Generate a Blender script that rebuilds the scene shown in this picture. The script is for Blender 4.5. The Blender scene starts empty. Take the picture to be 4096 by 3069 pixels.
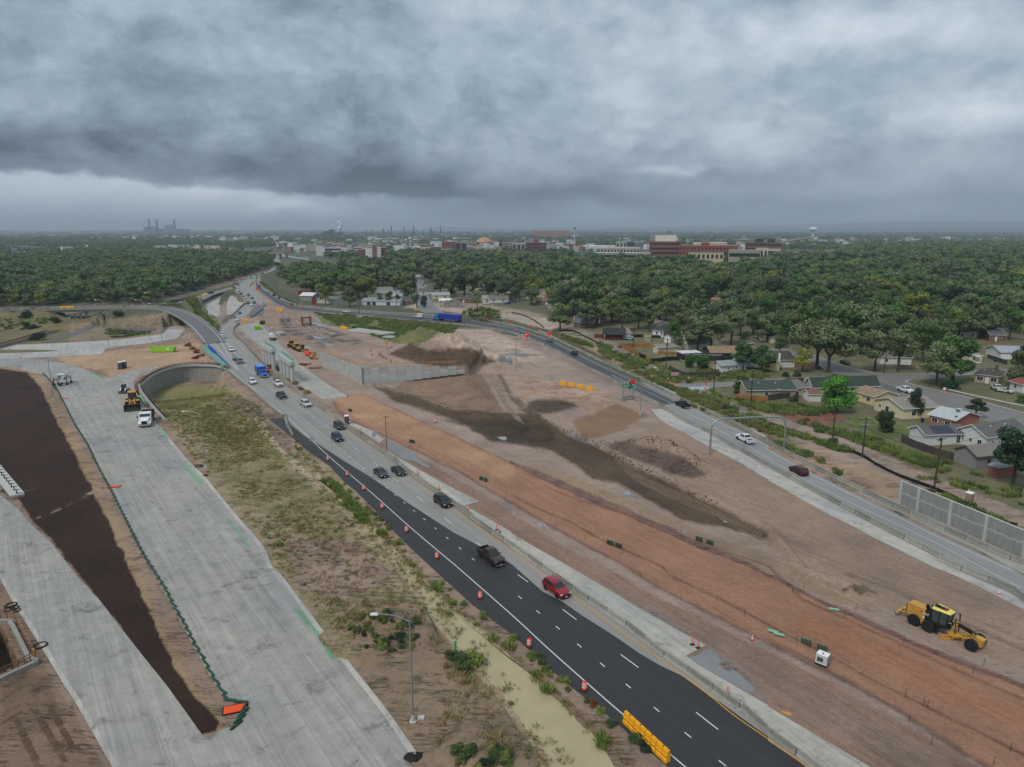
import bpy,math,random
from math import sin,cos,atan2,hypot,radians
en=enumerate;Rz=random.Random
import numpy as np
from mathutils import Vector,Matrix;V3=Vector
rnd=Rz(7)
rng=np.random.default_rng(7)
ru=rnd.uniform;PI=math.pi
sc=bpy.context.scene
COL=sc.collection
# camera, sky, sun, exposure
CAMH=50.0;FPX=2839.0;PITCH=radians(12.2);U0,V0=2048.0,1534.5
cam=bpy.data.cameras.new("camera");camo=bpy.data.objects.new("camera",cam);COL.objects.link(camo)
camo.location=(0,0,CAMH);camo.rotation_euler=(PI/2-PITCH,0,0)
cam.sensor_width=36.0;cam.lens=36.0*FPX/4096.0;cam.clip_start=0.5;cam.clip_end=80000
sc.camera=camo
sc.view_settings.view_transform='Standard';sc.view_settings.look='None'
sc.view_settings.exposure=0.0;sc.view_settings.gamma=1.0
try:sc.view_settings.use_curve_mapping=False
except Exception:pass
sc.cycles.max_bounces=5;sc.cycles.diffuse_bounces=3;sc.cycles.glossy_bounces=2
sc.cycles.transmission_bounces=2;sc.cycles.transparent_max_bounces=8;sc.cycles.volume_bounces=0
sc.cycles.use_denoising=True
sc.cycles.caustics_reflective=False;sc.cycles.caustics_refractive=False
def lin(h):
 h=h.lstrip('#');o=[]
 for i in(0,2,4):
  c=int(h[i:i+2],16)/255.0
  o.append(c/12.92 if c<=0.04045 else((c+0.055)/1.055)**2.4)
 return(o[0],o[1],o[2],1.0)
class NT:
 def __init__(s,tree):s.t=tree;s.n=tree.nodes;s.l=tree.links
 def new(s,typ,**kw):
  n=s.n.new(typ)
  for k,v in kw.items():setattr(n,k,v)
  return n
 def put(s,sock,v):
  if isinstance(v,bpy.types.NodeSocket):s.l.new(v,sock)
  elif v is not None:sock.default_value=v
 def math(s,op,a,b=None,c=None,clamp=False):
  n=s.new('ShaderNodeMath',operation=op,use_clamp=clamp)
  s.put(n.inputs[0],a)
  if b is not None:s.put(n.inputs[1],b)
  if c is not None:s.put(n.inputs[2],c)
  return n.outputs[0]
 def k(s,a,b):s.l.new(a,b)
 def mul(s,*a,**k):return s.math('MULTIPLY',*a,**k)
 def sub(s,*a,**k):return s.math('SUBTRACT',*a,**k)
 def add(s,*a,**k):return s.math('ADD',*a,**k)
 def vm(s,op,a,b=None,scale=None):
  n=s.new('ShaderNodeVectorMath',operation=op)
  s.put(n.inputs[0],a)
  if b is not None:s.put(n.inputs[1],b)
  if scale is not None:s.put(n.inputs['Scale'],scale)
  return n.outputs['Value']if op in('DOT_PRODUCT','LENGTH')else n.outputs[0]
 def noise(s,vec,scale,detail=4,rough=0.55,dist=0.0,color=False):
  n=s.new('ShaderNodeTexNoise');s.put(n.inputs['Vector'],vec)
  n.inputs['Scale'].default_value=scale;n.inputs['Detail'].default_value=detail
  n.inputs['Roughness'].default_value=rough;n.inputs['Distortion'].default_value=dist
  return n.outputs['Color']if color else n.outputs['Fac']
 def ramp(s,f,lo,hi,a=0.0,b=1.0):
  n=s.new('ShaderNodeMapRange');s.put(n.inputs[0],f)
  n.inputs[1].default_value=lo;n.inputs[2].default_value=hi
  n.inputs[3].default_value=a;n.inputs[4].default_value=b
  n.interpolation_type='SMOOTHSTEP'
  return n.outputs[0]
 def mix(s,f,a,b,mode='MIX'):
  n=s.new('ShaderNodeMix',data_type='RGBA',blend_type=mode)
  s.put(n.inputs[0],f);s.put(n.inputs[6],a);s.put(n.inputs[7],b)
  return n.outputs[2]
 def mapping(s,vec,loc=(0,0,0),rot=(0,0,0),scale=(1,1,1)):
  n=s.new('ShaderNodeMapping');s.put(n.inputs[0],vec)
  n.inputs['Location'].default_value=loc;n.inputs['Rotation'].default_value=rot;n.inputs['Scale'].default_value=scale
  return n.outputs[0]
SUN_EL,SUN_AZ=radians(52),radians(215)
world=bpy.data.worlds.new("World");sc.world=world;world.use_nodes=True
def ray(u,v):
 x=(u-U0)/FPX;y=-(v-V0)/FPX
 return(x,cos(PITCH)+y*sin(PITCH),-sin(PITCH)+y*cos(PITCH))
def build_world():
 t=NT(world.node_tree);t.n.clear()
 out=t.new('ShaderNodeOutputWorld');bg=t.new('ShaderNodeBackground');bg.inputs['Strength'].default_value=1.0
 sky=t.new('ShaderNodeTexSky',sky_type='NISHITA');sky.sun_disc=False
 sky.sun_elevation=SUN_EL;sky.sun_rotation=SUN_AZ;sky.air_density=1.5;sky.dust_density=3.0
 skyc=t.mix(1.0,sky.outputs[0],(0.06,0.06,0.06,1),'MULTIPLY')
 tc=t.new('ShaderNodeTexCoord');d=tc.outputs['Generated']
 sep=t.new('ShaderNodeSeparateXYZ');t.k(d,sep.inputs[0])
 X,Y,Z=sep.outputs
 el=t.math('ARCSINE',Z)
 az=t.math('ARCTAN2',X,Y)
 elc=t.math('MAXIMUM',el,0.0)
 den=t.add(t.math('MAXIMUM',Z,0.0),0.07)
 comb=t.new('ShaderNodeCombineXYZ');t.k(t.math('DIVIDE',X,den),comb.inputs[0]);t.k(t.math('DIVIDE',Y,den),comb.inputs[1])
 plane=comb.outputs[0]
 aeb=t.new('ShaderNodeCombineXYZ');t.k(az,aeb.inputs[0]);t.k(el,aeb.inputs[1])
 ae=aeb.outputs[0]
 n0=t.noise(t.mapping(ae,scale=(1.0,1.9,1)),3.2,5,0.55,color=True)
 warp=t.vm('SCALE',t.vm('SUBTRACT',n0,(0.5,0.5,0.5)),scale=0.16)
 n0b=t.noise(t.mapping(ae,scale=(1.0,1.6,1)),13.0,5,0.6,color=True)
 warp2=t.vm('SCALE',t.vm('SUBTRACT',n0b,(0.5,0.5,0.5)),scale=0.045)
 wae=t.vm('ADD',t.vm('ADD',ae,warp),warp2)
 b1=t.noise(plane,0.42,4,0.5,0.3)
 b2=t.noise(t.mapping(ae,loc=(3,1,0),scale=(1,1.45,1)),5.5,9,0.58,0.25)
 b3=t.noise(t.mapping(ae,loc=(7,2,0),scale=(1,1.5,1)),14.0,8,0.62,0.3)
 L=t.add(t.mul(t.sub(b1,0.5),0.05),0.405)
 L=t.add(L,t.mul(t.sub(b2,0.5),0.24))
 hf=t.ramp(el,0.02,0.12)
 L=t.add(L,t.mul(t.mul(t.sub(b3,0.5),0.34),hf))
 for sc_,lo,hi,amt in((5.0,.44,.56,.045),(10.5,.46,.57,.03),(23.0,.48,.58,.016)):
  nb=t.noise(t.mapping(t.vm('ADD',ae,t.vm('SCALE',warp2,scale=.5)),loc=(sc_,2,0),scale=(1,1.55,1)),sc_,10,.58,.15)
  L=t.add(L,t.mul(t.mul(t.sub(t.ramp(nb,lo,hi),.5),amt),hf))
 def blob(L,xd,yd,rx,ry,amt,p=1.0):
  """a cloud or a gap at display pixel (xd, yd) of the photograph, given as azimuth and elevation"""
  u,v=xd*1.8525,yd*1.8525
  cx,cy=(u-U0)/FPX,-(v-V0)/FPX
  dx,dy,dz=cx,cos(PITCH)+cy*sin(PITCH),-sin(PITCH)+cy*cos(PITCH)
  a=atan2(dx,dy);e=atan2(dz,hypot(dx,dy))
  q=t.vm('MULTIPLY',t.vm('SUBTRACT',wae,(a,e,0)),(FPX/(rx*1.8525),FPX/(ry*1.8525),0))
  r2=t.vm('DOT_PRODUCT',q,q)
  g=t.math('POWER',2.718,t.mul(t.math('POWER',r2,p),-1.0))
  return t.math('MULTIPLY_ADD',g,amt,L)
 for a in SKYBLOBS:L=blob(L,*a)
 w3=t.new('ShaderNodeSeparateXYZ');t.k(t.vm('ADD',t.vm('ADD',ae,t.vm('SCALE',warp,scale=.22)),t.vm('SCALE',warp2,scale=.8)),w3.inputs[0])
 br=t.new('ShaderNodeValToRGB');t.k(t.math('DIVIDE',t.add(w3.outputs[0],.7),1.4),br.inputs[0]);e=br.color_ramp.elements
 bp=[(-900,330),(0,330),(260,340),(400,362),(520,378),(570,418),(680,440),(850,462),(1000,458),(1250,450),(2211,470)]
 for i,(xd,yd)in en(bp):
  u,v=xd*1.8525,yd*1.8525;d_=ray(u,v);a=(atan2(d_[0],d_[1])+.7)/1.4;z=atan2(d_[2],hypot(d_[0],d_[1]))*5;m=e[0]if i==0 else e[1]if i==len(bp)-1 else e.new(a);m.position=max(0,min(1,a));m.color=(z,z,z,1)
 dl=t.sub(w3.outputs[1],t.mul(br.outputs[0],.2))
 wt=t.ramp(az,-.34,.12,1.0,.0)
 dark=t.mul(t.mul(t.ramp(dl,-.003,.007),t.ramp(dl,.008,.085,1.0,0.0)),t.mul(wt,-.19))
 pale=t.mul(t.mul(t.ramp(dl,-.002,.006,1.0,0.0),t.ramp(dl,-.075,-.004)),t.mul(wt,.085))
 L=t.add(L,t.add(dark,pale))
 L=t.add(t.mul(t.sub(L,0.40),1.25),0.385);L=t.math('MAXIMUM',L,0.09)
 L=t.mul(L,t.add(0.95,t.mul(t.math('MAXIMUM',Z,0.0),0.45)))
 cr=t.new('ShaderNodeValToRGB');t.k(L,cr.inputs[0]);e=cr.color_ramp.elements
 e[0].position=0.0;e[0].color=(0.0,0.0,0.0,1)
 e[1].position=1.0;e[1].color=(0.96,1.02,1.08,1)
 for pos,c in((0.13,(0.125,0.175,0.235)),(0.28,(0.255,0.330,0.415)),(0.45,(0.420,0.515,0.605)),(0.7,(0.68,0.765,0.84))):
  m=e.new(pos);m.color=(*c,1)
 cloud=cr.outputs[0]
 hz=t.ramp(el,-0.01,0.075,0.42,0.0)
 cloud=t.mix(hz,cloud,(0.27,0.36,0.46,1))
 fin=t.mix(0.94,skyc,cloud)
 t.k(fin,bg.inputs[0]);t.k(bg.outputs[0],out.inputs[0])
SKYBLOBS=[(150,290,300,30,-0.07),(850,400,260,34,-0.04),(330,120,500,110,-0.05),(720,10,230,50,-0.11),(60,30,160,60,-0.04),(980,40,190,60,0.09),(700,150,330,60,0.02),(250,410,330,40,0.10),(480,392,90,22,0.14),(655,440,70,22,0.22),(610,462,60,12,0.12),(80,430,260,40,0.0),(1250,350,300,90,-0.06),(1050,425,330,32,-0.13),(1650,445,500,28,-0.08),(900,300,260,80,-0.05),(1150,250,220,60,0.02),(1450,338,75,14,0.16),(1650,290,110,26,0.14),(1330,240,120,50,0.12),(2090,240,160,40,0.18),(1950,300,140,24,0.07),(1850,80,420,70,0.10),(1500,120,330,50,0.05),(2190,380,260,50,0.03),(1780,205,200,30,-0.04),(2050,150,200,22,-0.05),(1380,500,900,14,0.03),(560,160,60,30,0.07),(1700,360,200,24,-0.05),(420,30,260,50,0.03),]
build_world()
sun=bpy.data.lights.new("sun",'SUN');suno=bpy.data.objects.new("sun",sun);COL.objects.link(suno)
sun.energy=1.95;sun.angle=radians(16);sun.color=(1.0,0.93,0.85)
suno.rotation_euler=(PI/2-SUN_EL,0,PI-SUN_AZ)
# pixel <-> place
def W(p,z=0.0):
 d=ray(*p);t=(z-CAMH)/d[2]
 return V3((d[0]*t,d[1]*t,z))
def A(k,x,y):return(k*1024+x*.46354,800+y*.46354)
def B(k,x,y):return(k*1024+x*.46354,1500+y*.46354)
def C(k,x,y):return(k*1024+x*.46354,2301+y*.46354)
def D(x,y):return(x*1.8525,y*1.8525)
def PL(p):
 """points given as tuples or as one string of numbers"""
 if p and isinstance(p[0],str):n=[float(v)for v in p[0].split()];return list(zip(n[::2],n[1::2]))
 return p
def LA(k,*pts):return[A(k,*p)for p in PL(pts)]
def LB(k,*pts):return[B(k,*p)for p in PL(pts)]
def LC(k,*pts):return[C(k,*p)for p in PL(pts)]
def LD(*pts):return[D(*p)for p in PL(pts)]
def WL(pts,z=0.0):return[W(p,z)for p in pts]
def AD(u,v,dist):
 """the point in the direction of pixel (u, v) whose horizontal distance is dist"""
 d=ray(u,v);t=dist/hypot(d[0],d[1])
 return V3((d[0]*t,d[1]*t,CAMH+d[2]*t))
def tag(o,label=None,cat=None,group=None,kind=None):
 if label:o['label']=label
 if cat:o['category']=cat
 if group:o['group']=group
 if kind:o['kind']=kind
 return o
def empty(name,loc=(0,0,0),rz=0.0):
 o=bpy.data.objects.new(name,None);COL.objects.link(o);o.location=loc;o.rotation_euler=(0,0,rz)
 o.empty_display_size=0.3
 return o
class O:
 def __init__(s):s.v=[];s.f=[];s.m=[];s.cur=0
 def mat(s,i):s.cur=i;return s
 def add(s,vs,fs):
  b=len(s.v);s.v.extend([tuple(v)for v in vs]);s.f.extend([tuple(b+i for i in f)for f in fs]);s.m.extend([s.cur]*len(fs));return s
 def box(s,c,d,rz=0.0,taper=1.0,ry=0.0):
  """box with its bottom centre at c, size d"""
  x,y,z=d[0]/2,d[1]/2,d[2]
  vs=[]
  for zz,k in((0,1),(z,taper)):
   for sx,sy in((-1,-1),(1,-1),(1,1),(-1,1)):vs.append(V3((sx*x*k,sy*y*k,zz)))
  if ry:R=Matrix.Rotation(ry,3,'Y');vs=[R@v for v in vs]
  if rz:R=Matrix.Rotation(rz,3,'Z');vs=[R@v for v in vs]
  vs=[v+V3(c)for v in vs]
  return s.add(vs,[(3,2,1,0),(4,5,6,7),(0,1,5,4),(1,2,6,5),(2,3,7,6),(3,0,4,7)])
 def beam(s,a,b,w,h=None,up=(0,0,1)):
  h=h or w;a=V3(a);b=V3(b);d=(b-a).normalized();u=V3(up)
  if abs(d.dot(u))>0.98:u=V3((1,0,0))
  sd=d.cross(u).normalized();u2=sd.cross(d)
  vs=[]
  for p in(a,b):
   for i,j in((-1,-1),(1,-1),(1,1),(-1,1)):vs.append(p+sd*(i*w/2)+u2*(j*h/2))
  return s.add(vs,[(3,2,1,0),(4,5,6,7),(0,1,5,4),(1,2,6,5),(2,3,7,6),(3,0,4,7)])
 def tube(s,pts,r,n=8,cap=True):
  pts=[V3(p)for p in pts];rs=r if isinstance(r,(list,tuple))else[r]*len(pts)
  b=len(s.v);vs=[]
  for i,p in en(pts):
   d=(pts[min(i+1,len(pts)-1)]-pts[max(i-1,0)]).normalized()
   u=V3((0,0,1))if abs(d.z)<0.95 else V3((1,0,0))
   sd=d.cross(u).normalized();u2=sd.cross(d)
   for k in range(n):
    a=2*PI*k/n;vs.append(p+sd*(cos(a)*rs[i])+u2*(sin(a)*rs[i]))
  fs=[]
  for i in range(len(pts)-1):
   for k in range(n):
    k2=(k+1)%n;fs.append((i*n+k,i*n+k2,(i+1)*n+k2,(i+1)*n+k))
  if cap:fs.append(tuple(reversed(range(n))));fs.append(tuple((len(pts)-1)*n+k for k in range(n)))
  return s.add(vs,fs)
 def lathe(s,prof,c=(0,0,0),n=12,axis='Z'):
  """prof: list of (r, z)"""
  vs=[]
  for r,z in prof:
   for k in range(n):
    a=2*PI*k/n;x,y=r*cos(a),r*sin(a)
    p=(x,y,z)if axis=='Z' else(x,z,y)if axis=='Y' else(z,x,y)
    vs.append(V3(p)+V3(c))
  fs=[]
  for i in range(len(prof)-1):
   for k in range(n):
    k2=(k+1)%n;fs.append((i*n+k,i*n+k2,(i+1)*n+k2,(i+1)*n+k))
  fs.append(tuple(reversed(range(n))));fs.append(tuple((len(prof)-1)*n+k for k in range(n)))
  return s.add(vs,fs)
 def prism(s,poly,z0,z1):
  n=len(poly);vs=[(p[0],p[1],z0)for p in poly]+[(p[0],p[1],z1)for p in poly]
  fs=[tuple(reversed(range(n))),tuple(range(n,2*n))]+[(i,(i+1)%n,n+(i+1)%n,n+i)for i in range(n)]
  return s.add(vs,fs)
 def side(s,prof,w,y0=0.0):
  """side profile (x, z) extruded across y, width w centred on y0"""
  n=len(prof);vs=[(p[0],y0-w/2,p[1])for p in prof]+[(p[0],y0+w/2,p[1])for p in prof]
  fs=[tuple(range(n)),tuple(reversed(range(n,2*n)))]+[((i+1)%n,i,n+i,n+(i+1)%n)for i in range(n)]
  return s.add(vs,fs)
 def quad(s,a,b,c,d):return s.add([a,b,c,d],[(0,1,2,3)])
 def loft(s,rings,close=True,cap=True):
  n=len(rings[0]);vs=[p for r in rings for p in r];fs=[]
  for i in range(len(rings)-1):
   for k in range(n if close else n-1):
    k2=(k+1)%n;fs.append((i*n+k,i*n+k2,(i+1)*n+k2,(i+1)*n+k))
  if cap:fs.append(tuple(reversed(range(n))));fs.append(tuple((len(rings)-1)*n+k for k in range(n)))
  return s.add(vs,fs)
 def mesh(s,name,mats,smooth=None):
  me=bpy.data.meshes.new(name);me.from_pydata([tuple(v)for v in s.v],[],s.f)
  for m in(mats if isinstance(mats,(list,tuple))else[mats]):me.materials.append(m)
  if any(s.m):me.polygons.foreach_set('material_index',s.m)
  fix_normals(me)
  if smooth is not None:
   me.shade_smooth()
   try:me.set_sharp_from_angle(angle=radians(smooth))
   except Exception:pass
  return me
 def bd(s,name,mats,parent=None,smooth=None):
  return link(name,s.mesh(name,mats,smooth),parent)
import bmesh
def fix_normals(me):
 bm=bmesh.new();bm.from_mesh(me);bmesh.ops.recalc_face_normals(bm,faces=bm.faces[:]);bm.to_mesh(me);bm.free()
def link(name,me,parent=None,loc=None,rz=None):
 o=bpy.data.objects.new(name,me);COL.objects.link(o)
 if parent is not None:o.parent=parent
 if loc is not None:o.location=loc
 if rz is not None:o.rotation_euler=(0,0,rz)
 return o
KIDS={}
def kids(o):
 return[c for c in bpy.data.objects if c.parent==o]
def snapshot(o):
 """(object, [children snapshots]) of a finished thing, read once, for copying"""
 return(o,[snapshot(c)for c in kids(o)])
def copy_tree(snap,parent=None):
 o,ch=snap
 c=o.copy();COL.objects.link(c)
 if parent is not None:c.parent=parent
 for s in ch:copy_tree(s,c)
 return c
def place(o,loc,rz=0.0,label=None,group=None,scale=None):
 o.location=loc;o.rotation_euler=(0,0,rz)
 if label:o['label']=label
 if group:o['group']=group
 if scale:o.scale=(scale,)*3 if not isinstance(scale,tuple)else scale
 return o
MATS={}
def pm(name,col,rough=0.7,var=0.12,scale=2.0,metal=0.0,rnd_=0.0,bump=0.0,spec=0.4,stretch=(1,1,1),coat=0.0):
 """a painted or plain surface: base colour, uneven by two noises, optionally a little different on each object"""
 if name in MATS:return MATS[name]
 m=bpy.data.materials.new(name);m.use_nodes=True;t=NT(m.node_tree)
 bs=m.node_tree.nodes['Principled BSDF']
 tc=t.new('ShaderNodeTexCoord');v=t.mapping(tc.outputs['Object'],scale=stretch)
 n1=t.noise(v,scale,4,0.6);n2=t.noise(v,scale*9,3,0.6)
 f=t.add(t.mul(t.sub(n1,0.5),var*3.0),t.mul(t.sub(n2,0.5),var*1.6))
 f=t.add(f,1.0)
 if rnd_:
  oi=t.new('ShaderNodeObjectInfo')
  f=t.add(f,t.mul(t.sub(oi.outputs['Random'],0.5),rnd_*2))
 c=lin(col)if isinstance(col,str)else(*col,1.0)
 cc=t.vm('SCALE',c[:3],scale=f)
 t.k(cc,bs.inputs['Base Color'])
 bs.inputs['Roughness'].default_value=rough;bs.inputs['Metallic'].default_value=metal
 bs.inputs['Specular IOR Level'].default_value=spec
 if coat:bs.inputs['Coat Weight'].default_value=coat
 if bump:
  b=t.new('ShaderNodeBump');b.inputs['Strength'].default_value=bump;b.inputs['Distance'].default_value=0.1
  t.k(n2,b.inputs['Height']);t.k(b.outputs[0],bs.inputs['Normal'])
 MATS[name]=m
 return m
ROADANG=atan2(-0.85,0.52)
def ground_mat(name,col,kind='concrete',rough=0.75):
 """paving sheets, in world metres: slabs' stains, wheel wear along the run, cracks"""
 if name in MATS:return MATS[name]
 m=bpy.data.materials.new(name);m.use_nodes=True;t=NT(m.node_tree)
 bs=m.node_tree.nodes['Principled BSDF']
 tc=t.new('ShaderNodeTexCoord');p=tc.outputs['Object']
 c=lin(col)[:3]
 pr=t.mapping(p,rot=(0,0,-STREAK.get(kind,ROADANG)))
 n1=t.noise(p,0.045,5,0.62,0.6);n2=t.noise(p,0.5,6,0.7,0.3);n3=t.noise(p,6.0,4,0.7)
 st=t.noise(t.mapping(pr,scale=(0.02,0.9,1)),1.0,5,0.6)
 st2=t.noise(t.mapping(pr,scale=(0.09,3.2,1)),1.0,3,0.6)
 f=1.0
 if kind in('concrete','concrete2'):
  a=t.mul(t.sub(n1,0.5),0.8)
  b=t.mul(t.sub(n2,0.5),0.75)
  s_=t.mul(t.sub(st,0.5),0.7)
  s2=t.mul(t.sub(st2,0.5),0.6)
  g=t.mul(t.sub(n3,0.5),0.35)
  f=t.add(t.add(t.add(a,b),t.add(s_,s2)),t.add(g,1.0))
  sc_=t.noise(t.vm('ADD',p,t.vm('SCALE',t.noise(p,0.35,3,0.6,color=True),scale=3.0)),0.22,6,0.75,1.2)
  blot=t.ramp(sc_,0.54,0.68,0.0,0.42)
  f=t.sub(f,blot)
  bt=t.new('ShaderNodeTexBrick');t.k(pr,bt.inputs['Vector']);bt.offset=0.0
  bt.inputs['Scale'].default_value=1.0;bt.inputs['Mortar Size'].default_value=0.045;bt.inputs['Mortar Smooth'].default_value=0.4
  bt.inputs['Brick Width'].default_value=9.0;bt.inputs['Row Height'].default_value=4.2
  bt.inputs['Color1'].default_value=(1.03,1.03,1.03,1);bt.inputs['Color2'].default_value=(0.95,0.95,0.95,1);bt.inputs['Mortar'].default_value=(0.78,0.78,0.78,1)
  f=t.math('MAXIMUM',f,0.42)
  colr=t.mix(1.0,t.vm('SCALE',c,scale=f),bt.outputs['Color'],'MULTIPLY')
  tint=t.ramp(n1,0.35,0.6)
  colr=t.mix(tint,colr,t.mix(1.0,colr,(1.05,1.0,0.95,1),'MULTIPLY'))
 else:
  s_=t.mul(t.sub(st,0.5),0.8)
  s2=t.mul(t.sub(st2,0.5),0.25)
  b=t.mul(t.sub(n2,0.5),0.25)
  g=t.mul(t.sub(n3,0.5),0.35)
  a=t.mul(t.sub(n1,0.5),0.5)
  f=t.add(t.add(t.add(a,b),t.add(s_,s2)),t.add(g,1.0))
  colr=t.vm('SCALE',c,scale=t.math('MAXIMUM',f,0.4))
 t.k(colr,bs.inputs['Base Color'])
 rr=t.add(t.mul(t.sub(n1,0.5),0.7),rough,clamp=True)
 t.k(rr,bs.inputs['Roughness'])
 b=t.new('ShaderNodeBump');b.inputs['Strength'].default_value=0.25;b.inputs['Distance'].default_value=0.02
 t.k(n3,b.inputs['Height']);t.k(b.outputs[0],bs.inputs['Normal'])
 MATS[name]=m
 return m
STREAK={'concrete':atan2(*(lambda a,b:((b-a).y,(b-a).x))(W(B(0,1000,600)),W(C(1,300,1200))))}
# outlines of the paved surfaces (photo pixels -> world)
PAV={}
PAV['left_pavement']=(LA(0,'0 1328 190 1368 400 1383 600 1420 760 1470 880 1540 950 1530 1100 1490 1290 1440 1400 1440 1330 1462 1210 1500 1160 1560')+LB(0,'1150 60 1165 130 1230 250 1300 350 1360 430 1470 560 1620 735 1770 880 1900 1040 2040 1210 2209 1400')+LB(1,'80 1530 130 1657')+LC(1,'210 0 400 250 580 490 700 630 870 850 1000 1010 1150 1210 1300 1430 1460 1657 1700 2000')+LC(0,'1200 2000 980 1657 780 1310 640 1070 540 920 420 720 230 420 110 230 0 30 -300 -400 -900 -1150')+LB(0,'-850 250 -200 900 0 1035 160 1160 250 1270 440 1450 600 1657')+LC(0,'680 30 860 220 960 350 1100 530 1250 720 1450 970 1600 1180 1700 1320 1760 1400 1830 1380 1960 1320 2030 1310 2100 1110 1950 1085 1850 930 1740 740 1600 480 1480 260 1340 0')+LB(0,'1220 1500 1130 1340 1030 1160 930 950 850 820 770 640 700 520 620 400 560 280 490 130 430 60 370 0')+LA(0,'250 1480 120 1450 0 1440 -800 1440 -800 1370'),'concrete','#92928f',0.060)
PAV['ramp_pavement']=(LA(0,'-900 1262 0 1255 450 1240 800 1222 1090 1200 1390 1160 1385 1095 1600 1078 1660 1160 1500 1200 1300 1235 1080 1260 950 1275 915 1285 875 1332 500 1352 190 1368 0 1372 -800 1375 -800 1330 0 1326 400 1312 535 1303 440 1295 0 1292 -900 1296'),'concrete2','#a5a5a3',0.068)
PAV['pier_pavement']=(LA(0,'2060 1095 2120 1160 2209 1230')+LA(1,'60 1290 330 1560 430 1657')+LB(1,'450 130 580 215 660 207 700 195 800 192 610 80')+LA(1,'600 1580 390 1430 250 1290 120 1150 50 1085 0 1050'),'concrete2','#9c9b97',0.060)
PAV['new_lane_pavement']=(LA(0,'1760 805 1960 797 1920 850 1895 930 1900 1000 1920 1040 1845 1045 1830 1005 1780 1000 1775 965 1730 960 1740 912 1700 905 1720 850'),'concrete2','#a2a29f',0.060)
PAV['new_lane_pavement.001']=(LA(0,'1990 825 2035 840 2060 880 2100 885 2080 920 2000 1000 1960 990 1955 930 1970 860'),'concrete2','#a2a29f',0.060)
PAV['barrier_strip']=(LB(1,'740 400 800 400 1000 480 1105 560 1060 590 900 480'),'concrete2','#a3a39d',0.062)
PAV['barrier_strip.001']=(LB(1,'1130 660 1180 690 1250 730 1600 930 1925 1100 1790 1135 1600 1030 1300 830'),'concrete2','#a3a39d',0.15)
PAV['barrier_strip.002']=(LB(1,'1790 1135 1830 1150 2209 1370')+LB(2,'0 1380 150 1470 480 1657')+LC(2,'600 0 870 160 1100 300 1400 470 1670 620 1500 710 1620 800 1900 960 2209 1140')+LC(3,'0 1150 300 1330 850 1657 1300 1930 820 1930 400 1657 0 1375')+LC(2,'2080 1270 1840 1100 1620 940 1420 800 1230 660 1070 530 900 410 760 310 600 200 350 20')+LB(1,'2209 1500 2000 1330'),'concrete2','#a3a39d',0.25)
PAV['ramp_shoulder']=(LB(2,'1200 300 1290 293 1400 350 1700 510 1960 660 2209 800')+LB(3,'310 970 665 1165 945 1315 1265 1480 1450 1580 1560 1657')+LC(3,'1860 60 2070 150 2209 240 2500 370 2500 430')+LC(3,'2209 300 1990 190 1800 90 1600 0')+LB(3,'1420 1657 1150 1520 900 1400 700 1290 560 1225 300 1080 0 910')+LB(2,'2209 905 1990 770 1700 620 1500 510 1380 450 1280 390'),'concrete2','#a4a4a1',0.060)
PAV['ramp_shoulder.001']=(LB(3,'760 1010 860 1000 1150 1110 1500 1270 1850 1430 2209 1590 2500 1720 2500 1850 2080 1657 1850 1530 1480 1360 1160 1200'),'concrete2','#8f8e8a',0.060)
RAMP_L=LA(1,'0 770 150 880 250 940 500 970 900 1000 1300 1040 1800 1080 2209 1148')+LA(2,'330 1285 600 1430 950 1615')+LB(2,'1040 160 1300 290 1470 400 1700 510 1960 660 2209 800')+LB(3,'310 970 665 1165 945 1315 1265 1480 1450 1580 1560 1657')+LC(3,'1860 60 2070 150 2209 240 2500 370')
RAMP_R=LA(1,'0 700 60 760 200 850 350 915 600 945 1000 975 1500 1005 1900 1045 2209 1095')+LA(2,'350 1215 700 1390 1100 1575 1400 1657')+LB(2,'1400 215 1700 355 2000 495 2209 605')+LB(3,'0 640 400 855 760 1035 1160 1225 1480 1385 1850 1555 2080 1657')+LC(3,'2500 190')
PAV['ramp_road']=(RAMP_L+RAMP_R[::-1],'asphalt','#858583',0.064)
HW_R=LA(1,'60 1000 0 1028')+LA(0,'2130 1040 2060 1090 2030 1130 2040 1180 2100 1240 2209 1365')+LA(1,'100 1470 200 1560 320 1657')+LB(1,'400 190 560 300 700 400 760 450 1000 620 1130 700 1300 840 1500 990 1700 1130 1900 1290 2209 1500')+LC(2,'350 20 600 200 760 310 900 410 1070 530 1230 660 1420 800 1620 940 1840 1100 2080 1270 2209 1360')+LC(3,'400 1657 820 1930')
HW_L=LA(0,'2209 652 2100 700 2010 750 2030 790 2090 850 2120 900 2050 960 1900 1080 1860 1120 1850 1230 1770 1240 1900 1390 1970 1470 2100 1580')+LB(1,'0 180 240 375 600 690 940 985 1300 1300 1730 1670')+LC(2,'905 1175 1490 1680 1900 2000')
PAV['highway']=(HW_L+HW_R[::-1]+LA(1,'90 900 0 800')+LA(0,'2150 740')+LA(1,'40 665'),'asphalt','#8a8883',0.072)
ASPH_L=LB(1,'110 380 300 530 450 660 640 790 760 920 880 1020 960 1100 1080 1220 1180 1340 1340 1500 1510 1657')+LC(1,'1860 250 2209 510')+LC(2,'120 620 310 790 480 940 640 1065 900 1270 1020 1380 1350 1657 1700 2000')
ASPH_R=LB(1,'235 375 300 435 420 530 600 640 760 745 950 860 1100 960 1300 1100 1500 1230 1700 1360 1910 1470 2209 1640')+LC(2,'270 150 430 230 600 350 900 540 1100 680 1270 780 1480 880 1640 1000 1800 1105 2209 1400')+LC(3,'0 1435 330 1657 700 1900')
PAV['asphalt_lane']=(ASPH_L+ASPH_R[::-1],'asphalt','#2e2e30',0.078)
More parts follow.
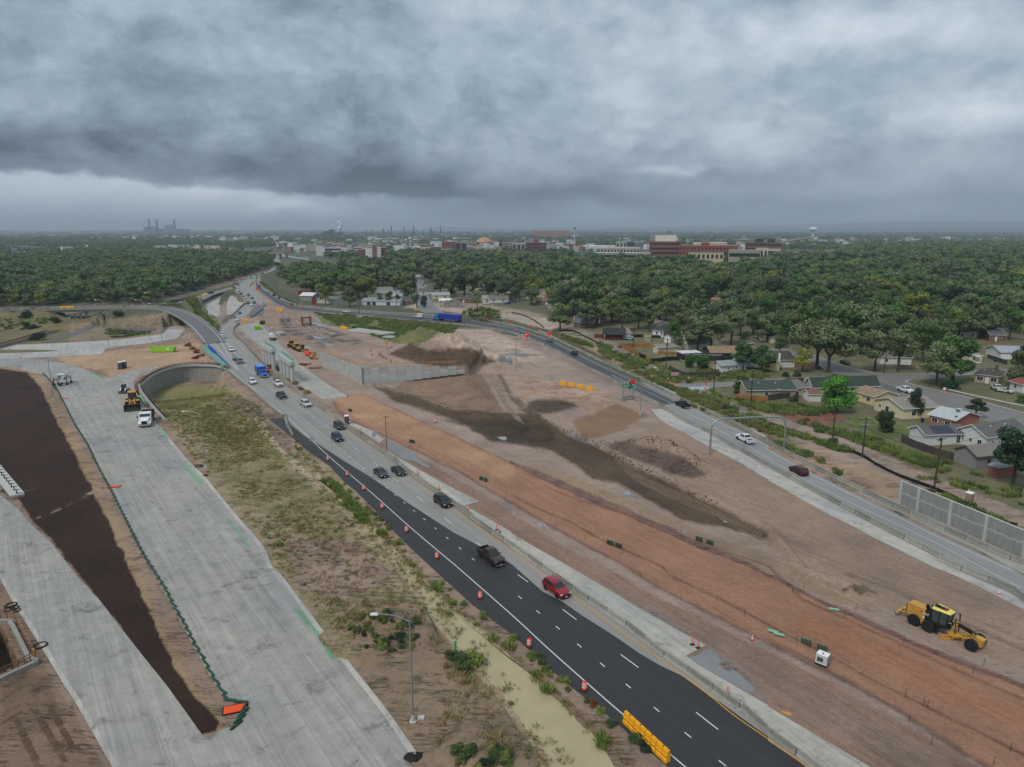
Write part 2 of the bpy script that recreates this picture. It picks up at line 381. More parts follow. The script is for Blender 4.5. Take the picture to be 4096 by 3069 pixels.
PAV['ramp_asphalt']=(LA(1,'250 938 500 966 900 996 1300 1036 1800 1076 2209 1144')+LA(2,'330 1281 600 1426 950 1611')+LB(2,'1040 156 1290 262 1420 248 1400 219')+LA(2,'1100 1578 700 1394 350 1219')+LA(1,'2209 1099 1900 1049 1500 1009 1000 979 600 949 350 919 200 856 60 770 0 712 0 762 150 876'),'asphalt','#3e3f42',0.070)
PAV['street']=(LA(3,'-200 1262 0 1290 150 1292 380 1340 620 1420 760 1460 980 1500 1380 1500 1450 1478 1700 1470 2209 1452 2700 1440 2700 1480 2209 1495 1780 1505 1560 1530 1450 1545 1260 1550')+LB(3,'1190 62 1400 120 1700 190 2209 330 2900 520 2900 760 2209 500 1800 370 1450 275 1260 205 1130 170 780 100 740 15')+LA(3,'560 1500 400 1400 200 1335 -200 1300'),'asphalt','#75716e',0.070)
PAV['side_street']=(LA(1,'1415 672 1365 745 1382 850 1385 940 1450 975 1620 975 1560 930 1500 850 1455 745 1440 672'),'asphalt','#77767a',0.066)
PAV['closed_street']=(LB(2,'1370 75 1500 78 1890 62 2209 40 2700 10 2700 50 2209 88 1900 98 1750 110 1650 142 1560 137 1400 100'),'asphalt','#7b7976',0.062)
PAV['highway_closed_lanes']=(LA(1,'0 905 60 905 88 900 60 1000 0 1028 -30 1035 -80 1000'),'asphalt','#5c5e62',0.080)
PAV['access_track']=(LA(0,'960 1095 1100 1100 1380 1110 1385 1140 1200 1135 1000 1120 880 1110 700 1150 430 1228 360 1232 600 1150 800 1085 920 1060'),'asphalt','#55575b',0.05)
PAVW={k:[(w.x,w.y)for w in WL(v[0])]for k,v in PAV.items()}
# terrain height
def pdist(x,y,poly,near=None):
 """signed distance to a polygon (inside positive); near: cut-off for far points (returns -near there)"""
 P=np.asarray(poly,float);out=np.full(x.shape,-(near or 1e9))
 m=np.ones(x.shape,bool)
 if near:m=(x>P[:,0].min()-near)&(x<P[:,0].max()+near)&(y>P[:,1].min()-near)&(y<P[:,1].max()+near)
 xs,ys=x[m],y[m]
 if xs.size==0:return out
 d2=np.full(xs.shape,1e18);ins=np.zeros(xs.shape,bool)
 for i in range(len(P)):
  ax,ay=P[i];bx,by=P[(i+1)%len(P)]
  ex,ey=bx-ax,by-ay;l2=ex*ex+ey*ey+1e-12
  t=np.clip(((xs-ax)*ex+(ys-ay)*ey)/l2,0,1)
  d2=np.minimum(d2,(xs-ax-t*ex)**2+(ys-ay-t*ey)**2)
  if ay!=by:
   c=((ay>ys)!=(by>ys))&(xs<(bx-ax)*(ys-ay)/(by-ay)+ax);ins^=c
 r=np.sqrt(d2);out[m]=np.where(ins,r,-r)
 if near:out=np.maximum(out,-near)
 return out
def ldist(x,y,line,near=1e9):
 """distance to a polyline and the parameter (index + fraction) of the nearest point"""
 P=np.asarray(line,float);out=np.full(x.shape,float(near));par=np.zeros(x.shape)
 m=(x>P[:,0].min()-near)&(x<P[:,0].max()+near)&(y>P[:,1].min()-near)&(y<P[:,1].max()+near)
 xs,ys=x[m],y[m]
 if xs.size==0:return out,par
 best=np.full(xs.shape,float(near));bp=np.zeros(xs.shape)
 for i in range(len(P)-1):
  ax,ay=P[i][:2];bx,by=P[i+1][:2];ex,ey=bx-ax,by-ay;l2=ex*ex+ey*ey+1e-12
  t=np.clip(((xs-ax)*ex+(ys-ay)*ey)/l2,0,1);d=np.hypot(xs-ax-t*ex,ys-ay-t*ey)
  c=d<best;best[c]=d[c];bp[c]=(i+t)[c]
 out[m]=best;par[m]=bp
 return out,par
def vnoise(x,y,s,seed=0):
 x=x/s;y=y/s;xi=np.floor(x).astype(np.int64);yi=np.floor(y).astype(np.int64);fx,fy=x-xi,y-yi
 fx=fx*fx*(3-2*fx);fy=fy*fy*(3-2*fy)
 def h(a,b):
  n=(a*374761393+b*668265263+seed*974634777)&0x7fffffff
  n=((n^(n>>13))*1274126177)&0x7fffffff
  return((n^(n>>16))&0xffff)/65535.0
 return(h(xi,yi)*(1-fx)+h(xi+1,yi)*fx)*(1-fy)+(h(xi,yi+1)*(1-fx)+h(xi+1,yi+1)*fx)*fy
def fbm(x,y,s,o=4,seed=0):
 r=0;a=0.5;t=0
 for i in range(o):r=r+a*vnoise(x,y,s,seed+i*17);t+=a;a*=0.55;s/=2.1
 return r/t-0.5
def sstep(a,b,v):
 t=np.clip((v-a)/(b-a),0,1);return t*t*(3-2*t)
def xy(L):return[(w.x,w.y)for w in L]
# the sunken field behind the curved wall: foot of the wall is 6 m below the road
PIT_Z=-6.0
WALL_TOP=WL(LA(0,'1965 1468 1885 1440 1780 1432 1640 1432 1500 1450 1380 1485 1290 1530 1230 1580')+LB(0,'1200 100 1215 150 1260 215 1330 300 1425 405'))
PIT=xy(WALL_TOP)+xy(WL(LB(0,'1500 560 1700 770 1950 1040')+LB(1,'0 1350 300 1500 700 1300 900 1150 700 960 450 720 300 520 200 400 60 265')+LA(0,'2170 1668 2080 1598 1990 1508')))
WALL_XY=xy(WALL_TOP)
# filled ground behind the big panel wall
MSE_CORNER=W(A(1,912,1590));MSE_FAR=W(A(1,565,1430));MSE_END=W(A(1,1835,1480),2.5)
MSE_H=5.8
FILL=[(MSE_FAR.x,MSE_FAR.y),(MSE_CORNER.x,MSE_CORNER.y),(MSE_END.x,MSE_END.y)]+xy(WL(LA(1,'2050 1400 2080 1240 1600 1170 1180 1240 560 1300'),2.0))
FRONT=xy(WL(LA(1,'912 1592 1835 1492')+LB(2,'130 40 60 250')+LB(1,'2150 330 1750 300 1400 170 1130 100'),0.0))
def ramp_line(pts):return[tuple(W(p,z))for p,z in pts]
RB=ramp_line([(A(0,-700,990),7.6),(A(0,0,957),7.6),(A(0,330,946),7.6)])
RB2=ramp_line([(A(0,1040,931),7.6),(A(0,1250,932),7.6),(A(0,1430,945),7.3),(A(0,1560,985),6.6),(A(0,1660,1040),5.0),(A(0,1745,1110),3.2),(A(0,1810,1180),1.4),(A(0,1850,1235),0.2)])
RB3=ramp_line([(A(0,1250,925),7.6),(A(0,1480,893),7.0),(A(0,1600,865),6.0),(A(0,1750,832),3.8),(A(0,1900,790),1.6),(A(0,2010,757),0.0)])
def mound(x,y,c,rx,ry,ang,h,p=1.3,seed=0,rough=0.3):
 ca,sa=cos(ang),sin(ang);dx,dy=x-c[0],y-c[1]
 a=(dx*ca+dy*sa)/rx;b=(-dx*sa+dy*ca)/ry;r=np.sqrt(a*a+b*b)
 m=r<1.15
 o=np.zeros(x.shape)
 if m.any():
  rr=np.maximum(r[m]+fbm(x[m],y[m],max(rx,ry)*0.5,3,seed)*0.5,0)
  o[m]=h*np.clip(1-rr**p,0,1)*(1+rough*fbm(x[m],y[m],1.6,3,seed+5)*2)
 return o
MOUNDS=[(W(A(1,1400,1350),3.0),20,11,0.2,8.0,1.2),(W(A(1,1800,1375),3.0),25,10,0.05,6.5,1.2),(W(A(1,1600,1400),3.0),26,9,0,3.6,1.4),(W(B(2,290,250)),7,4,0.3,1.7,1.4),(W(B(2,1150,690)),13,5.5,-0.62,3.2,1.6),(W(B(2,1430,790)),13,6,-0.62,3.5,1.5),(W(C(1,1130,500)),9,6,0.1,3.2,1.3),(W(C(1,1950,1600)),6.5,5,0,1.8,1.5),(W(A(1,1950,1020)),24,13,0,5.0,1.3),(W(A(1,265,1045)),9,5,0,1.8,1.3),(W(A(1,140,935)),15,8,0,1.6,1.3),(W(A(1,240,1205)),7,4,0,1.2,1.3),(W(A(0,1350,1010),3),60,30,0.1,4.0,1.6),(W(A(0,100,1070),0),90,40,0.1,3.5,1.5)]
BERMS=[(xy(WL(LB(2,'60 220 250 380 500 500 760 610 1000 760 1250 880 1500 1000 1800 1130 2209 1340')+LC(3,'300 0 700 130'))),1.5,1.25),(xy(WL(LB(1,'1000 90 1300 180 1700 300 2209 400')+LB(2,'100 470'))),1.6,0.9)]
def Hs(x,y):
 """smooth terrain (no fine relief)"""
 x=np.asarray(x,float);y=np.asarray(y,float);h=np.zeros(x.shape)
 d=pdist(x,y,PIT,60)
 wd,wp=ldist(x,y,WALL_XY,150)
 far=1-sstep(10,105,wd);dep=PIT_Z*far*(1-sstep(7.2,11.5,wp))
 edge=sstep(-1.6,0.0,d)*np.where((wd<14)&(wp>0.02),1.0,sstep(0,6.5,d));pit=dep*edge
 d=pdist(x,y,FILL,40)
 wl,_=ldist(x,y,[FILL[0],FILL[1],FILL[2]],60)
 h=np.maximum(h,4.7*sstep(0.4,1.2,d)*np.where(wl<15,1.0,sstep(0,14,d)))
 d=pdist(x,y,FRONT,40)
 h=np.maximum(h,np.where(d>0,np.minimum(3.2*sstep(0,22,d)+0.0,3.2),0)*1.0)
 for i,mo in en(MOUNDS):
  c,rx,ry,an,hh,p=mo;h=h+mound(x,y,c,rx,ry,an,hh,p,i*7)if i not in(12,13)else np.maximum(h,mound(x,y,c,rx,ry,an,hh,p,i*7))
 for line,w,hh in BERMS:
  d,_=ldist(x,y,line,6);h=h+hh*np.clip(1-(d/w)**2,0,1)
 for line in(RB,RB2,RB3):
  L=np.asarray(line);d,p=ldist(x,y,L[:,:2],60);z=np.interp(p,range(len(L)),L[:,2])
  m=d<45
  h=np.where(m,np.maximum(h,z-0.25-np.maximum(d-6.5,0)*0.5),h)
 return h+pit
def S1(x,y):return float(Hs(np.array([float(x)]),np.array([float(y)]))[0])
def P(p,dz=0.0):
 """the point of the terrain that pixel p shows"""
 d=np.array(ray(*p));z=np.linspace(9,-8,240);t=(z-CAMH)/d[2];X=d[0]*t;Y=d[1]*t
 hh=Hs(X,Y)+dz;k=np.argmax(z<=hh)
 if k>0:
  z0,z1=z[k-1]-hh[k-1],z[k]-hh[k];a=z0/(z0-z1+1e-9);return V3((X[k-1]+(X[k]-X[k-1])*a,Y[k-1]+(Y[k]-Y[k-1])*a,float(z[k-1]+(z[k]-z[k-1])*a-dz)))
 w=W(p);return w
CHAN=xy(WL(LB(1,'540 885 640 985 740 1080 880 1180 960 1330 1100 1450 1200 1570')+LC(1,'1290 0 1440 200 1500 330 1620 500 1720 610 1850 700 1960 830 2100 1000 2209 1100')+LC(2,'100 1300 350 1560 500 1750 900 1750 800 1500 620 1300 480 1150 330 1010 170 850 0 730')+LC(1,'2209 720 2080 590 1900 440 1700 300 1560 130 1420 0')+LB(1,'1360 1657 1200 1500 1100 1400 1000 1230 860 1110 740 1030 640 950')))
CULV=xy(WL(LC(0,'-140 415 80 405 105 445 235 705 300 742 0 885 -140 950')))
def make_ground():
 az=np.concatenate([np.linspace(-180,-60,14)[:-1],np.linspace(-60,-46,22)[:-1],np.linspace(-46,46,900),np.linspace(46,60,22)[1:],np.linspace(60,180,14)[1:]])
 az=np.radians(az)
 r=[0.0,12.0,26.0,40.0];q=48.0
 while q<26000:
  r.append(q);q*=1.0038 if q<420 else 1.010 if q<900 else 1.035
 r=np.array(r);R,T=np.meshgrid(r,az,indexing='ij');X=R*np.sin(T);Y=R*np.cos(T)
 x=X.ravel();y=Y.ravel()
 h=Hs(x,y)
 pav=np.full(x.shape,-4.0)
 for poly in PAVW.values():pav=np.maximum(pav,pdist(x,y,poly,4))
 rough=np.clip(-pav/2.5,0,1)
 dist=np.maximum(np.hypot(x,y),0.01)
 rel=fbm(x,y,14,3,1)*0.35+fbm(x,y,2.2,4,5)*0.16+fbm(x,y,0.9,2,9)*0.07
 h=h+rel*rough*(dist<900)
 d=pdist(x,y,CHAN,6);h=np.where(d>-1,h*(1-sstep(-1,0,d))-.30*sstep(-.8,.8,d),h)
 d=pdist(x,y,CULV,6);h=h-2.6*sstep(.2,.7,d)
 h=np.where(pav>0,-0.12,h)
 h=np.where(dist>900,h+fbm(x,y,900,3,3)*6*np.clip((dist-900)/1500,0,1)-0.1,h)
 h=np.where((x==0)&(y==0),0,h)
 cp,sp=cos(PITCH),sin(PITCH)
 f=y*cp-(h-CAMH)*sp;upc=y*sp+(h-CAMH)*cp
 ok=f>5;f=np.where(ok,f,1e9)
 u=np.where(ok,U0+FPX*x/f,-9999)/1.8525;v=np.where(ok,V0-FPX*upc/f,9999)/1.8525
 amp=np.clip(260/dist,0.15,2.2)
 un=u+fbm(x,y,5.0,4,31)*12*amp*0.8;vn=v+fbm(x,y,5.0,4,77)*7*amp*0.8
 col=np.zeros((x.size,3));grass=np.zeros(x.size);wet=np.zeros(x.size);streak=np.zeros(x.size)
 col[:]=lin('#5a5d48')[:3]
 n0=fbm(x,y,60,4,200)
 col*=(1+n0*0.5)[:,None]
 far=dist>900
 nf=fbm(x,y,260,4,210);nf2=fbm(x,y,70,3,215)
 tan_=np.clip((nf2-0.16)*6,0,1)*far;col=col*(1-0.7*tan_[:,None])+np.array(lin('#8f8676')[:3])*0.7*tan_[:,None]
 grass[:]=np.where(dist>250,0.35,0.0)
 N9=fbm(x,y,9,3,55)[:,None]*2;N15=fbm(x,y,1.5,3,99)
 for z in ZONES:
  poly,c,g,w_,st=z['p'],z['c'],z.get('g',0)*.85,z.get('w',0),z.get('s',0)
  soft=z.get('soft',0)
  Q=np.asarray(poly);sf=soft+1
  I=np.nonzero((un>Q[:,0].min()-sf)&(un<Q[:,0].max()+sf)&(vn>Q[:,1].min()-sf)&(vn<Q[:,1].max()+sf))[0]
  if I.size==0:continue
  d=pdist(un[I],vn[I],poly,None)
  if soft:a=np.clip((d+soft*0.5)/soft,0,1)
  else:a=(d>0).astype(float)
  a=a*z.get('a',1.0)
  if 'thr' in z:a=a*np.clip((fbm(x[I],y[I],z.get('ns',6),4,z.get('seed',3))-z['thr'])*z.get('k',12),0,1)
  cc=np.array(lin(c)[:3])*(1+z.get('v',0.25)*N9[I])
  col[I]=col[I]*(1-a[:,None])+cc*a[:,None];grass[I]=grass[I]*(1-a)+g*a;wet[I]=wet[I]*(1-a)+w_*a;streak[I]=streak[I]*(1-a)+st*a
 for line,wdt,c,al,wv in STROKES:
  L=xy(WL(line));Q=np.asarray(L);sf=wdt*1.6+1
  I=np.nonzero((x>Q[:,0].min()-sf)&(x<Q[:,0].max()+sf)&(y>Q[:,1].min()-sf)&(y<Q[:,1].max()+sf))[0]
  if I.size==0:continue
  d,p=ldist(x[I],y[I],L,sf)
  dd=d+N15[I]*wdt*0.7
  a=np.clip(1.25-dd/(wdt*0.5),0,1)*al*(d<wdt*1.5)
  col[I]=col[I]*(1-a[:,None])+np.array(lin(c)[:3])*a[:,None];grass[I]=grass[I]*(1-a*0.8);wet[I]=np.maximum(wet[I],wv*a)
 n_r,n_a=len(r),len(az)
 nv=x.size
 me=bpy.data.meshes.new('ground')
 idx=np.arange(nv).reshape(n_r,n_a)
 a=idx[:-1,:-1].ravel();b=idx[1:,:-1].ravel();c_=idx[1:,1:].ravel();d_=idx[:-1,1:].ravel()
 F=np.stack([a,d_,c_,b],1)
 me.vertices.add(nv);me.vertices.foreach_set('co',np.stack([x,y,h],1).ravel())
 me.loops.add(F.size);me.loops.foreach_set('vertex_index',F.ravel().astype(np.int32))
 me.polygons.add(len(F));me.polygons.foreach_set('loop_start',np.arange(0,F.size,4,dtype=np.int32))
 me.update(calc_edges=True);me.validate()
 ca=me.attributes.new('soil','FLOAT_COLOR','POINT');ca.data.foreach_set('color',np.concatenate([np.clip(col,0.005,1),np.ones((nv,1))],1).ravel())
 for nm,arr in(('grass',grass),('wet',wet),('streak',streak)):
  at=me.attributes.new(nm,'FLOAT','POINT');at.data.foreach_set('value',arr.astype(np.float32))
 me.polygons.foreach_set('use_smooth',np.ones(len(F),bool))
 nrm=me.polygons[len(me.polygons)//2].normal
 if nrm.z<0:me.flip_normals()
 o=link('ground',me);tag(o,kind='structure');me.materials.append(soil_material())
 return o
def soil_material():
 m=bpy.data.materials.new('soil');m.use_nodes=True;t=NT(m.node_tree);bs=m.node_tree.nodes['Principled BSDF']
 tc=t.new('ShaderNodeTexCoord');p=tc.outputs['Object']
 at=t.new('ShaderNodeAttribute',attribute_name='soil');g=t.new('ShaderNodeAttribute',attribute_name='grass').outputs['Fac']
 w=t.new('ShaderNodeAttribute',attribute_name='wet').outputs['Fac'];s=t.new('ShaderNodeAttribute',attribute_name='streak').outputs['Fac']
 pr=t.mapping(p,rot=(0,0,-ROADANG))
 n1=t.noise(p,0.12,6,0.65,0.5);n2=t.noise(p,1.4,6,0.75);n3=t.noise(p,9.0,4,0.75)
 st=t.noise(t.mapping(pr,scale=(0.035,1.2,1)),1.0,5,0.65,0.2);st2=t.noise(t.mapping(pr,scale=(0.12,4.5,1)),1.0,3,0.7)
 f=t.add(1.0,t.mul(t.sub(n1,0.5),0.6))
 f=t.add(f,t.mul(t.sub(n2,0.5),0.85))
 f=t.add(f,t.mul(t.sub(n3,0.5),0.9))
 f=t.add(f,t.mul(t.add(t.mul(t.sub(st,0.5),1.1),t.mul(t.sub(st2,0.5),0.8)),s))
 def lines(v,sc,w_,k):
  n=t.noise(t.mapping(v,scale=sc),1.0,5,.6,.4);a=t.math('ABSOLUTE',t.sub(n,.5));return t.mul(t.ramp(a,0.0,w_,1.0,0.0),k)
 l1=t.mul(t.add(lines(pr,(.03,.55,1),.018,.26),lines(pr,(.06,1.6,1),.03,.16)),t.add(t.mul(s,.8),.2))
 brk=t.ramp(t.noise(p,.25,3,.6),.42,.58)
 l2=t.mul(t.mul(t.add(lines(p,(.07,.75,1),.03,.7),lines(t.mapping(p,rot=(0,0,.16)),(.11,1.3,1),.028,.6)),brk),t.sub(1.0,t.math('MINIMUM',t.mul(s,2.2),1.0)))
 f=t.sub(f,t.add(l1,l2))
 f=t.math('MAXIMUM',f,0.3)
 c=t.vm('SCALE',at.outputs['Color'],scale=f)
 gn=t.noise(p,0.5,7,0.75);gn2=t.noise(p,3.0,4,0.8)
 cov=t.add(t.mul(gn,0.65),t.mul(gn2,0.35))
 lo=t.sub(0.66,t.mul(g,0.32))
 mask=t.mul(t.sub(cov,lo),9.0,clamp=True)
 gc=t.mix(t.ramp(n1,0.4,0.62),lin('#6a6e48'),lin('#938a5c'))
 gc=t.mix(t.ramp(gn2,0.4,0.65),gc,lin('#56603c'))
 c=t.mix(t.mul(mask,0.85),c,gc)
 c=t.mix(t.mul(w,0.55),c,t.vm('SCALE',c,scale=0.55))
 t.k(c,bs.inputs['Base Color'])
 rg=t.sub(0.92,t.mul(w,0.55));t.k(rg,bs.inputs['Roughness'])
 bs.inputs['Specular IOR Level'].default_value=0.3
 hgt=t.add(t.mul(n2,0.6),t.mul(n3,0.25))
 hgt=t.add(hgt,t.mul(st2,t.mul(s,0.5)))
 b=t.new('ShaderNodeBump');b.inputs['Strength'].default_value=1.0;b.inputs['Distance'].default_value=0.5
 t.k(hgt,b.inputs['Height']);t.k(b.outputs[0],bs.inputs['Normal'])
 return m
def toD(L):return[(p[0]/1.8525,p[1]/1.8525)for p in L]
def zone(p,c,**k):z=dict(p=toD(p),c=c);z.update(k);ZONES.append(z)
ZONES=[];STROKES=[]
zone(LD('-400 770 430 700 500 640 640 655 960 705 1150 730 1400 860 1700 1010 2300 1260 2400 1900 -400 1900'),'#98867a',s=.2)
# --- whole works site, tan dirt
zone(LD('560 600 600 655 640 672 700 690 960 712 1060 712 1100 735 1180 765 1300 820 1420 900 1560 1000 1800 1135 2211 1330 2260 1700 1790 1700 1500 1480 1000 1130 860 1010 700 870 600 790 505 700 520 640'),'#a08c7f',s=0.35)
zone(LD('0 760 440 690 480 760 500 800 620 900 780 1040 1000 1250 1450 1700 -200 1700 -200 760'),'#9a8473',s=0.0,g=0.0)
# behind the ramp: pale gravel lots and the path
zone(LD('880 650 1010 665 1150 672 1220 700 1300 760 1420 850 1700 980 2211 1240 2300 1240 2300 1100 1980 1000 1700 900 1500 800 1330 740 1240 700 1150 660 950 640'),'#8f8470',g=0.75)
zone(LD('930 648 1000 640 1100 660 1160 676 1215 700 1190 715 1100 690 960 672 870 664'),'#b3a192',soft=4)
zone(LD('1210 690 1240 700 1300 745 1400 800 1480 850 1580 905 1700 960 1900 1050 2000 1100 2000 1140 1800 1050 1650 970 1500 890 1380 820 1290 765 1200 712'),'#a18c7b',soft=6,thr=-0.15,k=8)
zone(LD('1290 720 1330 740 1400 790 1500 840 1640 890 1660 915 1560 890 1460 850 1370 800 1290 740'),'#8d8175',soft=3)
zone(LD('1640 890 1800 920 1950 990 2100 1060 2260 1120 2260 1170 2100 1110 1930 1040 1800 985 1700 940'),'#a08d80',soft=5)
zone(LD('1640 960 1760 960 1800 985 1960 1050 2000 1090 1960 1110 1850 1060 1720 1000'),'#a38b76',soft=5)
zone(LD('880 655 1000 640 1300 700 1330 735 1300 730 1200 690'),'#726a54',g=0.8,a=0.4,soft=5)
# neighbourhood yards: grass, bare earth, gravel
zone(LD('1250 700 1500 690 2300 700 2300 1140 2100 1060 1900 980 1780 930 1600 880 1400 780'),'#726c59',g=0.75,soft=6)
zone(LD('600 600 2300 600 2300 720 1500 720 1250 690 1000 650 700 660 600 620'),'#64624f',g=0.6,soft=6)
zone(LD('1700 870 1780 880 1830 905 1760 925 1690 900'),'#8a5f50',soft=3)
zone(LD('1830 900 1920 900 1990 930 1960 950 1850 930'),'#4f6a35',g=0.9,soft=3)
zone(LD('1885 852 1915 848 1935 870 1890 880'),'#4e7a34',g=1.0,soft=2)
zone(LD('2060 806 2130 806 2140 815 2080 820'),'#4c6b35',g=1.0,soft=2)
zone(LD('1650 760 1760 775 1800 800 1650 790'),'#85604f',soft=2)
# far-left: railway side, slopes
zone(LD('-200 665 150 665 260 700 300 720 120 760 -200 790'),'#776c52',g=0.75,soft=6)
zone(LD('150 700 400 670 440 690 420 720 330 735 260 735 150 740'),'#8b7a66',g=0.55,soft=5)
zone(LD('385 650 440 640 470 690 485 735 470 745 430 690'),'#5d7040',g=1.0,soft=4)
zone(LD('440 630 560 600 600 560 560 560 430 620 350 650'),'#7d7263',g=0.45,soft=4)
zone(LD('500 635 530 640 535 680 500 690 492 650'),'#7c6a56',g=0.45,soft=3)
zone(LD('120 770 230 760 430 740 490 790 480 815 420 800 320 805 270 835 220 800 140 785'),'#b19478',s=0.3,soft=3)
zone(LD('410 755 450 755 490 800 470 812 430 790'),'#b59a85',soft=3)
# mulch
zone(LD('-200 780 0 792 60 800 100 830 130 895 170 960 215 1050 255 1130 300 1230 345 1330 400 1430 440 1500 480 1560 470 1590 430 1600 380 1520 300 1420 200 1280 130 1190 60 1110 30 1060 -200 960'),'#a1876c',soft=2)
zone(LD('-200 790 0 797 60 805 88 835 112 890 150 960 195 1050 240 1140 280 1230 325 1330 380 1440 425 1510 470 1560 460 1580 430 1588 385 1520 300 1415 200 1280 130 1190 60 1110 30 1060 -200 960'),'#38261f',v=0.4,s=.35,soft=3)
zone(LB(0,'300 1225 480 1160 640 1080 760 1010 900 970 905 985 770 1030 650 1100 490 1180 310 1245'),'#8f7f74',thr=-0.05,ns=1.5,k=10)
zone(LB(0,'0 960 150 1000 300 980 200 1010 230 1060 100 1050 0 1010'),'#5f5148',soft=3)
# bottom-left dirt with track marks
zone(LD('-100 1260 0 1262 60 1360 110 1460 160 1540 250 1700 -100 1700'),'#8f7763',s=0.0,soft=2)
zone(LD('0 1480 60 1440 110 1470 140 1560 0 1600'),'#7d6856',soft=10)
# field between pavement and highway
zone(LD('320 830 480 832 560 870 640 940 760 1060 870 1180 960 1300 1100 1450 1260 1700 900 1700 800 1560 700 1420 600 1290 560 1200 480 1080 410 980 350 900'),'#a18f74',g=0.65,soft=4)
zone(LD('320 832 480 832 540 870 600 930 640 1000 560 1010 470 960 400 930 350 890'),'#9a8c62',g=0.95,soft=10)
zone(LD('440 940 560 960 680 1060 760 1180 700 1190 600 1120 500 1080'),'#9a8a68',g=0.8,soft=14)
zone(LD('700 1290 860 1300 960 1360 1000 1460 1100 1560 1180 1700 900 1700 800 1500'),'#957f6b',g=0.55,soft=14)
zone(LD('620 1160 780 1170 850 1240 760 1290 640 1270'),'#9c8577',g=0.15,soft=10)
zone(LD('480 850 520 860 600 900 640 960 620 980 560 920 500 880'),'#8e7b70',soft=5)
zone(LB(1,'0 350 60 420 200 600 330 740 480 860 600 960 640 1020 500 930 280 760 120 580 0 430'),'#b8a58c',soft=3)
# sediment channel
zone(LD('690 1010 710 1030 790 1130 850 1190 900 1240 960 1290 1040 1350 1100 1430 1200 1530 1330 1700 1200 1700 1120 1570 1040 1470 960 1370 910 1300 860 1240 780 1160 740 1090 680 1030'),'#b4a184',soft=4)
# highway shoulder bank
zone(LD('640 960 700 1020 780 1110 860 1200 950 1280 1060 1370 1160 1460 1330 1600 1400 1700 1330 1700 1240 1560 1140 1450 1040 1350 940 1270 860 1190 780 1110 690 1020'),'#8e7766',g=0.4,soft=5)
# wetlands green triangle (behind the wall)
zone(LD('680 680 780 685 960 702 1000 712 960 725 900 745 850 740 770 715 700 700'),'#5f6b42',g=1.0,soft=4)
zone(LD('960 705 1010 712 1060 712 1110 735 1180 770 1100 790 980 760 930 735'),'#bba595',soft=8)
# muddy yard
zone(LD('560 650 640 672 700 700 780 735 830 750 740 760 640 745 580 720 560 690'),'#9c8473',w=0.35,s=0.4,soft=5)
zone(LD('600 680 690 700 800 745 700 750 610 715'),'#64574c',w=0.8,thr=0.0,ns=5,k=14,soft=6)
# red graded base
RED_LO=LB(1,'665 230 700 290 800 390 1150 545 1500 710 1750 835 2209 1105')+LB(2,'500 1395 1000 1657')+LC(2,'1200 70 1450 205 1750 345 2209 590')+LC(3,'600 880 1200 1210 1700 1530 1900 1657 2200 1850')
RED_HI=LB(1,'900 150 1050 230 1600 480 2209 765')+LB(2,'200 870 600 1050 1000 1220 1500 1430 2000 1640')+LC(3,'0 0 500 250 1000 480 1500 700 2209 960 2600 1100')
zone(LD('640 840 720 880 840 955 1000 1040 1200 1170 1500 1330 1800 1480 2130 1660 1850 1700 1500 1470 1000 1130 860 1010 700 870'),'#94796a',s=0.6,soft=4)
zone(RED_LO+RED_HI[::-1],'#a47b65',s=0.5,v=0.15,soft=5)
zone(LB(1,'665 230 900 150 1250 330 2209 780 2209 950 1500 640 900 400'),'#b08b6e',s=0.4,soft=6)
zone(LC(2,'700 0 1100 200 1500 400 2209 760')+LC(3,'600 1080 1500 1657 1100 1657 0 1000')+LC(2,'1600 560 1100 260 760 60'),'#8c796e',s=0.6,a=0.7,soft=6)
zone(LC(3,'300 260 900 560 1500 830 2209 1150 2209 1350 1500 1080 700 720 200 480'),'#a6755a',s=0.45,a=0.8,soft=8)
# tan/ochre band above the red
zone(LB(2,'0 760 300 800 600 900 900 1030 1250 1180 1500 1290 1400 1400 1000 1215 500 1000 0 770'),'#9c8770',s=0.3,soft=3)
zone(LB(2,'1500 1300 2209 1560')+LC(3,'900 200 1000 300 600 250 0 -30')+LB(2,'1500 1420'),'#98836f',s=0.6,soft=4)
# pinkish gravel stripe
zone(LB(2,'0 740 400 900 800 1080 1200 1245 1600 1420 2000 1600')+LC(3,'0 -20 500 215 1000 440 1500 655 2209 925 2209 975 1500 705 1000 485 500 258 0 15')+LB(2,'1500 1440 1000 1230 500 1015 0 775'),'#84665c',soft=2)
# right slope
zone(LB(2,'950 560 1250 420 1280 395 1700 620 2209 905')+LB(3,'560 1225 1420 1657')+LC(3,'2209 300 2400 900 1500 560 900 200')+LB(2,'2209 1500 1800 1180 1500 1000 1300 800'),'#9a8473',s=0.4,soft=4)
# dark mud and tracked ground
zone(LB(1,'1000 90 1300 160 1700 290 2209 330')+LB(2,'250 350 500 520 760 630 1000 770 1300 900 1500 1010 1900 1200 2209 1370 2209 1430 1800 1300 1600 1290 1450 1250 1250 1120 900 930 700 900 500 740 300 640 0 590')+LB(1,'2000 560 1800 430 1500 320 1200 230'),'#5c4d3e',s=0.9,v=0.3,soft=7)
zone(LB(1,'1650 400 2209 380')+LB(2,'300 420 420 560 330 620 0 580')+LB(1,'2050 560 1850 440'),'#463a2e',v=0.3,soft=12)
zone(LB(2,'700 720 900 760 1000 900 800 920 650 830'),'#5a4b3c',s=0.4,soft=10)
zone(LB(2,'130 250 230 210 420 180 720 170 640 260 380 320 200 330'),'#5d5046',soft=8)
zone(LB(2,'800 590 1000 570 1280 650 1500 720 1690 850 1560 900 1350 850 1100 740 900 660'),'#675850',soft=6)
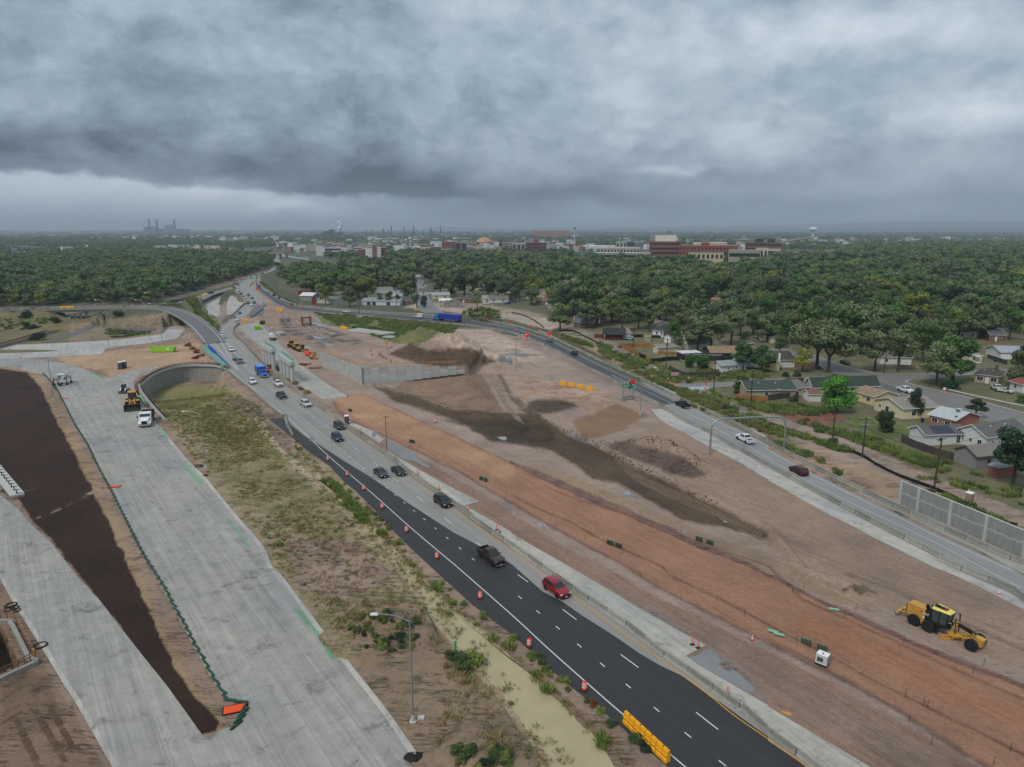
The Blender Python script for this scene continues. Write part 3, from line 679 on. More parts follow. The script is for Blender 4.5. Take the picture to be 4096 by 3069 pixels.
zone(LB(2,'500 400 900 250 1180 350 900 500 640 560'),'#8d7158',s=0.5,soft=6)
zone(LB(2,'0 0 700 100 900 240 700 340 520 240 250 190 60 200'),'#ab907c',soft=6)
zone(LA(1,'1140 1330 1330 1240 1480 1300 1650 1280 1800 1280 1950 1310 2060 1390 1960 1430 1600 1440 1420 1420'),'#5c4a3b',v=0.2,soft=5)
zone(LB(1,'1150 120 1450 20 1960 0 2060 200 2150 330 1700 280 1300 160'),'#8b7360',s=0.2,soft=5)
zone(LC(3,'610 150 760 60 950 150 1020 250 900 320 750 240'),'#6f5f50',thr=0.02,ns=2.5,k=16,soft=4)
# pools and wet gravel
for q in(LB(2,'380 460 470 470 740 610 600 580'),LB(2,'930 1015 1000 1000 1100 1060 980 1050'),LA(1,'2050 1340 2209 1320 2209 1430 2100 1400'),LB(1,'2080 530 2170 540 2150 570'),LB(1,'2050 1140 2209 1160 2209 1190'),LA(2,'0 1280 180 1330 120 1360 0 1330'),LA(1,'430 1040 560 1060 620 1100 520 1090'),LA(1,'480 1180 700 1250 600 1250')):
 zone(q,'#8d8d8c',w=1.0,soft=3,thr=-0.12,ns=3,k=10)
zone(LC(2,'900 190 1300 330 1650 600 1700 620 1900 760 2100 930 2209 1040 2209 1140 1900 960 1670 620'),'#8a7d78',w=0.3,a=0.8,soft=6)
# strokes in metres: ruts, stake-line ridges, tracks
def stroke(L,w,c,a=0.7,wet=0.0):STROKES.append((L,w,c,a,wet))
stroke(RED_LO,1.0,'#634c3f',0.6);stroke(RED_HI,0.7,'#65493c',0.5)
stroke(LB(2,'0 1040 250 1160 500 1270 700 1380 900 1480 1300 1657')+LC(2,'1350 0 1700 160 2209 420')+LC(3,'0 420 500 680 900 900 1400 1150 2209 1550'),0.7,'#6c5140',0.8)
stroke(LB(2,'310 975 600 1090 800 1150 1200 1260 1500 1400 2209 1650')+LC(3,'300 210 900 480 1500 760 2209 1080'),0.8,'#714c3b',0.6)
stroke(LC(3,'0 560 350 720 800 980 1200 1210 1300 1300 1690 1540'),0.9,'#6b5545',0.6)
stroke(LC(3,'700 0 1100 130 1500 340 2209 650'),1.6,'#6e5d4e',0.6)
stroke(LC(3,'850 0 1350 190 1700 350 2209 560'),0.7,'#776451',0.5)
for k in range(14):
 o=k*26
 stroke(LB(2,(850+o*.5,690+o*.55),(1200+o*.4,900+o*.45),(1700+o*.3,1130+o*.3),(2150,1350+o*.25)),0.4,'#94806a' if k%2 else '#483b2f',0.65)
for k in range(7):
 stroke(LB(1,(1960+k*14,0),(2050+k*14,130),(2120+k*10,250),(2209+k*6,330))+LB(2,(60+k*6,420),),0.6,'#4b3d30' if k%2 else '#b09a82',0.65)
stroke(LB(1,'2100 0 2140 90 2209 200')+LB(2,'100 300 230 380'),2.2,'#54463a',0.7)
for k in range(12):
 stroke(LB(2,(560+k*30,300-k*6),(640+k*30,240-k*4),(760+k*26,330-k*4)),0.25,'#8b7461',0.4)
for k in range(16):
 a0=980+k*70;stroke(LB(2,(a0,470+k*44),(a0+300,600+k*40)),0.3,'#bba287' if k%2 else '#85705c',0.45)
for k in range(10):
 stroke(LA(1,(180+k*30,960+k*8),(260+k*36,1060+k*10),(420+k*36,1150+k*9),(700+k*18,1230+k*3)),0.8,'#57493f' if k%2 else '#b0aaa4',0.5,0.6 if k%2 else 0.9)
for k in range(12):
 stroke(LA(0,(560+k*10,1380+k*2),(760+k*14,1420+k*5),(1000+k*10,1460-k*5),(1300+k*12,1400-k*4)),0.45,'#8a7058' if k%2 else '#c0a488',0.4)
rr=Rz(5)
for k in range(150):
 x0=rr.uniform(420,1010);y0=rr.uniform(960,1640)
 xl=350+(y0-900)*0.70;xr=640+(y0-960)*0.72
 if not(xl+40<x0<xr-30):continue
 n=rr.randint(3,6);pts=[];xx,yy=x0,y0
 for q in range(n):pts.append((xx,yy));xx+=rr.uniform(12,26)*(1+0.4*(y0>1200));yy+=rr.uniform(-6,7)
 stroke(LD(*pts),0.22 if y0>1150 else 0.35,'#5f4d40',0.75)
for k in range(40):
 x0=rr.uniform(560,800);y0=rr.uniform(960,1200)
 stroke(LD((x0-60,y0),(x0,y0+rr.uniform(-4,6)),(x0+50,y0+rr.uniform(0,9))),0.3,'#6a5747',0.6)
ground=make_ground()
def sheet(name,pts,z,mat,skirt=0.3,kind='structure'):
 """a flat paved surface with a real edge"""
 poly=[(p[0],p[1])for p in pts]
 bm=bmesh.new();vs=[bm.verts.new((x_,y_,z))for x_,y_ in poly]
 f=bm.faces.new(vs);bm.normal_update()
 if f.normal.z<0:f.normal_flip()
 bmesh.ops.triangulate(bm,faces=[f],ngon_method='EAR_CLIP')
 lo=[bm.verts.new((x_,y_,z-skirt))for x_,y_ in poly];n=len(vs)
 for i in range(n):bm.faces.new((vs[i],vs[(i+1)%n],lo[(i+1)%n],lo[i]))
 me=bpy.data.meshes.new(name);bm.to_mesh(me);bm.free();me.materials.append(mat)
 o=link(name.split('.')[0],me);tag(o,kind=kind);return o
ROADS={}
for k,(px,kd,c,z)in PAV.items():
 ROADS[k]=sheet(k,PAVW[k],z,ground_mat('paving_'+k.replace('.','_'),c,kd,0.6 if kd=='asphalt' else 0.72),skirt=0.1+z)
class DA(dict):__getattr__=dict.__getitem__
M=DA()
def mk(k,*a,**kw):M[k]=pm(k,*a,**kw);return M[k]
mk('barrier_concrete','#8b8a81',0.85,0.25,1.2,rnd_=0.22,bump=0.3);mk('precast','#a9aba8',0.85,0.16,0.5,rnd_=0.10,bump=0.2)
mk('newc','#b0b1ae',0.8,0.12,0.6,bump=0.15);mk('oldc','#8d8c87',0.85,0.25,0.8,bump=0.2)
mk('road_paint','#c4c6c6',0.6,0.14,2.0);mk('yellow_paint','#c98f2a',0.6,0.16,2.0)
mk('drum_orange','#ee4424',0.5,0.05);mk('reflective_white','#e6dad6',0.4,0.05);mk('rubber','#26272a',0.85,0.15,4)
mk('barrier_yellow','#e8a414',0.45,0.08,1.5);mk('steel','#9aa0a4',0.4,0.08,2,metal=0.6);mk('dsteel','#3a3634',0.7,0.2,2);mk('rust','#7a4a34',0.9,0.3,3)
mk('wood_pole','#4a3b30',0.9,0.2,1.5,stretch=(1,1,0.1));mk('new_wood','#b98a52',0.85,0.2,2);mk('fence_wood','#9a6a3a',0.9,0.22,2,rnd_=0.2);mk('old_fence','#4b4440',0.9,0.25,2,rnd_=0.2)
mk('glass','#20272c',0.12,0.05,1,spec=0.8);mk('tyre','#1d1e20',0.9,0.15,5);mk('rim','#8f9396',0.35,0.05,2,metal=0.7);mk('black','#17181a',0.6,0.08,3)
mk('lamp_glass','#d8dde0',0.2,0.03,3);mk('tail_red','#8c1512',0.3,0.05,3);mk('cat_yellow','#bf9040',0.5,0.12,1.2);mk('dirty_yellow','#c4953f',0.7,0.22,1.5)
mk('wheel_dirt','#8c7659',0.9,0.2,3);mk('green_sign','#00694a',0.5,0.04,1);mk('white','#e2e4e4',0.5,0.06,1);mk('orange_sign','#ff2e12',0.5,0.04,1)
mk('lime','#92c832',0.5,0.10,1);mk('blue_form','#1262c0',0.5,0.10,1.5);mk('green_epoxy','#60ad82',0.6,0.12,2);mk('form_green','#37503d',0.7,0.2,2);mk('light_green_wrap','#78b496',0.5,0.12,3)
mk('silt_green','#1f4a3d',0.85,0.15,2,rnd_=0.15);mk('orange_mat','#e8501f',0.8,0.12,4);mk('black_fabric','#141517',0.75,0.2,1.5,bump=0.3)
mk('teal_form','#5f9485',0.8,0.2,1);mk('portable_grey','#4c5256',0.6,0.08,1);mk('portable_brown','#937d62',0.7,0.1,1)
mk('white_cap','#dfe3e4',0.4,0.04,1);mk('pit_red','#6f3529',0.9,0.2,2);mk('pvc_green','#1fa56b',0.4,0.05,1);mk('solar','#2c3648',0.25,0.06,2);mk('chrome','#c9cccf',0.2,0.03,1,metal=0.9)
def along(line,step,start=0.0,end=None):
 """points (pos, heading) every step metres along a polyline of world points"""
 out=[];s=start;acc=0.0
 for i in range(len(line)-1):
  a,b=V3(line[i][:2]),V3(line[i+1][:2]);L=(b-a).length
  if L<1e-6:continue
  while s<=acc+L:
   if end is not None and s>end:return out
   q=a+(b-a)*((s-acc)/L);out.append((q,atan2((b-a).y,(b-a).x)));s+=step
  acc+=L
 return out
def plen(line):return sum((V3(line[i+1][:2])-V3(line[i][:2])).length for i in range(len(line)-1))
def smo(pts,n=4):
 """Catmull-Rom through the points"""
 P_=[V3((p[0],p[1],p[2]if len(p)>2 else 0))for p in pts];out=[]
 for i in range(len(P_)-1):
  p0,p1,p2,p3=P_[max(i-1,0)],P_[i],P_[i+1],P_[min(i+2,len(P_)-1)]
  for k in range(n):
   t=k/n;out.append(0.5*((2*p1)+(p2-p0)*t+(2*p0-5*p1+4*p2-p3)*t*t+(3*p1-p0-3*p2+p3)*t*t*t))
 out.append(P_[-1]);return out
def strip(name,line,w,z,mat,parent,s0=0.0,s1=None):
 """a painted line: thin ribbon along a polyline"""
 pts=[p for p,h in along(line,1.5,s0,s1)]
 if len(pts)<2:return
 J=O();vs=[]
 for i,p in en(pts):
  d=(pts[min(i+1,len(pts)-1)]-pts[max(i-1,0)]).normalized();n=V3((-d.y,d.x))
  vs+=[(p.x+n.x*w/2,p.y+n.y*w/2,z),(p.x-n.x*w/2,p.y-n.y*w/2,z)]
 J.add(vs,[(2*i,2*i+1,2*i+3,2*i+2)for i in range(len(pts)-1)])
 return J.bd(name,mat,parent)
hw=ROADS['highway']
EDGE=smo(WL(LA(0,'1905 1392 1975 1466 2090 1560 2209 1650')+LB(1,'0 160 260 362 430 518 600 680 770 828 940 972 1120 1130 1300 1292 1520 1480 1730 1657')+LC(2,'0 350 300 628 600 895 905 1163 1380 1565 1490 1657 1850 1970')))
YEL=smo(WL(LA(0,'2095 1018 2020 1075 1990 1115 2005 1170 2085 1280 2209 1440')+LA(1,'130 1540')+LB(1,'230 108 400 222 620 352 800 488 1000 640 1200 792 1500 1018 1700 1162 2000 1380 2209 1532')+LC(2,'490 160 800 392 1100 602 1400 822 1700 1040 1900 1205 2209 1420')+LC(3,'330 1657 700 1950')))
strip('edge_line',EDGE,0.16,0.092,M.road_paint,ROADS['asphalt_lane'])
strip('yellow_line',YEL,0.15,0.093,M.yellow_paint,hw)
GORE1=smo(WL(LA(0,'1845 1235 1880 1275 1930 1340 1985 1400 2060 1470')))
GORE2=smo(WL(LA(0,'1875 1165 1910 1235 1955 1310 2000 1385 2060 1468')))
LANE0=smo(WL(LA(0,'2105 985 2000 1060 1935 1110 1925 1150 1945 1210 2000 1290 2060 1365 2090 1410')))
for g in(GORE1,GORE2,LANE0):strip('gore_line',g,0.2,0.093,M.road_paint,hw)
def dash(name,a,b,w,z,mat,parent):
 J=O();d=(b-a).normalized();n=V3((-d.y,d.x,0))*w/2
 J.add([(p+s*n).to_tuple()[:2]+(z,)for p,s in((a,1),(a,-1),(b,-1),(b,1))],[(0,1,2,3)])
 return J.bd(name,mat,parent)
LONG=[(B(1,372,280),B(1,406,300)),(B(1,483,355),B(1,517,377)),(B(1,597,437),B(1,630,460)),(B(1,850,632),B(1,888,662)),(B(1,1008,753),B(1,1052,788)),(B(1,1182,890),B(1,1232,928)),(B(1,1386,1050),B(1,1446,1096)),(B(1,1622,1235),B(1,1690,1287)),(B(1,1900,1450),B(1,1965,1498)),(C(2,50,0),C(2,130,58)),(C(2,437,300),C(2,558,392)),(C(2,938,690),C(2,1097,808)),(C(2,1588,1190),C(2,1795,1352)),(B(1,275,210),B(1,300,228)),(B(1,190,150),B(1,212,165)),(B(1,105,90),B(1,130,106)),(B(1,38,40),B(1,58,52)),(A(0,2180,1495),A(0,2200,1515)),(A(0,2120,1430),A(0,2135,1450))]
for a,b in LONG:
 a,b=W(a),W(b);b=a+(b-a).normalized()*min(3.1,max(2.7,(b-a).length));dash('lane_dash',a,b,0.15,0.094,M.road_paint,hw)
SH=[B(1,*p)for p in((30,110),(60,130),(90,152),(120,175),(150,198),(185,222),(220,248),(255,273),(293,300),(333,328),(373,358),(413,388),(456,420),(495,452),(540,490),(583,525),(628,563),(676,602),(726,643),(762,672),(812,714),(868,762),(928,811),(990,864),(1058,920),(1127,978),(1202,1040),(1280,1106),(1364,1176),(1454,1250),(1549,1329),(1650,1412),(1760,1501),(1875,1596))]+[C(2,*p)for p in((68,196),(225,323),(395,460),(580,613),(781,780),(1003,963),(1247,1165),(1517,1386),(1815,1630))]
shw=[W(p)for p in SH]
for i,c in en(shw):
 d=(shw[min(i+1,len(shw)-1)]-shw[max(i-1,0)]).normalized();dash('lane_dash',c-d*0.45,c+d*0.45,0.15,0.095,M.road_paint,ROADS['asphalt_lane'])
for e,w_ in((LB(0,'1372 450 1470 572 1615 745 1762 890 1890 1050 2030 1220 2209 1425')+LB(1,'75 1540 120 1657')+LC(1,'202 10 390 260 568 500 688 640 858 860 988 1020 1138 1220 1288 1440 1445 1657 1690 2000'),.65),(LC(0,'1000 1657 800 1310 660 1070 560 920 440 720 250 420 130 230 20 30'),.5)):
 strip('clean_edge',smo(WL(e)),w_,.068,ground_mat('clean_edge','#a6a6a1','concrete2'),ROADS['left_pavement'])
rp=ROADS['ramp_road']
RW_R=smo(WL(LA(1,'60 775 200 868 350 928 600 958 1000 986 1500 1019 1900 1060 2209 1112')+LA(2,'350 1230 700 1405 1100 1590')+LB(2,'1380 218 1700 372 2000 512 2209 622')+LB(3,'0 650 400 873 760 1056 1160 1248 1480 1408 1850 1578 2209 1740')))
RW_C=smo(WL(LA(2,'0 1140 350 1300 700 1460 1000 1600')+LB(2,'860 0 1100 115 1350 235 1430 285 1560 350 1720 440 1900 545 2050 625 2209 720')+LB(3,'0 720 200 840 600 1050 1000 1240 1400 1430 1830 1657')+LC(3,'2209 130')))
RW_L=smo(WL(LA(1,'300 945 900 1003 1800 1082 2209 1148')+LA(2,'330 1278 600 1422 950 1604')+LB(2,'1040 150')))
strip('edge_line',RW_R,0.15,0.090,M.road_paint,rp);strip('centre_line',RW_C,0.13,0.091,M.road_paint,rp)
for e in(LB(3,'2600 640 2209 500 1800 370 1450 275 1270 208'),LB(3,'2900 520 2209 330 1700 190 1400 120 1190 62')+LA(3,'1250 1552'),LA(3,'-200 1262 0 1290 150 1292 380 1340 620 1420 760 1460 980 1500 1380 1500'),LA(3,'540 1500 400 1400 200 1335 -200 1300'),LA(3,'1560 1530 1780 1505 2209 1495 2700 1480')):
 tag(strip('kerb',smo(WL(e)),.45,.10,M.newc,None),kind='structure')
for e in(LB(3,'2600 720 2209 560 1800 425 1450 320 1330 285'),LB(3,'2900 400 2209 270 1900 205 1650 150 1500 110')):
 tag(strip('sidewalk',smo(WL(e)),1.3,.09,M.newc,None),kind='structure')
def barrier_mesh(L=3.66):
 prof=[(-.30,0),(-.30,.08),(-.17,.33),(-.10,.82),(.10,.82),(.17,.33),(.30,.08),(.30,0)]
 J=O()
 J.add([(-L/2,y,z)for y,z in prof]+[(L/2,y,z)for y,z in prof],[tuple(range(8)),tuple(reversed(range(8,16)))]+[((i+1)%8,i,8+i,8+(i+1)%8)for i in range(8)])
 return J.mesh('barrier_segment',M.barrier_concrete)
BAR=barrier_mesh()
def barrier_run(line,label,group,s0=0.0,s1=None,step=3.78,z=0.07,limit=400):
 n=0
 for q,h in along(line,step,s0,s1):
  n+=1
  o=link('concrete_barrier',BAR,None,(q.x+ru(-.03,.03),q.y+ru(-.03,.03),z),h+ru(-.012,.012))
  tag(o,label.format(n=ordinal(n)),'barrier',group)
  if n>=limit:break
def ordinal(n):return '%d%s'%(n,'th' if 10<=n%100<=20 else{1:'st',2:'nd',3:'rd'}.get(n%10,'th'))
MED=smo(WL(LC(3,'700 1900 385 1657 0 1372')+LC(2,'2080 1245 1840 1075 1620 915 1420 775 1230 640 1070 505 900 388 760 290 600 185 350 8')+LB(1,'2209 1485 1900 1270 1700 1115 1500 975 1300 825 1130 690 1000 605 760 435 560 290 400 180 180 -8')))
barrier_run(MED,'weathered concrete barrier between highway and new pavement, {n} from the bottom edge','concrete barriers along the works side of the highway')
RR=smo(WL((LB(3,'2209 1640 2080 1590 1850 1490 1480 1325 1160 1175 760 985 400 805 0 590')+LB(2,'2000 465 1700 325 1400 190')+LA(2,'1100 1545 700 1365 350 1195')+LA(1,'2209 1085 1900 1035'))))
RL=smo(WL((LC(3,'2209 215 2070 128 1860 35')+LB(3,'1560 1640 1450 1565 1265 1465 945 1300 665 1150 310 958 0 790')+LB(2,'1960 648 1700 500 1470 390 1300 280 1040 150')+LA(2,'950 1608 600 1428 330 1282')+LA(1,'2209 1150 1800 1082'))))
barrier_run(RR,'grey concrete barrier on the houses side of the ramp road, {n} from the right edge','concrete barriers on the houses side of the ramp')
barrier_run(RL,'stained concrete barrier on the dirt side of the ramp road, {n} from the right edge','concrete barriers on the dirt side of the ramp')
def far_barrier(line,name_label,z=0.06):
 J=O();L=along(line,3.8)
 for q,h in L:J.box((q.x,q.y,z),(3.7,.35,.85),h)
 return tag(J.bd('concrete_barrier_row',M.barrier_concrete),kind='stuff')
far_barrier(smo(WL(LA(1,'1860 1030 1500 998 1000 970 600 940 350 910 200 845 60 755 0 690'))),'')
far_barrier(smo(WL(LA(1,'1780 1084 1300 1044 900 1003 500 975 250 945 150 885 0 775'))),'')
far_barrier(smo(WL(LA(1,(160,-8+1560),(100,1458),(0,1355))+LA(0,'2209 1352 2100 1230 2030 1175 2015 1125 2050 1085 2130 1040 2209 990')+LA(1,'80 920 60 890'))),'')
far_barrier(smo(WL(LA(0,'1870 1235 1862 1150 1862 1110 1905 1060 2020 985 2090 915 2125 895 2110 860 2030 800 2005 765'))),'')
far_barrier(smo(WL(LA(0,'1975 1490 2080 1580 2180 1657')+LB(1,'30 205 130 290 230 368'))),'')
for pts,zz in((LB(1,'250 362 275 450 315 520'),.08),):
 barrier_run(WL(pts),'concrete barrier angled onto the new asphalt taper, {n} from the highway','angled barriers at the asphalt taper',z=.09)
for p,h,lb in((B(2,362,52),-0.25,'lone concrete barrier lying beside the yellow barriers on bare dirt'),):
 o=link('concrete_barrier',BAR,None,W(p)+V3((0,0,.05)),h);tag(o,lb,'barrier')
def make_drum():
 r=empty('traffic_drum',(0,0,0));tag(r,'orange and white traffic drum','traffic drum')
 J=O();J.lathe([(.30,.06),(.30,.30),(.285,.31),(.285,.52),(.27,.53),(.27,.74),(.255,.75),(.255,.93),(.2,.98),(.2,1.0)],n=14);J.box((0,0,.99),(.26,.05,.10))
 J.bd('body',M.drum_orange,r,40)
 for z,rr in((.36,.289),(.58,.274),(.80,.259)):
  b=O();b.lathe([(rr,z),(rr-.002,z+.13)],n=14);b.bd('band',M.reflective_white,r,40)
 b=O();b.lathe([(.43,0),(.43,.05),(.32,.09),(.32,.12)],n=14);b.bd('base',M.rubber,r,40)
 return r
drum=make_drum();drum_s=snapshot(drum);used=[False]
def put(first,snap,flag,loc,rz=0,label=None,group=None,scale=None):
 o=first if not flag[0]else copy_tree(snap);flag[0]=True
 return place(o,loc,rz,label,group,scale)
df=[False]
DR=[C(2,625,995),C(2,148,618),C(1,1935,203)]+[B(1,*p)for p in((1562,1587),(1300,1358),(1090,1155),(930,995),(788,872),(622,740),(366,638))]
for i,p in en(DR):
 put(drum,drum_s,df,P(p)+V3((0,0,.09 if i<9 else 0)),ru(0,3),'orange and white drum on the asphalt shoulder, %s counting back from the yellow barriers'%ordinal(i+1),'drums along the asphalt shoulder')
for p,lb in((B(1,1548,412),'lone orange drum standing in the dirt beside the dark mud track'),(B(2,1346,52),'topmost orange drum of the cluster where the side road is closed'),(B(2,1362,82),'orange drum second from the top at the closed side road'),(B(2,1376,92),'orange drum third from the top at the closed side road'),(B(2,1400,100),'orange drum fourth from the top at the closed side road'),(B(2,1412,108),'orange drum fifth from the top at the closed side road'),(B(2,1424,113),'lowest orange drum of the cluster at the closed side road'),(B(2,1525,45),'drum alone in the weeds behind the closed side road'),(B(2,1666,115),'orange drum in the puddle on the closed side road'),(A(0,178,1370),'orange drum at the fork of the concrete ramps by the brown slope')):
 put(drum,drum_s,df,P(p),ru(0,3),lb,'drums around the works')
for i,p in en([(15,950),(105,955),(118,945),(195,950),(318,948),(385,935),(450,942),(757,928),(820,918),(890,920),(948,925),(1040,930),(1145,912),(1255,912)]):
 w=W(A(0,*p),7.65);put(drum,drum_s,df,w,0,'orange drum on the rail overpass deck, %s from the left'%ordinal(i+1),'drums on the overpass')
for i,p in en([(2110,1030),(2130,1012),(2145,1002),(2160,985),(2020,850),(2045,855),(2035,845),(2120,1500)]):
 if i<7:put(drum,drum_s,df,W(A(0,*p),.06),0,'orange drum at the highway bend by the new lanes, %s from the bottom'%ordinal(i+1),'drums at the highway bend')
for i,p in en([(10,885),(15,900),(20,915),(10,930),(25,870)]):
 put(drum,drum_s,df,W(A(1,*p),.1),0,'orange drum closing the old carriageway beside the dark pavement','drums closing the old carriageway')
def make_panel():
 r=empty('vertical_panel');tag(r,'orange and white striped vertical panel','warning panel')
 J=O();J.box((0,0,.12),(.04,.22,.95));J.bd('panel',M.orange_sign,r)
 s=O()
 for k in range(4):
  z=.22+k*.21;s.add([(.024,-.10,z),(.024,.10,z+.10),(.024,.10,z+.19),(.024,-.10,z+.09)],[(0,1,2,3)])
  s.add([(-.024,-.10,z),(-.024,.10,z+.10),(-.024,.10,z+.19),(-.024,-.10,z+.09)],[(3,2,1,0)])
 s.bd('stripe',M.reflective_white,r);b=O();b.box((0,0,0),(.42,.6,.12),taper=.8);b.bd('base',M.rubber,r);return r
pan=make_panel();pan_s=snapshot(pan);pf=[False]
for p,zz,lb in((C(2,1860,1035),.25,'striped panel on the lowest part of the concrete strip'),(C(2,1605,628),.25,'striped panel at the corner of the concrete strip, nearer of the pair'),(C(2,1557,600),.25,'striped panel at the corner of the concrete strip, farther of the pair'),(B(1,2103,1360),.25,'lower striped panel of two beside the long concrete strip'),(B(1,2076,1340),.25,'upper striped panel of two beside the long concrete strip'),(B(1,1835,1170),.1,'thin striped panel just below the end of the wedge of concrete'),(B(1,1580,990),.16,'striped panel halfway along the wedge of concrete'),(B(1,1396,860),.16,'striped panel near the top of the wedge of concrete'),(B(1,1205,722),.1,'striped panel behind the barrier below the puddle'),(B(1,903,507),.1,'striped panel behind the barrier near the portable toilet'),(B(1,790,188),.1,'striped panel at the end of the wide new pavement'),(B(2,455,75),.05,'striped panel leaning by the yellow water barriers')):
 put(pan,pan_s,pf,W(p,zz),ru(-.5,.5)-0.9,lb,'striped warning panels')
def make_cone():
 r=empty('traffic_cone');tag(r,'orange traffic cone with white collar','traffic cone')
 J=O();J.lathe([(.16,.04),(.13,.25)],n=10);J.lathe([(.09,.5),(.07,.62)],n=10);J.bd('body',M.drum_orange,r,40)
 J=O();J.lathe([(.13,.25),(.09,.5)],n=10);J.lathe([(.07,.62),(.03,.78)],n=10);J.bd('collar',M.reflective_white,r,40)
 J=O();J.box((0,0,0),(.38,.38,.04));J.bd('base',M.rubber,r);return r
cone=make_cone();cone_s=snapshot(cone);cf=[False]
put(cone,cone_s,cf,P(C(3,-900+905,0))if False else P(C(2,2073,565)),0,'orange cone with white collar alone on the red base')
put(cone,cone_s,cf,P(C(3,1993,165)),0,'cone tucked against the ramp barrier near the grader')
# yellow water-filled barriers
def make_water_barrier(L=1.95,H=1.05,Wd=.55):
 r=empty('water_barrier');tag(r,'yellow plastic water-filled barrier','water barrier')
 J=O();prof=[(-Wd/2,0.02),(-Wd/2,.28),(-Wd*.36,.34),(-Wd*.36,.52),(-Wd*.42,.56),(-Wd*.42,.66),(-Wd*.34,.70),(-Wd*.34,.88),(-Wd*.24,H),(Wd*.24,H),(Wd*.34,.88),(Wd*.34,.70),(Wd*.42,.66),(Wd*.42,.56),(Wd*.36,.52),(Wd*.36,.34),(Wd/2,.28),(Wd/2,0.02)]
 n=len(prof);rings=[[(x,y*k,z)for y,z in prof]for x,k in((-L/2,.8),(-L/2+.06,1),(-.25,1),(-.22,.93),(.22,.93),(.25,1),(L/2-.06,1),(L/2,.8))]
 J.loft(rings);J.box((-.55,0,H-.005),(.35,.2,.05));J.box((.55,0,H-.005),(.35,.2,.05));J.bd('body',M.barrier_yellow,r,35)
 c=O();c.lathe([(.09,H),(.09,H+.02),(.05,H+.05)],n=10);c.bd('filler_cap',M.black,r)
 g=O()
 for s in(-1,1):
  for x in(-.6,0,.6):g.box((x,s*Wd*.42+s*.0,.585),(.38,.03,.05))
 g.bd('rib',M.barrier_yellow,r);return r
wb=make_water_barrier();wb_s=snapshot(wb);wf=[False]
WBL=[W(C(2,975,1275)),W(C(2,1345,1625))];dd=(WBL[1]-WBL[0]);hd=atan2(dd.y,dd.x);st_=dd.length/3.9
for i in range(4):
 q=WBL[0]+dd*((i+.45)/3.9)
 put(wb,wb_s,wf,(q.x,q.y,.09),hd,'big yellow water barrier by the near shoulder, %s from the top'%ordinal(i+1),'yellow water barriers by the near shoulder',(dd.length/4/1.99,1.25,1.25))
for i,p in en([(437,88),(513,98),(591,112),(668,133)]):
 put(wb,wb_s,wf,P(B(2,*p)),-.35,'yellow water barrier on bare dirt below the ramp, %s of four from the left'%ordinal(i+1),'yellow water barriers on the dirt',1.15)
for i,p in en([(535,935),(565,934),(595,934),(625,934)]):
 put(wb,wb_s,wf,W(A(0,*p),7.65),0,'yellow water barrier on the overpass deck, %s of four from the left'%ordinal(i+1),'yellow water barriers on the overpass',1.05)
for i,p in en([(750,1108),(775,1118)]):
 put(wb,wb_s,wf,P(A(1,*p)),-.5,'orange-yellow water barrier at the edge of the weedy triangle, %s from the left'%ordinal(i+1),'water barriers by the concrete girders',1.3)
for p,s,lb in((A(0,1755,830),1.3,'yellow water barrier at the top of the new lanes'),(A(0,1990,770),1.1,'yellow water barrier beside the highway above the new lanes'),(A(0,2108,1050),1.3,'yellow water barrier where the closed lanes begin'),(A(1,205,965),1.9,'yellow water barriers blocking the muddy yard entrance'),(A(1,1385,955),1.3,'orange-yellow tank-like barrier on the gravel behind the ramp')):
 put(wb,wb_s,wf,P(p),0.1,lb,None,s)
def make_lamp(h=11.5,arm=3.2):
 r=empty('street_lamp');tag(r,'grey steel street lamp','street lamp')
 J=O();J.tube([(0,0,.5),(0,0,h*.5),(0,0,h)],[.13,.10,.075],8);J.bd('pole',M.steel,r,50)
 J=O();pts=[(0,0,h-.1)]+[(-arm*t,0,h+.75*sin(t*PI*.55))for t in(.25,.5,.75,1.0)];J.tube(pts,[.06,.05,.045,.04,.04],6);J.bd('arm',M.steel,r,50)
 J=O();z=pts[-1][2];J.box((-arm-.35,0,z-.08),(.85,.34,.14),taper=.8);J.bd('lamp_head',M.lamp_glass,r)
 J=O();J.lathe([(.38,0),(.38,.12),(.24,.15),(.17,.75),(.17,.8)],n=10);J.bd('base',M.newc,r);return r
lamp=make_lamp();lamp_s=snapshot(lamp);lf=[False]
LAMPS=[(C(1,1355,1265),12.0,0.0,'tall street lamp standing in the weedy field nearest the camera'),(B(0,1775,800),12.2,0.0,'street lamp at the upper edge of the weedy field beside the pavement'),(B(0,463,215),14,0.0,'thin street lamp at the edge of the brown mulch slope'),(A(0,943,1265),20,.05,'thick tall lamp post left of the green dumpster'),(A(0,1402,1250),18,.3,'lamp post directly behind the green dumpster'),(A(0,1270,1175),17,0.1,'lamp post on the weedy island below the overpass ramp'),(A(0,1348,1100),17,0.1,'lamp post on the slope under the overpass ramp'),(B(2,1107,340),12.8,PI,'street lamp beside the green road sign'),(A(2,315,1335),13,PI,'street lamp by the ramp next to the orange warning diamond'),(A(2,35,1510),14,PI,'street lamp on the dirt below the ramp bend'),(A(1,2125,1190),21,PI,'tallest lamp pole with twin bars at the ramp bend'),(A(1,1812,1110),17,PI,'plain lamp pole right of the blue lorry'),(A(1,2103,1160),14,0.2,'lamp pole with curved arm beside the twin-bar pole'),(A(1,2165,1080),16,0,'lamp pole behind the ramp bend with small head'),(A(1,690,955),11,PI,'lamp pole at the end of the alley by the billboard')]
for p,h,rz,lb in LAMPS:
 b=P(p);o=put(lamp,lamp_s,lf,b,rz,lb,'street lamps',(1,1,h/11.9))
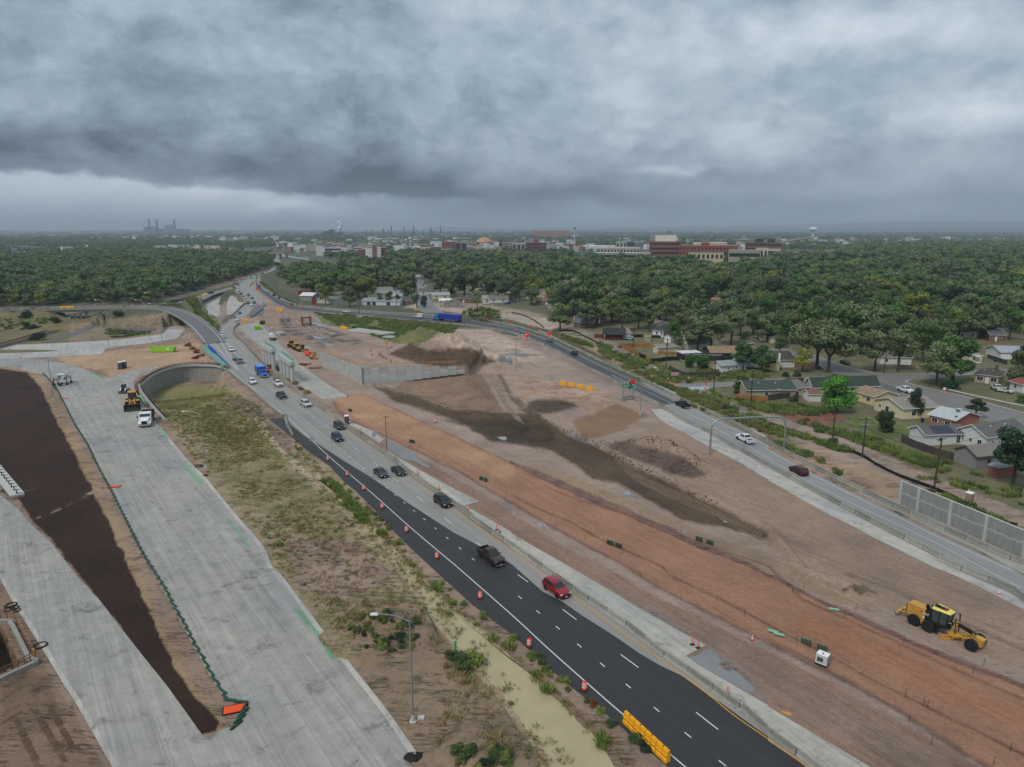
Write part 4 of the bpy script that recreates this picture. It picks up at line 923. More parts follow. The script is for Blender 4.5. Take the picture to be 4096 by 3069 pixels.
def post_lamp(p,h,label):
 r=empty('post_light',W(p,.1));tag(r,label,'light post');J=O();J.tube([(0,0,0),(0,0,h)],.07,6);J.bd('pole',M.dsteel,r)
 J=O();J.box((0,0,h),(1.3,.5,.07),0.5);J.bd('solar_panel',M.solar,r);return r
post_lamp(B(1,1130,680),8.6,'slim dark post with flat solar panel standing beside the highway barrier')
# poles and wires
def make_utility(h=10.5,arms=1,trans=False,name_label=''):
 r=empty('utility_pole');tag(r,name_label,'utility pole')
 J=O();J.tube([(0,0,-.3),(0,0,h)],[.19,.13],8);J.bd('pole',M.wood_pole,r,50)
 for k in range(arms):
  z=h-.35-k*1.6;J=O();J.box((.0,.12,z),(2.4,.1,.13));J.bd('crossarm',M.wood_pole,r)
  J=O()
  for x in(-1.1,-.6,.6,1.1):J.lathe([(.05,z+.13),(.06,z+.2),(.03,z+.28)],(x,.12,0),n=6)
  J.bd('insulator',M.white,r)
 if trans:
  for x in(-.45,.0,.45):J=O();J.lathe([(.2,h-2.6),(.22,h-2.5),(.22,h-1.8),(.15,h-1.7)],(x,.35,0),n=10);J.bd('transformer',M.steel,r,40)
 return r
UP=[(B(3,1430,990),10.6,1,0,'leaning dark utility pole rising beside the sound wall'),(B(3,812,710),9.2,2,1,'utility pole with three grey transformers between the weeds and dirt path'),(B(3,555,570),8.2,0,0,'dark pole with small street light just past the sign arch'),(B(2,1740,140),11.5,1,0,'utility pole standing beside the closed side road'),(B(2,2058,260),9.5,1,1,'utility pole in front of the green-roofed house'),(A(2,1330,1450),11,1,1,'utility pole in the weeds by the black mesh fence'),(A(2,1047,1300),12,1,0,'tall utility pole by the corner of the orange wood fence'),(A(2,785,1210),9,1,0,'utility pole near the black cabin'),(A(3,1000,1500),14,1,0,'utility pole on the grass verge at the street corner'),(A(2,633,1095),8,1,0,'utility pole among trees by the brown house'),(A(2,545,1100),9,0,0,'slim pole in front of the brown house'),(A(1,1213,935),13,1,0,'pole in front of the long white garages'),(A(1,1390,975),22,1,0,'very tall pole at the end of the straight street'),(A(1,893,990),11,0,0,'dark pole beside the ramp left of the white garages'),(A(2,158,900),9,1,0,'pole in the yards at the left of the neighbourhood'),(A(3,1650,1270),12,1,0,'pole among the big elms behind the corner house')]
UPO=[]
for p,h,a,tr,lb in UP:
 b=P(p);o=make_utility(h,a,tr,lb);o.location=b;o.rotation_euler=(0,.035 if 'leaning' in lb else 0,ru(-.3,.3));o['group']='utility poles';UPO.append((b,h))
def wire(a,b,sag,r=.03,label='sagging power line between two utility poles',group='power lines over the dirt path'):
 J=O();a=V3(a);b=V3(b);pts=[a.lerp(b,t/12)-V3((0,0,sag*4*(t/12)*(1-t/12)))for t in range(13)];J.tube(pts,r,4,False)
 return tag(J.bd('power_line',M.black),label,'power line',group)
def top(i,dz=-.2,dx=0,dy=0):b,h=UPO[i];return b+V3((dx,dy,h+dz))
for(i,j,lb)in((0,1,'upper wire from the leaning pole to the transformer pole'),(1,2,'wire from the transformer pole to the pole with the street light'),(2,3,'long wire from the sign arch pole to the closed side road pole'),(3,5,'wire over the weeds from the closed road pole to the mesh fence pole'),(5,6,'wire from the mesh fence pole to the orange fence pole'),(6,7,'wire between the orange fence pole and the cabin pole'),(4,3,'short wire between the green roof pole and the closed road pole')):
 wire(top(i),top(j),1.2,.03,lb)
e=W((4350,1560),10);wire(top(0,-.2),e,.8,.03,'wire running from the leaning pole out of the picture, upper one');wire(top(0,-2),e-V3((0,0,2)),.8,.03,'wire running from the leaning pole out of the picture, lower one');wire(top(0,-2.4),top(1,-2),1.0,.05,'thick lower cable from the leaning pole to the transformer pole')
wire(top(1,-2),top(2,-1.5),1.2,.05,'thick lower cable from the transformer pole to the street light pole');wire(top(2,-1.5),top(3,-2),1.6,.04,'lower cable from the sign arch pole to the closed road pole')
# gantry arch, road sign, warning diamonds
def arch():
 a=W(B(2,1707,685));b=W(B(3,135,655));d=b-a;L=d.length;h=8.2
 r=empty('sign_gantry',a,atan2(d.y,d.x));tag(r,'grey tubular steel arch over the ramp road with empty sign brackets','sign gantry')
 J=O();R_=2.2;pts=[(0,0,0),(0,0,h-R_)]+[(R_-R_*cos(t),0,h-R_+R_*sin(t))for t in(.4,.8,1.2,1.57)]
 pts+=[(L*.5,0,h+.15)];pts+=[(L-R_+R_*sin(t),0,h-R_+R_*cos(t))for t in(0,.4,.8,1.2,1.57)]+[(L,0,0)]
 J.tube(pts,.21,10);J.bd('arch_tube',M.steel,r,50)
 for x in(0,L):J=O();J.lathe([(.42,0),(.42,.08),(.25,.1),(.25,.3)],(x,0,0),n=12);J.bd('base_plate',M.steel,r)
 n=11
 for k in range(n):J=O();x=3.2+k*(L-7.0)/(n-1);J.box((x,-.28,h-.95),(.08,.08,2.1));J.bd('bracket',M.steel,r)
 for x in(L*.28,L*.72):J=O();J.tube([(x-.08,0,h+.05),(x+.08,0,h+.05)],.27,10);J.bd('flange',M.steel,r)
arch()
def text_obj(name,s,size,mat,parent,loc,rot,ext=.01,align='LEFT',sx=1.0):
 cu=bpy.data.curves.new(name,'FONT');cu.body=s;cu.size=size;cu.extrude=ext;cu.align_x=align;cu.offset=.012*size
 tmp=bpy.data.objects.new(name+'_tmp',cu);COL.objects.link(tmp)
 dg=bpy.context.evaluated_depsgraph_get();me=bpy.data.meshes.new_from_object(tmp.evaluated_get(dg));bpy.data.objects.remove(tmp)
 me.materials.clear();me.materials.append(mat);o=link(name,me,parent);o.location=loc;o.rotation_euler=rot;o.scale=(sx,1,1);return o
def green_sign():
 a,b=P(B(2,958,222)),P(B(2,1042,215));c=(a+b)/2;d=b-a
 r=empty('road_sign',(c.x,c.y,c.z),atan2(d.y,d.x)+.02);tag(r,'green exit distance sign on two posts clamped to a concrete barrier','road sign')
 w,h,z0=4.4,2.6,3.3
 J=O();J.box((0,0,z0),(w,.06,h));J.bd('sign_face',M.green_sign,r)
 J=O()
 for x,z,ww,hh in((0,z0-.02,w+.04,.07),(0,z0+h-.05,w+.04,.07)):J.box((x,-.04,z),(ww,.03,hh))
 for x in(-w/2,w/2):J.box((x,-.04,z0+.05),(.07,.03,h-.1))
 J.bd('sign_border',M.white,r)
 J=O();J.box((1.45,-.08,z0+h-.95),(1.45,.05,1.25));ov=J.bd('overlay',M.orange_sign,r)
 R_=(PI/2,0,0)
 for s,x,z,sz in(('US 50',-1.95,1.8,.85),('13th St',-2.0,1.0,.8),('3/4',1.15,1.1,.6),('6th St',-2.0,.22,.8),('1 1/2',.95,.35,.6)):text_obj('lettering',s,sz,M.white,r,(x,-.05,z0+z),R_)
 text_obj('lettering','EXIT',.42,M.black,ov,(1.45,-.115,z0+h-.2),R_,align='CENTER');text_obj('lettering','CLOSED',.36,M.black,ov,(1.45,-.115,z0+h-.75),R_,align='CENTER')
 for x in(-1.75,1.75):
  J=O();J.box((x,.1,0),(.18,.14,z0+2.3));J.bd('post',M.steel,r)
  J=O();J.beam((x,-2.0,.12),(x,2.2,.12),.16,.2);J.beam((x,-.9,.2),(x,.05,1.5),.08);J.bd('foot',M.steel,r)
 J=O();J.beam((-2.0,.1,1.35),(2.0,.1,1.35),.12);J.bd('brace',M.steel,r)
 o=link('concrete_barrier',BAR,None,(c.x+.2,c.y+.5,c.z+.25),atan2(d.y,d.x)+.02);tag(o,'concrete barrier held between the feet of the green road sign','barrier')
green_sign()
def diamond(p,zc,size,rz,label,tagboard=True):
 b=P(p);r=empty('warning_sign',b,rz);tag(r,label,'warning sign')
 J=O();s=size/2**.5;J.add([(0,-.03,zc-s),(s,-.03,zc),(0,-.03,zc+s),(-s,-.03,zc),(0,.0,zc-s),(s,.0,zc),(0,.0,zc+s),(-s,.0,zc)],[(0,1,2,3),(7,6,5,4),(0,4,5,1),(1,5,6,2),(2,6,7,3),(3,7,4,0)]);J.bd('sign_face',M.orange_sign,r)
 J=O()
 for k in(-1,1):
  for q in range(3):J.beam((k*s*.16-.06+q*.06*(-1)**q,-.045,zc-s*.4+q*s*.28),(k*s*.16+.06*(1 if q%2 else-1),-.045,zc-s*.4+(q+1)*s*.28),.07,.02,(0,1,0))
 J.bd('symbol',M.black,r)
 J=O();J.box((0,.03,0),(.09,.05,zc));J.bd('post',M.dsteel,r)
 if tagboard:J=O();J.box((0.1,-.02,zc-s-.75),(.8,.04,.55));J.bd('plate',M.orange_sign,r)
diamond(A(2,128,1215),2.6,2.0,.15,'orange lane shift diamond sign on the dirt side of the ramp');diamond(A(2,322,1200),2.6,1.9,-.1,'orange lane shift diamond sign on the houses side of the ramp')
diamond(A(2,165,1115),1.5,1.1,0,'small orange arrow sign behind the ramp bend',False);diamond(A(1,395,945),1.4,1.1,0,'orange sign beside the ramp, left of the pale pickup',False);diamond(A(1,530,955),1.4,1.0,.2,'orange sign beside the ramp, right one of the pair',False);diamond(A(1,295,930),1.4,1.1,0,'orange sign by the dark car on the ramp',False);diamond(A(1,10,785),1.8,1.7,0,'orange diamond at the start of the ramp',False);diamond(A(1,1997,1050),1.5,1.0,0,'orange sign at the brown heap of weeds',False);diamond(A(1,2198,1075),1.5,1.0,0,'orange sign at the ramp bend near the twin-bar pole',False);diamond(B(2,1672,85),.9,.8,.3,'round-looking orange sign on the closed side road',False)
# road vehicles
def paint(col):return pm('car_paint_'+col.strip('#'),col,0.32,0.04,1.0,spec=0.5,coat=0.35)
KIND={'suv':(4.75,1.90,1.72,1.08,1.04,0.98,0.30,-1.85,-2.22,.37,2.80,.30),'sedan':(4.85,1.84,1.46,.95,.92,0.98,0.20,-1.05,-1.72,.33,2.80,.22),'hatch':(4.35,1.80,1.55,.98,.98,0.95,0.25,-1.55,-2.0,.33,2.62,.24),'minivan':(5.1,2.0,1.76,1.08,1.02,1.35,0.55,-2.2,-2.45,.35,3.05,.26),'pickup':(5.85,2.02,1.92,1.22,1.20,1.15,0.45,-.85,-1.02,.41,3.65,.38),'van':(5.9,2.05,2.55,1.25,1.15,2.15,1.35,-2.85,-2.9,.36,3.7,.32)}
WHEEL={}
def wheel_meshes(r,w=.24,dirt=False):
 k=(r,w,dirt)
 if k not in WHEEL:
  J=O();J.lathe([(r*.66,-w/2),(r*.93,-w/2),(r,-w*.38),(r,w*.38),(r*.93,w/2),(r*.66,w/2)],n=16,axis='Y');t=J.mesh('tyre',M.tyre,40)
  J=O();J.lathe([(r*.2,-w*.47),(r*.66,-w*.42),(r*.66,w*.42),(r*.2,w*.47)],n=12,axis='Y');i=J.mesh('rim',M['wheel_dirt' if dirt else 'rim'],40);WHEEL[k]=(t,i)
 return WHEEL[k]
def awh(parent,x,y,r,w=.24,dirt=False,nm='wheel'):
 t,i=wheel_meshes(r,w,dirt);o=link(nm,t,parent);o.location=(x,y,r);q=link('rim',i,o);return o
def car_proto(kind,col,rack=False):
 L,Wd,H,belt,hood,xf,xft,xrt,xr,wr,wbs,clr=KIND[kind];p=paint(col);w=Wd/2
 r=empty({'suv':'suv_car','sedan':'sedan_car','hatch':'hatchback_car','minivan':'minivan','pickup':'pickup_truck','van':'panel_van'}[kind])
 def ring(x,ww,zl,zt,mid=None):
  zm=mid or(zl+zt)/2
  return[(x,-ww*.93,zl),(x,-ww,zl+.10),(x,-ww,zm),(x,-ww*.965,zt-.07),(x,-ww*.80,zt),(x,ww*.80,zt),(x,ww*.965,zt-.07),(x,ww,zm),(x,ww,zl+.10),(x,ww*.93,zl)]
 f=L/2;J=O();bedx=xr-.02
 if kind=='pickup':
  st=[(f,w*.80,.42,hood-.28),(f-.07,w*.94,.34,hood-.10),(f-.45,w,clr,hood),(xf,w,clr,belt),(bedx,w,clr,belt),(bedx-.02,w,clr,belt-.02)]
 else:
  tailz=belt+(.02 if kind in('suv','minivan','van','hatch')else .03)
  st=[(f,w*.76,.40,hood-.30),(f-.08,w*.92,.30,hood-.17),(f-.4,w,clr,hood-.04),(xf,w,clr,belt),(0,w,clr,belt),(xr+.15,w,clr,tailz),(-f+.22,w*.98,clr+.04,tailz-.04),(-f+.04,w*.92,.36,tailz-.12),(-f,w*.80,.45,tailz-.30)]
 J.loft([ring(*s)for s in st])
 wt=w*(.74 if kind!='van' else .88);wb_=w*.955;zt=H
 low=[(xf,-wb_,belt-.03),(xr,-wb_,belt-.03),(xr,wb_,belt-.03),(xf,wb_,belt-.03)]
 mid=[(xft,-wt,zt-.06),(xrt,-wt,zt-.06),(xrt,wt,zt-.06),(xft,wt,zt-.06)]
 top_=[(xft-.12,-wt*.86,zt),(xrt+.12,-wt*.86,zt),(xrt+.12,wt*.86,zt),(xft-.12,wt*.86,zt)]
 J.loft([low,mid,top_]);J.bd('body',p,r,32)
 if kind=='pickup':
  b=O();x0,x1=bedx,-f;n=belt-.02
  b.box(((x0+x1)/2,0,clr),(x0-x1,Wd*.96,.45));
  for s in(-1,1):b.box(((x0+x1)/2,s*(w-.06),clr+.1),(x0-x1,.12,n-clr-.1))
  b.box((x0-.04,0,clr+.1),(.08,Wd-.1,n-clr-.1));b.bd('bed',p,r)
  t=O();t.box((x1+.03,0,clr+.15),(.07,Wd-.14,n-clr-.17));t.bd('tailgate',p,r)
  t=O();t.box(((x0+x1)/2,0,clr+.451),(x0-x1-.2,Wd-.3,.02));t.bd('bed_floor',M.black,r)
 def P3(u,v,s):
  a=V3((xf+(xr-xf)*u,s*wb_,belt-.03));c=V3((xft+(xrt-xft)*u,s*wt,zt-.06));q=a.lerp(c,v);return(q.x,q.y+s*.012,q.z)
 spans={'suv':((.07,.40),(.43,.70),(.73,.95)),'sedan':((.08,.47),(.50,.92)),'hatch':((.07,.45),(.48,.93)),'minivan':((.07,.36),(.39,.66),(.69,.95)),'pickup':((.08,.50),(.54,.95)),'van':((.03,.20),)}[kind]
 for s in(-1,1):
  for a,c in spans:g=O();g.quad(P3(a,.12,s),P3(c,.12,s),P3(c,.90,s),P3(a,.90,s));g.bd('side_window',M.glass,r)
 def PF(x0,x1,s,v,k=.90):return(x0+(x1-x0)*v,s*(wb_+(wt-wb_)*v)*k,belt-.03+(zt-.03-belt)*v)
 g=O();o=.014;q=[V3(PF(xf,xft,-1,.10))+V3((o,0,o)),V3(PF(xf,xft,1,.10))+V3((o,0,o)),V3(PF(xf,xft,1,.93))+V3((o,0,o)),V3(PF(xf,xft,-1,.93))+V3((o,0,o))];g.add(q,[(0,1,2,3)]);g.bd('windscreen',M.glass,r)
 if kind!='van':
  g=O();q=[V3(PF(xr,xrt,s,v))+V3((-o,0,o))for s,v in((-1,.15),(-1,.92),(1,.92),(1,.15))];g.add(q,[(0,1,2,3)]);g.bd('rear_window',M.glass,r)
 for x in(wbs/2,-wbs/2):
  for s in(-1,1):
   awh(r,x,s*(w-.11),wr)
 a=O()
 for x in(wbs/2,-wbs/2):
  for s in(-1,1):
   a.tube([(x,s*(w-.30),wr),(x,s*(w+.012),wr)],wr*1.14,12)
 a.bd('wheel_arch',M.black,r)
 for s in(-1,1):
  h=O();h.box((f-.13,s*w*.72,hood-.30),(.2,.36,.13));h.bd('headlight',M.lamp_glass,r)
  h=O();h.box((-f+.05,s*w*.80,belt-.34),(.1,.22,.26));h.bd('tail_light',M.tail_red,r)
  h=O();h.box((xf-.22,s*(w+.12),belt+.02),(.12,.2,.14));h.bd('mirror',p,r)
 g=O();g.box((f-.02,0,.50),(.06,Wd*.5,hood-.82));g.bd('grille',M.black,r)
 g=O();g.box((f+.0,0,.28),(.1,Wd*.78,.17));g.box((-f-.0,0,.32),(.1,Wd*.78,.17));g.bd('bumper',M.black if kind!='pickup' else M.chrome,r)
 g=O();g.box((f+.055,0,.36),(.02,.31,.13));g.bd('number_plate',M.white,r)
 if rack:
  g=O();xx=bedx-.3
  for x in(xx,-f+.4):
   for s in(-1,1):g.beam((x,s*(w-.1),belt),(x,s*(w-.2),H+.35),.06)
   g.beam((x,-w+.2,H+.35),(x,w-.2,H+.35),.06)
  for s in(-1,1):g.beam((xx,s*(w-.2),H+.35),(-f+.4,s*(w-.2),H+.35),.06)
  g.bd('rack',M.black,r)
 return r
PROTO={}
def car_(kind,col,p,heading,label,group=None,z=None,rack=False,cat=None,far=False):
 k=(kind,col,rack)
 base=P(p)if z is None else W(p,z)
 base=V3((base.x,base.y,base.z+(.075 if z is None else 0)))
 if k not in PROTO:
  o=car_proto(kind,col,rack);PROTO[k]=(snapshot(o),o)
 else:o=copy_tree(PROTO[k][0])
 place(o,base,heading,label,group);o['category']=cat or{'suv':'car','sedan':'car','hatch':'car','minivan':'car','pickup':'pickup truck','van':'van'}[kind]
 return o
YL=[V3((q.x,q.y))for q in YEL]
def dir_at(line,w):
 best=min(range(len(line)-1),key=lambda i:((line[i]+line[i+1])/2-V3((w.x,w.y))).length);d=line[best+1]-line[best];return atan2(d.y,d.x)
RWL=[V3((q.x,q.y))for q in RW_R]
def on_hw(kind,col,p,label,rack=False):return car_(kind,col,p,dir_at(YL,W(p)),label,'vehicles on the highway',rack=rack)
def onr(kind,col,p,label):return car_(kind,col,p,dir_at(RWL,W(p))+PI,label,'vehicles on the ramp road')
on_hw('suv','#8c1522',C(2,382,150),'dark red crossover nearest the camera on the highway');on_hw('pickup','#33201c',B(1,2030,1600),'dark brown crew cab pickup with open black bed behind the red crossover')
on_hw('suv','#121416',B(1,1612,1120),'black crossover with bright grille beside the end of the concrete wedge');on_hw('sedan','#14161a',B(1,1230,852),'black low sedan in the lane next to the yellow line')
on_hw('sedan','#2a2f38',B(1,1078,868),'dark blue-grey sedan with round headlights in the outer lane');on_hw('suv','#1a2340',B(1,703,562),'dark navy small crossover in the outer lane');on_hw('suv','#101214',B(1,718,462),'black crossover passing the grey portable toilet')
on_hw('minivan','#b4bab9',B(1,432,268),'silver minivan behind the black crossover');on_hw('pickup','#17191b',B(1,220,198),'black pickup following the silver minivan');on_hw('pickup','#cfd2d4',A(1,193,1605),'white pickup with a black ladder rack',True)
on_hw('suv','#d4d7d8',A(0,2180,1585),'white crossover in the outer lane beside the white pickup');on_hw('sedan','#a3141f',A(1,105,1480),'bright red car beside the blue box truck');on_hw('pickup','#5c6a72',A(0,2072,1410),'grey pickup towing an open mesh trailer')
on_hw('suv','#d6d9da',A(0,2000,1305),'white crossover just below the asphalt seam');on_hw('sedan','#c5c8ca',A(0,1918,1175),'white sedan alone above the asphalt seam');on_hw('pickup','#d0d3d3',A(0,2053,1045),'white pickup entering the highway bend')
on_hw('sedan','#6a6f73',A(0,2017,1022),'grey sedan just left of the white pickup in the bend');on_hw('sedan','#2f5a92',A(0,2067,985),'blue car in the highway bend')
TINY=[((2175,915),'suv','#d0d3d4'),((2192,895),'suv','#30343a'),((2140,898),'suv','#3a3e44'),((2176,855),'sedan','#33373c'),((2130,850),'suv','#cfd2d4'),((2142,830),'suv','#2c3035'),((2103,835),'sedan','#9aa0a4'),((2080,818),'suv','#26292d'),((2056,795),'suv','#c9ccce'),((2020,765),'suv','#1d2024'),((2060,762),'sedan','#cdd0d2'),((2053,738),'suv','#3a3d42'),((2074,715),'suv','#c9cccd'),((2025,725),'sedan','#2b2e33'),((2115,685),'sedan','#c0c3c5'),((2148,672),'suv','#d4d6d8'),((2182,663),'sedan','#cbced0')]
for i,(p,k,c)in en(TINY):on_hw(k,c,A(0,*p),('white' if c[1]in 'cd' else 'grey' if c[1]=='9' else 'dark')+' car in the far queue, %s from the bend going back'%ordinal(i+1))
for i,(p,k,c)in en([((30,752),'sedan','#33373c'),((105,800),'sedan','#c0c3c4'),((156,828),'suv','#26282b'),((202,850),'suv','#3a2c2c'),((305,910),'sedan','#43474c')]):car_(k,c,A(1,*p),dir_at(RWL,W(A(1,*p)))+PI,('pale' if c[1]=='c' else 'dark')+' car on the ramp road curving away, %s from the far end'%ordinal(i+1),'vehicles on the ramp road')
for i,(p,k,c)in en([((10,655),'sedan','#d0d3d4'),((55,640),'sedan','#3c4046'),((85,632),'sedan','#c9ccce'),((348,500),'sedan','#d0d3d4'),((435,497),'sedan','#d0d3d4'),((385,512),'sedan','#c9ccce')]):car_(k,c,A(1,*p),2.6,'tiny car on the distant highway, %s from the left'%ordinal(i+1),'cars on the distant highway')
onr('pickup','#17191c',B(2,1470,275),'black pickup with empty bed beside the seam of the ramp asphalt');onr('pickup','#d5d8da',B(2,2010,575),'white pickup with yellow gear in its bed under the arch');onr('suv','#4a1820',B(3,262,850),'maroon crossover on the ramp past the arch')
onr('suv','#33393a',A(2,538,1335),'dark grey car on the ramp road below the lamp');onr('suv','#6b757c',A(2,322,1225),'steel grey car on the ramp road beside the orange diamond');onr('pickup','#cdd0d0',A(1,788,975),'pale pickup on the ramp above the weedy triangle');onr('van','#c4c6c4',A(1,1408,1018),'white panel van in front of the blue lorry on the ramp')
SA=atan2(*(lambda a,b:((b-a).y,(b-a).x))(W(B(3,1130,150)),W(B(3,2209,490))))
def E2(x,y):return(3584+x*.2318,1300+y*.2318)
def E4(x,y):return(2400+x*.2318,1280+y*.2318)
car_('pickup','#d8dadb',B(3,1185,150),SA,'white old pickup parked at the kerb by the dark log fence');car_('sedan','#15161a',A(3,665,1415),SA,'black sedan parked under the elms near the corner');car_('pickup','#c9cac6',E2(1740,1130),SA+PI-.4,'white pickup with camper top parked on the driveway');car_('sedan','#b5b7b6',E2(1880,1165),SA+.3,'silver sedan beside the white camper-top pickup')
car_('suv','#d2d4d4',A(2,2040,1250),.2,'white off-road car on the tree-shaded street');car_('suv','#a5a9ac',E4(505,345),3.0,'silver crossover parked on the grass by the black cabin');car_('pickup','#d6d8d9',B(3,235,155),SA+PI,'white pickup parked in the yard behind the small shed');car_('pickup','#cfd1d2',A(1,1275,885),3.0,'white pickup in front of the white garages');car_('suv','#25282c',A(1,1270,900),3.0,'black car just in front of the white garages')
car_('pickup','#2c2f33',A(1,1450,742),-1.3,'dark pickup parked on the straight street');car_('sedan','#cbcdce',A(1,1462,748),-1.2,'white car behind the dark pickup on the straight street');car_('sedan','#d0d2d3',A(1,1345,748),1.9,'white car on the left kerb of the straight street');car_('sedan','#d3d5d6',A(1,1398,668),1.8,'white car at the far end of the straight street');car_('sedan','#c9cbcc',A(1,1512,818),1.8,'white car half hidden by the tree on the straight street')
car_('sedan','#c4c6c8',A(1,2035,905)if False else A(1,1985,903),.1,'white car parked in front of the tan bungalow');car_('sedan','#24408c',A(1,2170,900),.1,'blue car parked right of the tan bungalow');car_('suv','#2b2e31',A(1,2048,885),.2,'black car behind the white one by the tan bungalow');car_('suv','#3c434b',A(2,15,885),.1,'dark car at the yards left of the brown house')
car_('pickup','#22262b',A(0,1502,885),2.9,'dark car on the road left of the highway bend, lower one',None,7.0);car_('suv','#3b4046',A(0,1555,875),2.9,'grey car just right of the lower dark one on the side road',None,6.4);car_('suv','#1f2226',A(0,1818,808),2.7,'dark car on the side road by the new lanes',None,2.8)
# --- trailer behind the grey pickup
def trailer():
 p=A(0,2035,1385);w=W(p,.08);h=dir_at(YL,w);r=empty('utility_trailer',w,h);tag(r,'open trailer with tall mesh ramp behind the grey pickup','trailer')
 J=O();J.box((0,0,.5),(3.4,1.8,.12));J.bd('deck',M.dsteel,r)
 J=O();
 for x in(-1.7,-.6,.5,1.6):
  for s in(-1,1):J.beam((x,s*.9,.6),(x,s*.9,1.0),.05)
 for s in(-1,1):J.beam((-1.7,s*.9,1.0),(1.7,s*.9,1.0),.05)
 J.bd('rail',M.dsteel,r);J=O()
 for y in(-.9,-.45,0,.45,.9):J.beam((-1.7,y,.6),(-1.8,y,2.3),.05)
 for z in(.7,1.2,1.7,2.3):J.beam((-1.75,-.9,z),(-1.75,.9,z),.05)
 J.bd('ramp',M.dsteel,r)
 for s in(-1,1):awh(r,-.2,s*1.0,.33)
trailer()
# --- blue box truck
def truck_cab(r,paintm,x0,L=2.2,w=2.3,z0=.6,hz=2.5,hood=1.7,hoodz=1.65,dark=None):
 """conventional cab: rear at x0, cab then bonnet forwards"""
 J=O();cx=x0+L
 J.loft([[(x0,-w/2,z0),(x0,w/2,z0),(x0,w/2*.96,hz),(x0,-w/2*.96,hz)],[(cx-.55,-w/2,z0),(cx-.55,w/2,z0),(cx-.55,w/2*.93,hz),(cx-.55,-w/2*.93,hz)],[(cx,-w/2,z0),(cx,w/2,z0),(cx,w/2*.98,hoodz),(cx,-w/2*.98,hoodz)]])
 J.bd('cab',paintm,r,30)
 J=O();J.loft([[(cx,-w*.38,z0),(cx,w*.38,z0),(cx,w*.38,hoodz-.02),(cx,-w*.38,hoodz-.02)],[(cx+hood*.8,-w*.34,z0),(cx+hood*.8,w*.34,z0),(cx+hood*.8,w*.31,hoodz-.28),(cx+hood*.8,-w*.31,hoodz-.28)],[(cx+hood,-w*.3,z0),(cx+hood,w*.3,z0),(cx+hood,w*.28,hoodz-.45),(cx+hood,-w*.28,hoodz-.45)]]);J.bd('bonnet',paintm,r,30)
 for s in(-1,1):
  J=O();J.loft([[(x,s*w*.30,.62),(x,s*w*.5,.62),(x,s*w*.5,z),(x,s*w*.30,z)]for x,z in((cx-.1,1.0),(cx+.25,1.28),(cx+hood*.72,1.22),(cx+hood-.05,.92))]);J.bd('mudguard',paintm,r,30)
  J=O();J.box((cx+hood-.02,s*w*.40,.78),(.1,.36,.2));J.bd('headlight',M.lamp_glass,r)
  J=O();J.box((cx-.1,s*(w/2+.28),1.75),(.1,.22,.55));J.beam((cx-.1,s*w/2,2.0),(cx-.1,s*(w/2+.28),2.0),.04);J.bd('mirror',M.black,r)
  J=O();J.quad((x0+.35,s*(w/2+.0)*.995+s*.01,1.55),(cx-.75,s*(w/2)*.995+s*.01,1.55),(cx-.8,s*(w/2)*.965+s*.012,2.25),(x0+.35,s*(w/2)*.97+s*.012,2.25));J.bd('side_window',M.glass,r)
 J=O();k=.03;J.add([(cx-.02+k,-w*.44,hoodz+.08),(cx-.02+k,w*.44,hoodz+.08),(cx-.52+k,w*.42,hz-.1),(cx-.52+k,-w*.42,hz-.1)],[(0,1,2,3)]);J.bd('windscreen',M.glass,r)
 J=O();J.box((cx+hood+.01,0,.75),(.06,w*.45,hoodz-1.28));J.bd('grille',dark or M.black,r)
 J=O();J.box((cx+hood+.1,0,.42),(.22,w*.98,.3));J.bd('bumper',M.chrome,r)
 return cx
def box_truck():
 p=A(1,52,1520);w=W(p,.075);r=empty('box_truck',w,dir_at(YL,w));tag(r,'blue box truck with flat blue cargo body among the traffic','truck')
 blue=paint('#1f5fc0');cx=truck_cab(r,blue,.9,1.9,2.3,.6,2.6,1.5,1.75)
 J=O();J.box((-1.9,0,.95),(5.4,2.45,2.35));J.bd('cargo_box',pm('box_blue','#2f4f86',.5,.12,.8),r);J=O();J.box((-1.9,0,3.3),(5.5,2.55,.25));J.bd('roof',paint('#2f86e0'),r)
 J=O();J.box((-.3,0,.5),(9.0,.9,.25));J.bd('chassis',M.black,r)
 for x,y in((3.6,1.0),(3.6,-1.0),(-2.6,1.0),(-2.6,-1.0)):awh(r,x,y,.48,.3)
 J=O();J.box((-.3,0,3.4-.05),(1.2,1.2,.0))if False else None
box_truck()
def semi():
 a,b=W(A(1,1740,1052),.07),W(A(1,1530,1032),.07);d=(b-a);c=a.lerp(b,.42);r=empty('articulated_lorry',c,atan2(d.y,d.x));tag(r,'blue articulated lorry with light blue tractor on the ramp','lorry')
 tb=paint('#2c7fb8');cx=truck_cab(r,tb,5.6,2.6,2.4,.7,3.4,1.7,2.0)
 J=O();J.side([(5.6,3.3),(5.6,3.9),(6.6,3.8),(7.7,3.35)],2.2);J.bd('roof_fairing',tb,r)
 t=O();t.box((-2.4,0,1.15),(14.4,2.55,2.85));tr=t.bd('trailer',pm('trailer_blue','#26359a',.45,.07,.6,coat=.3),r)
 J=O();
 for k in range(12):J.box((-8.9+k*1.2,0,1.3),(.06,2.59,2.6))
 J.bd('rib',pm('trailer_blue','#26359a'),tr)
 J=O();J.box((-9.65,0,1.2),(.06,2.3,2.7));J.bd('rear_door',pm('trailer_back','#3c4ab4',.45,.1),tr)
 J=O();J.box((-9.6,0,.45),(.1,2.2,.5));J.box((-1,0,.9),(16,1.0,.25));J.bd('chassis',M.black,r)
 for x in(9.0,5.0,3.9,-7.2,-8.4):
  for s in(-1,1):awh(r,x,s*1.05,.5,.32)
semi()
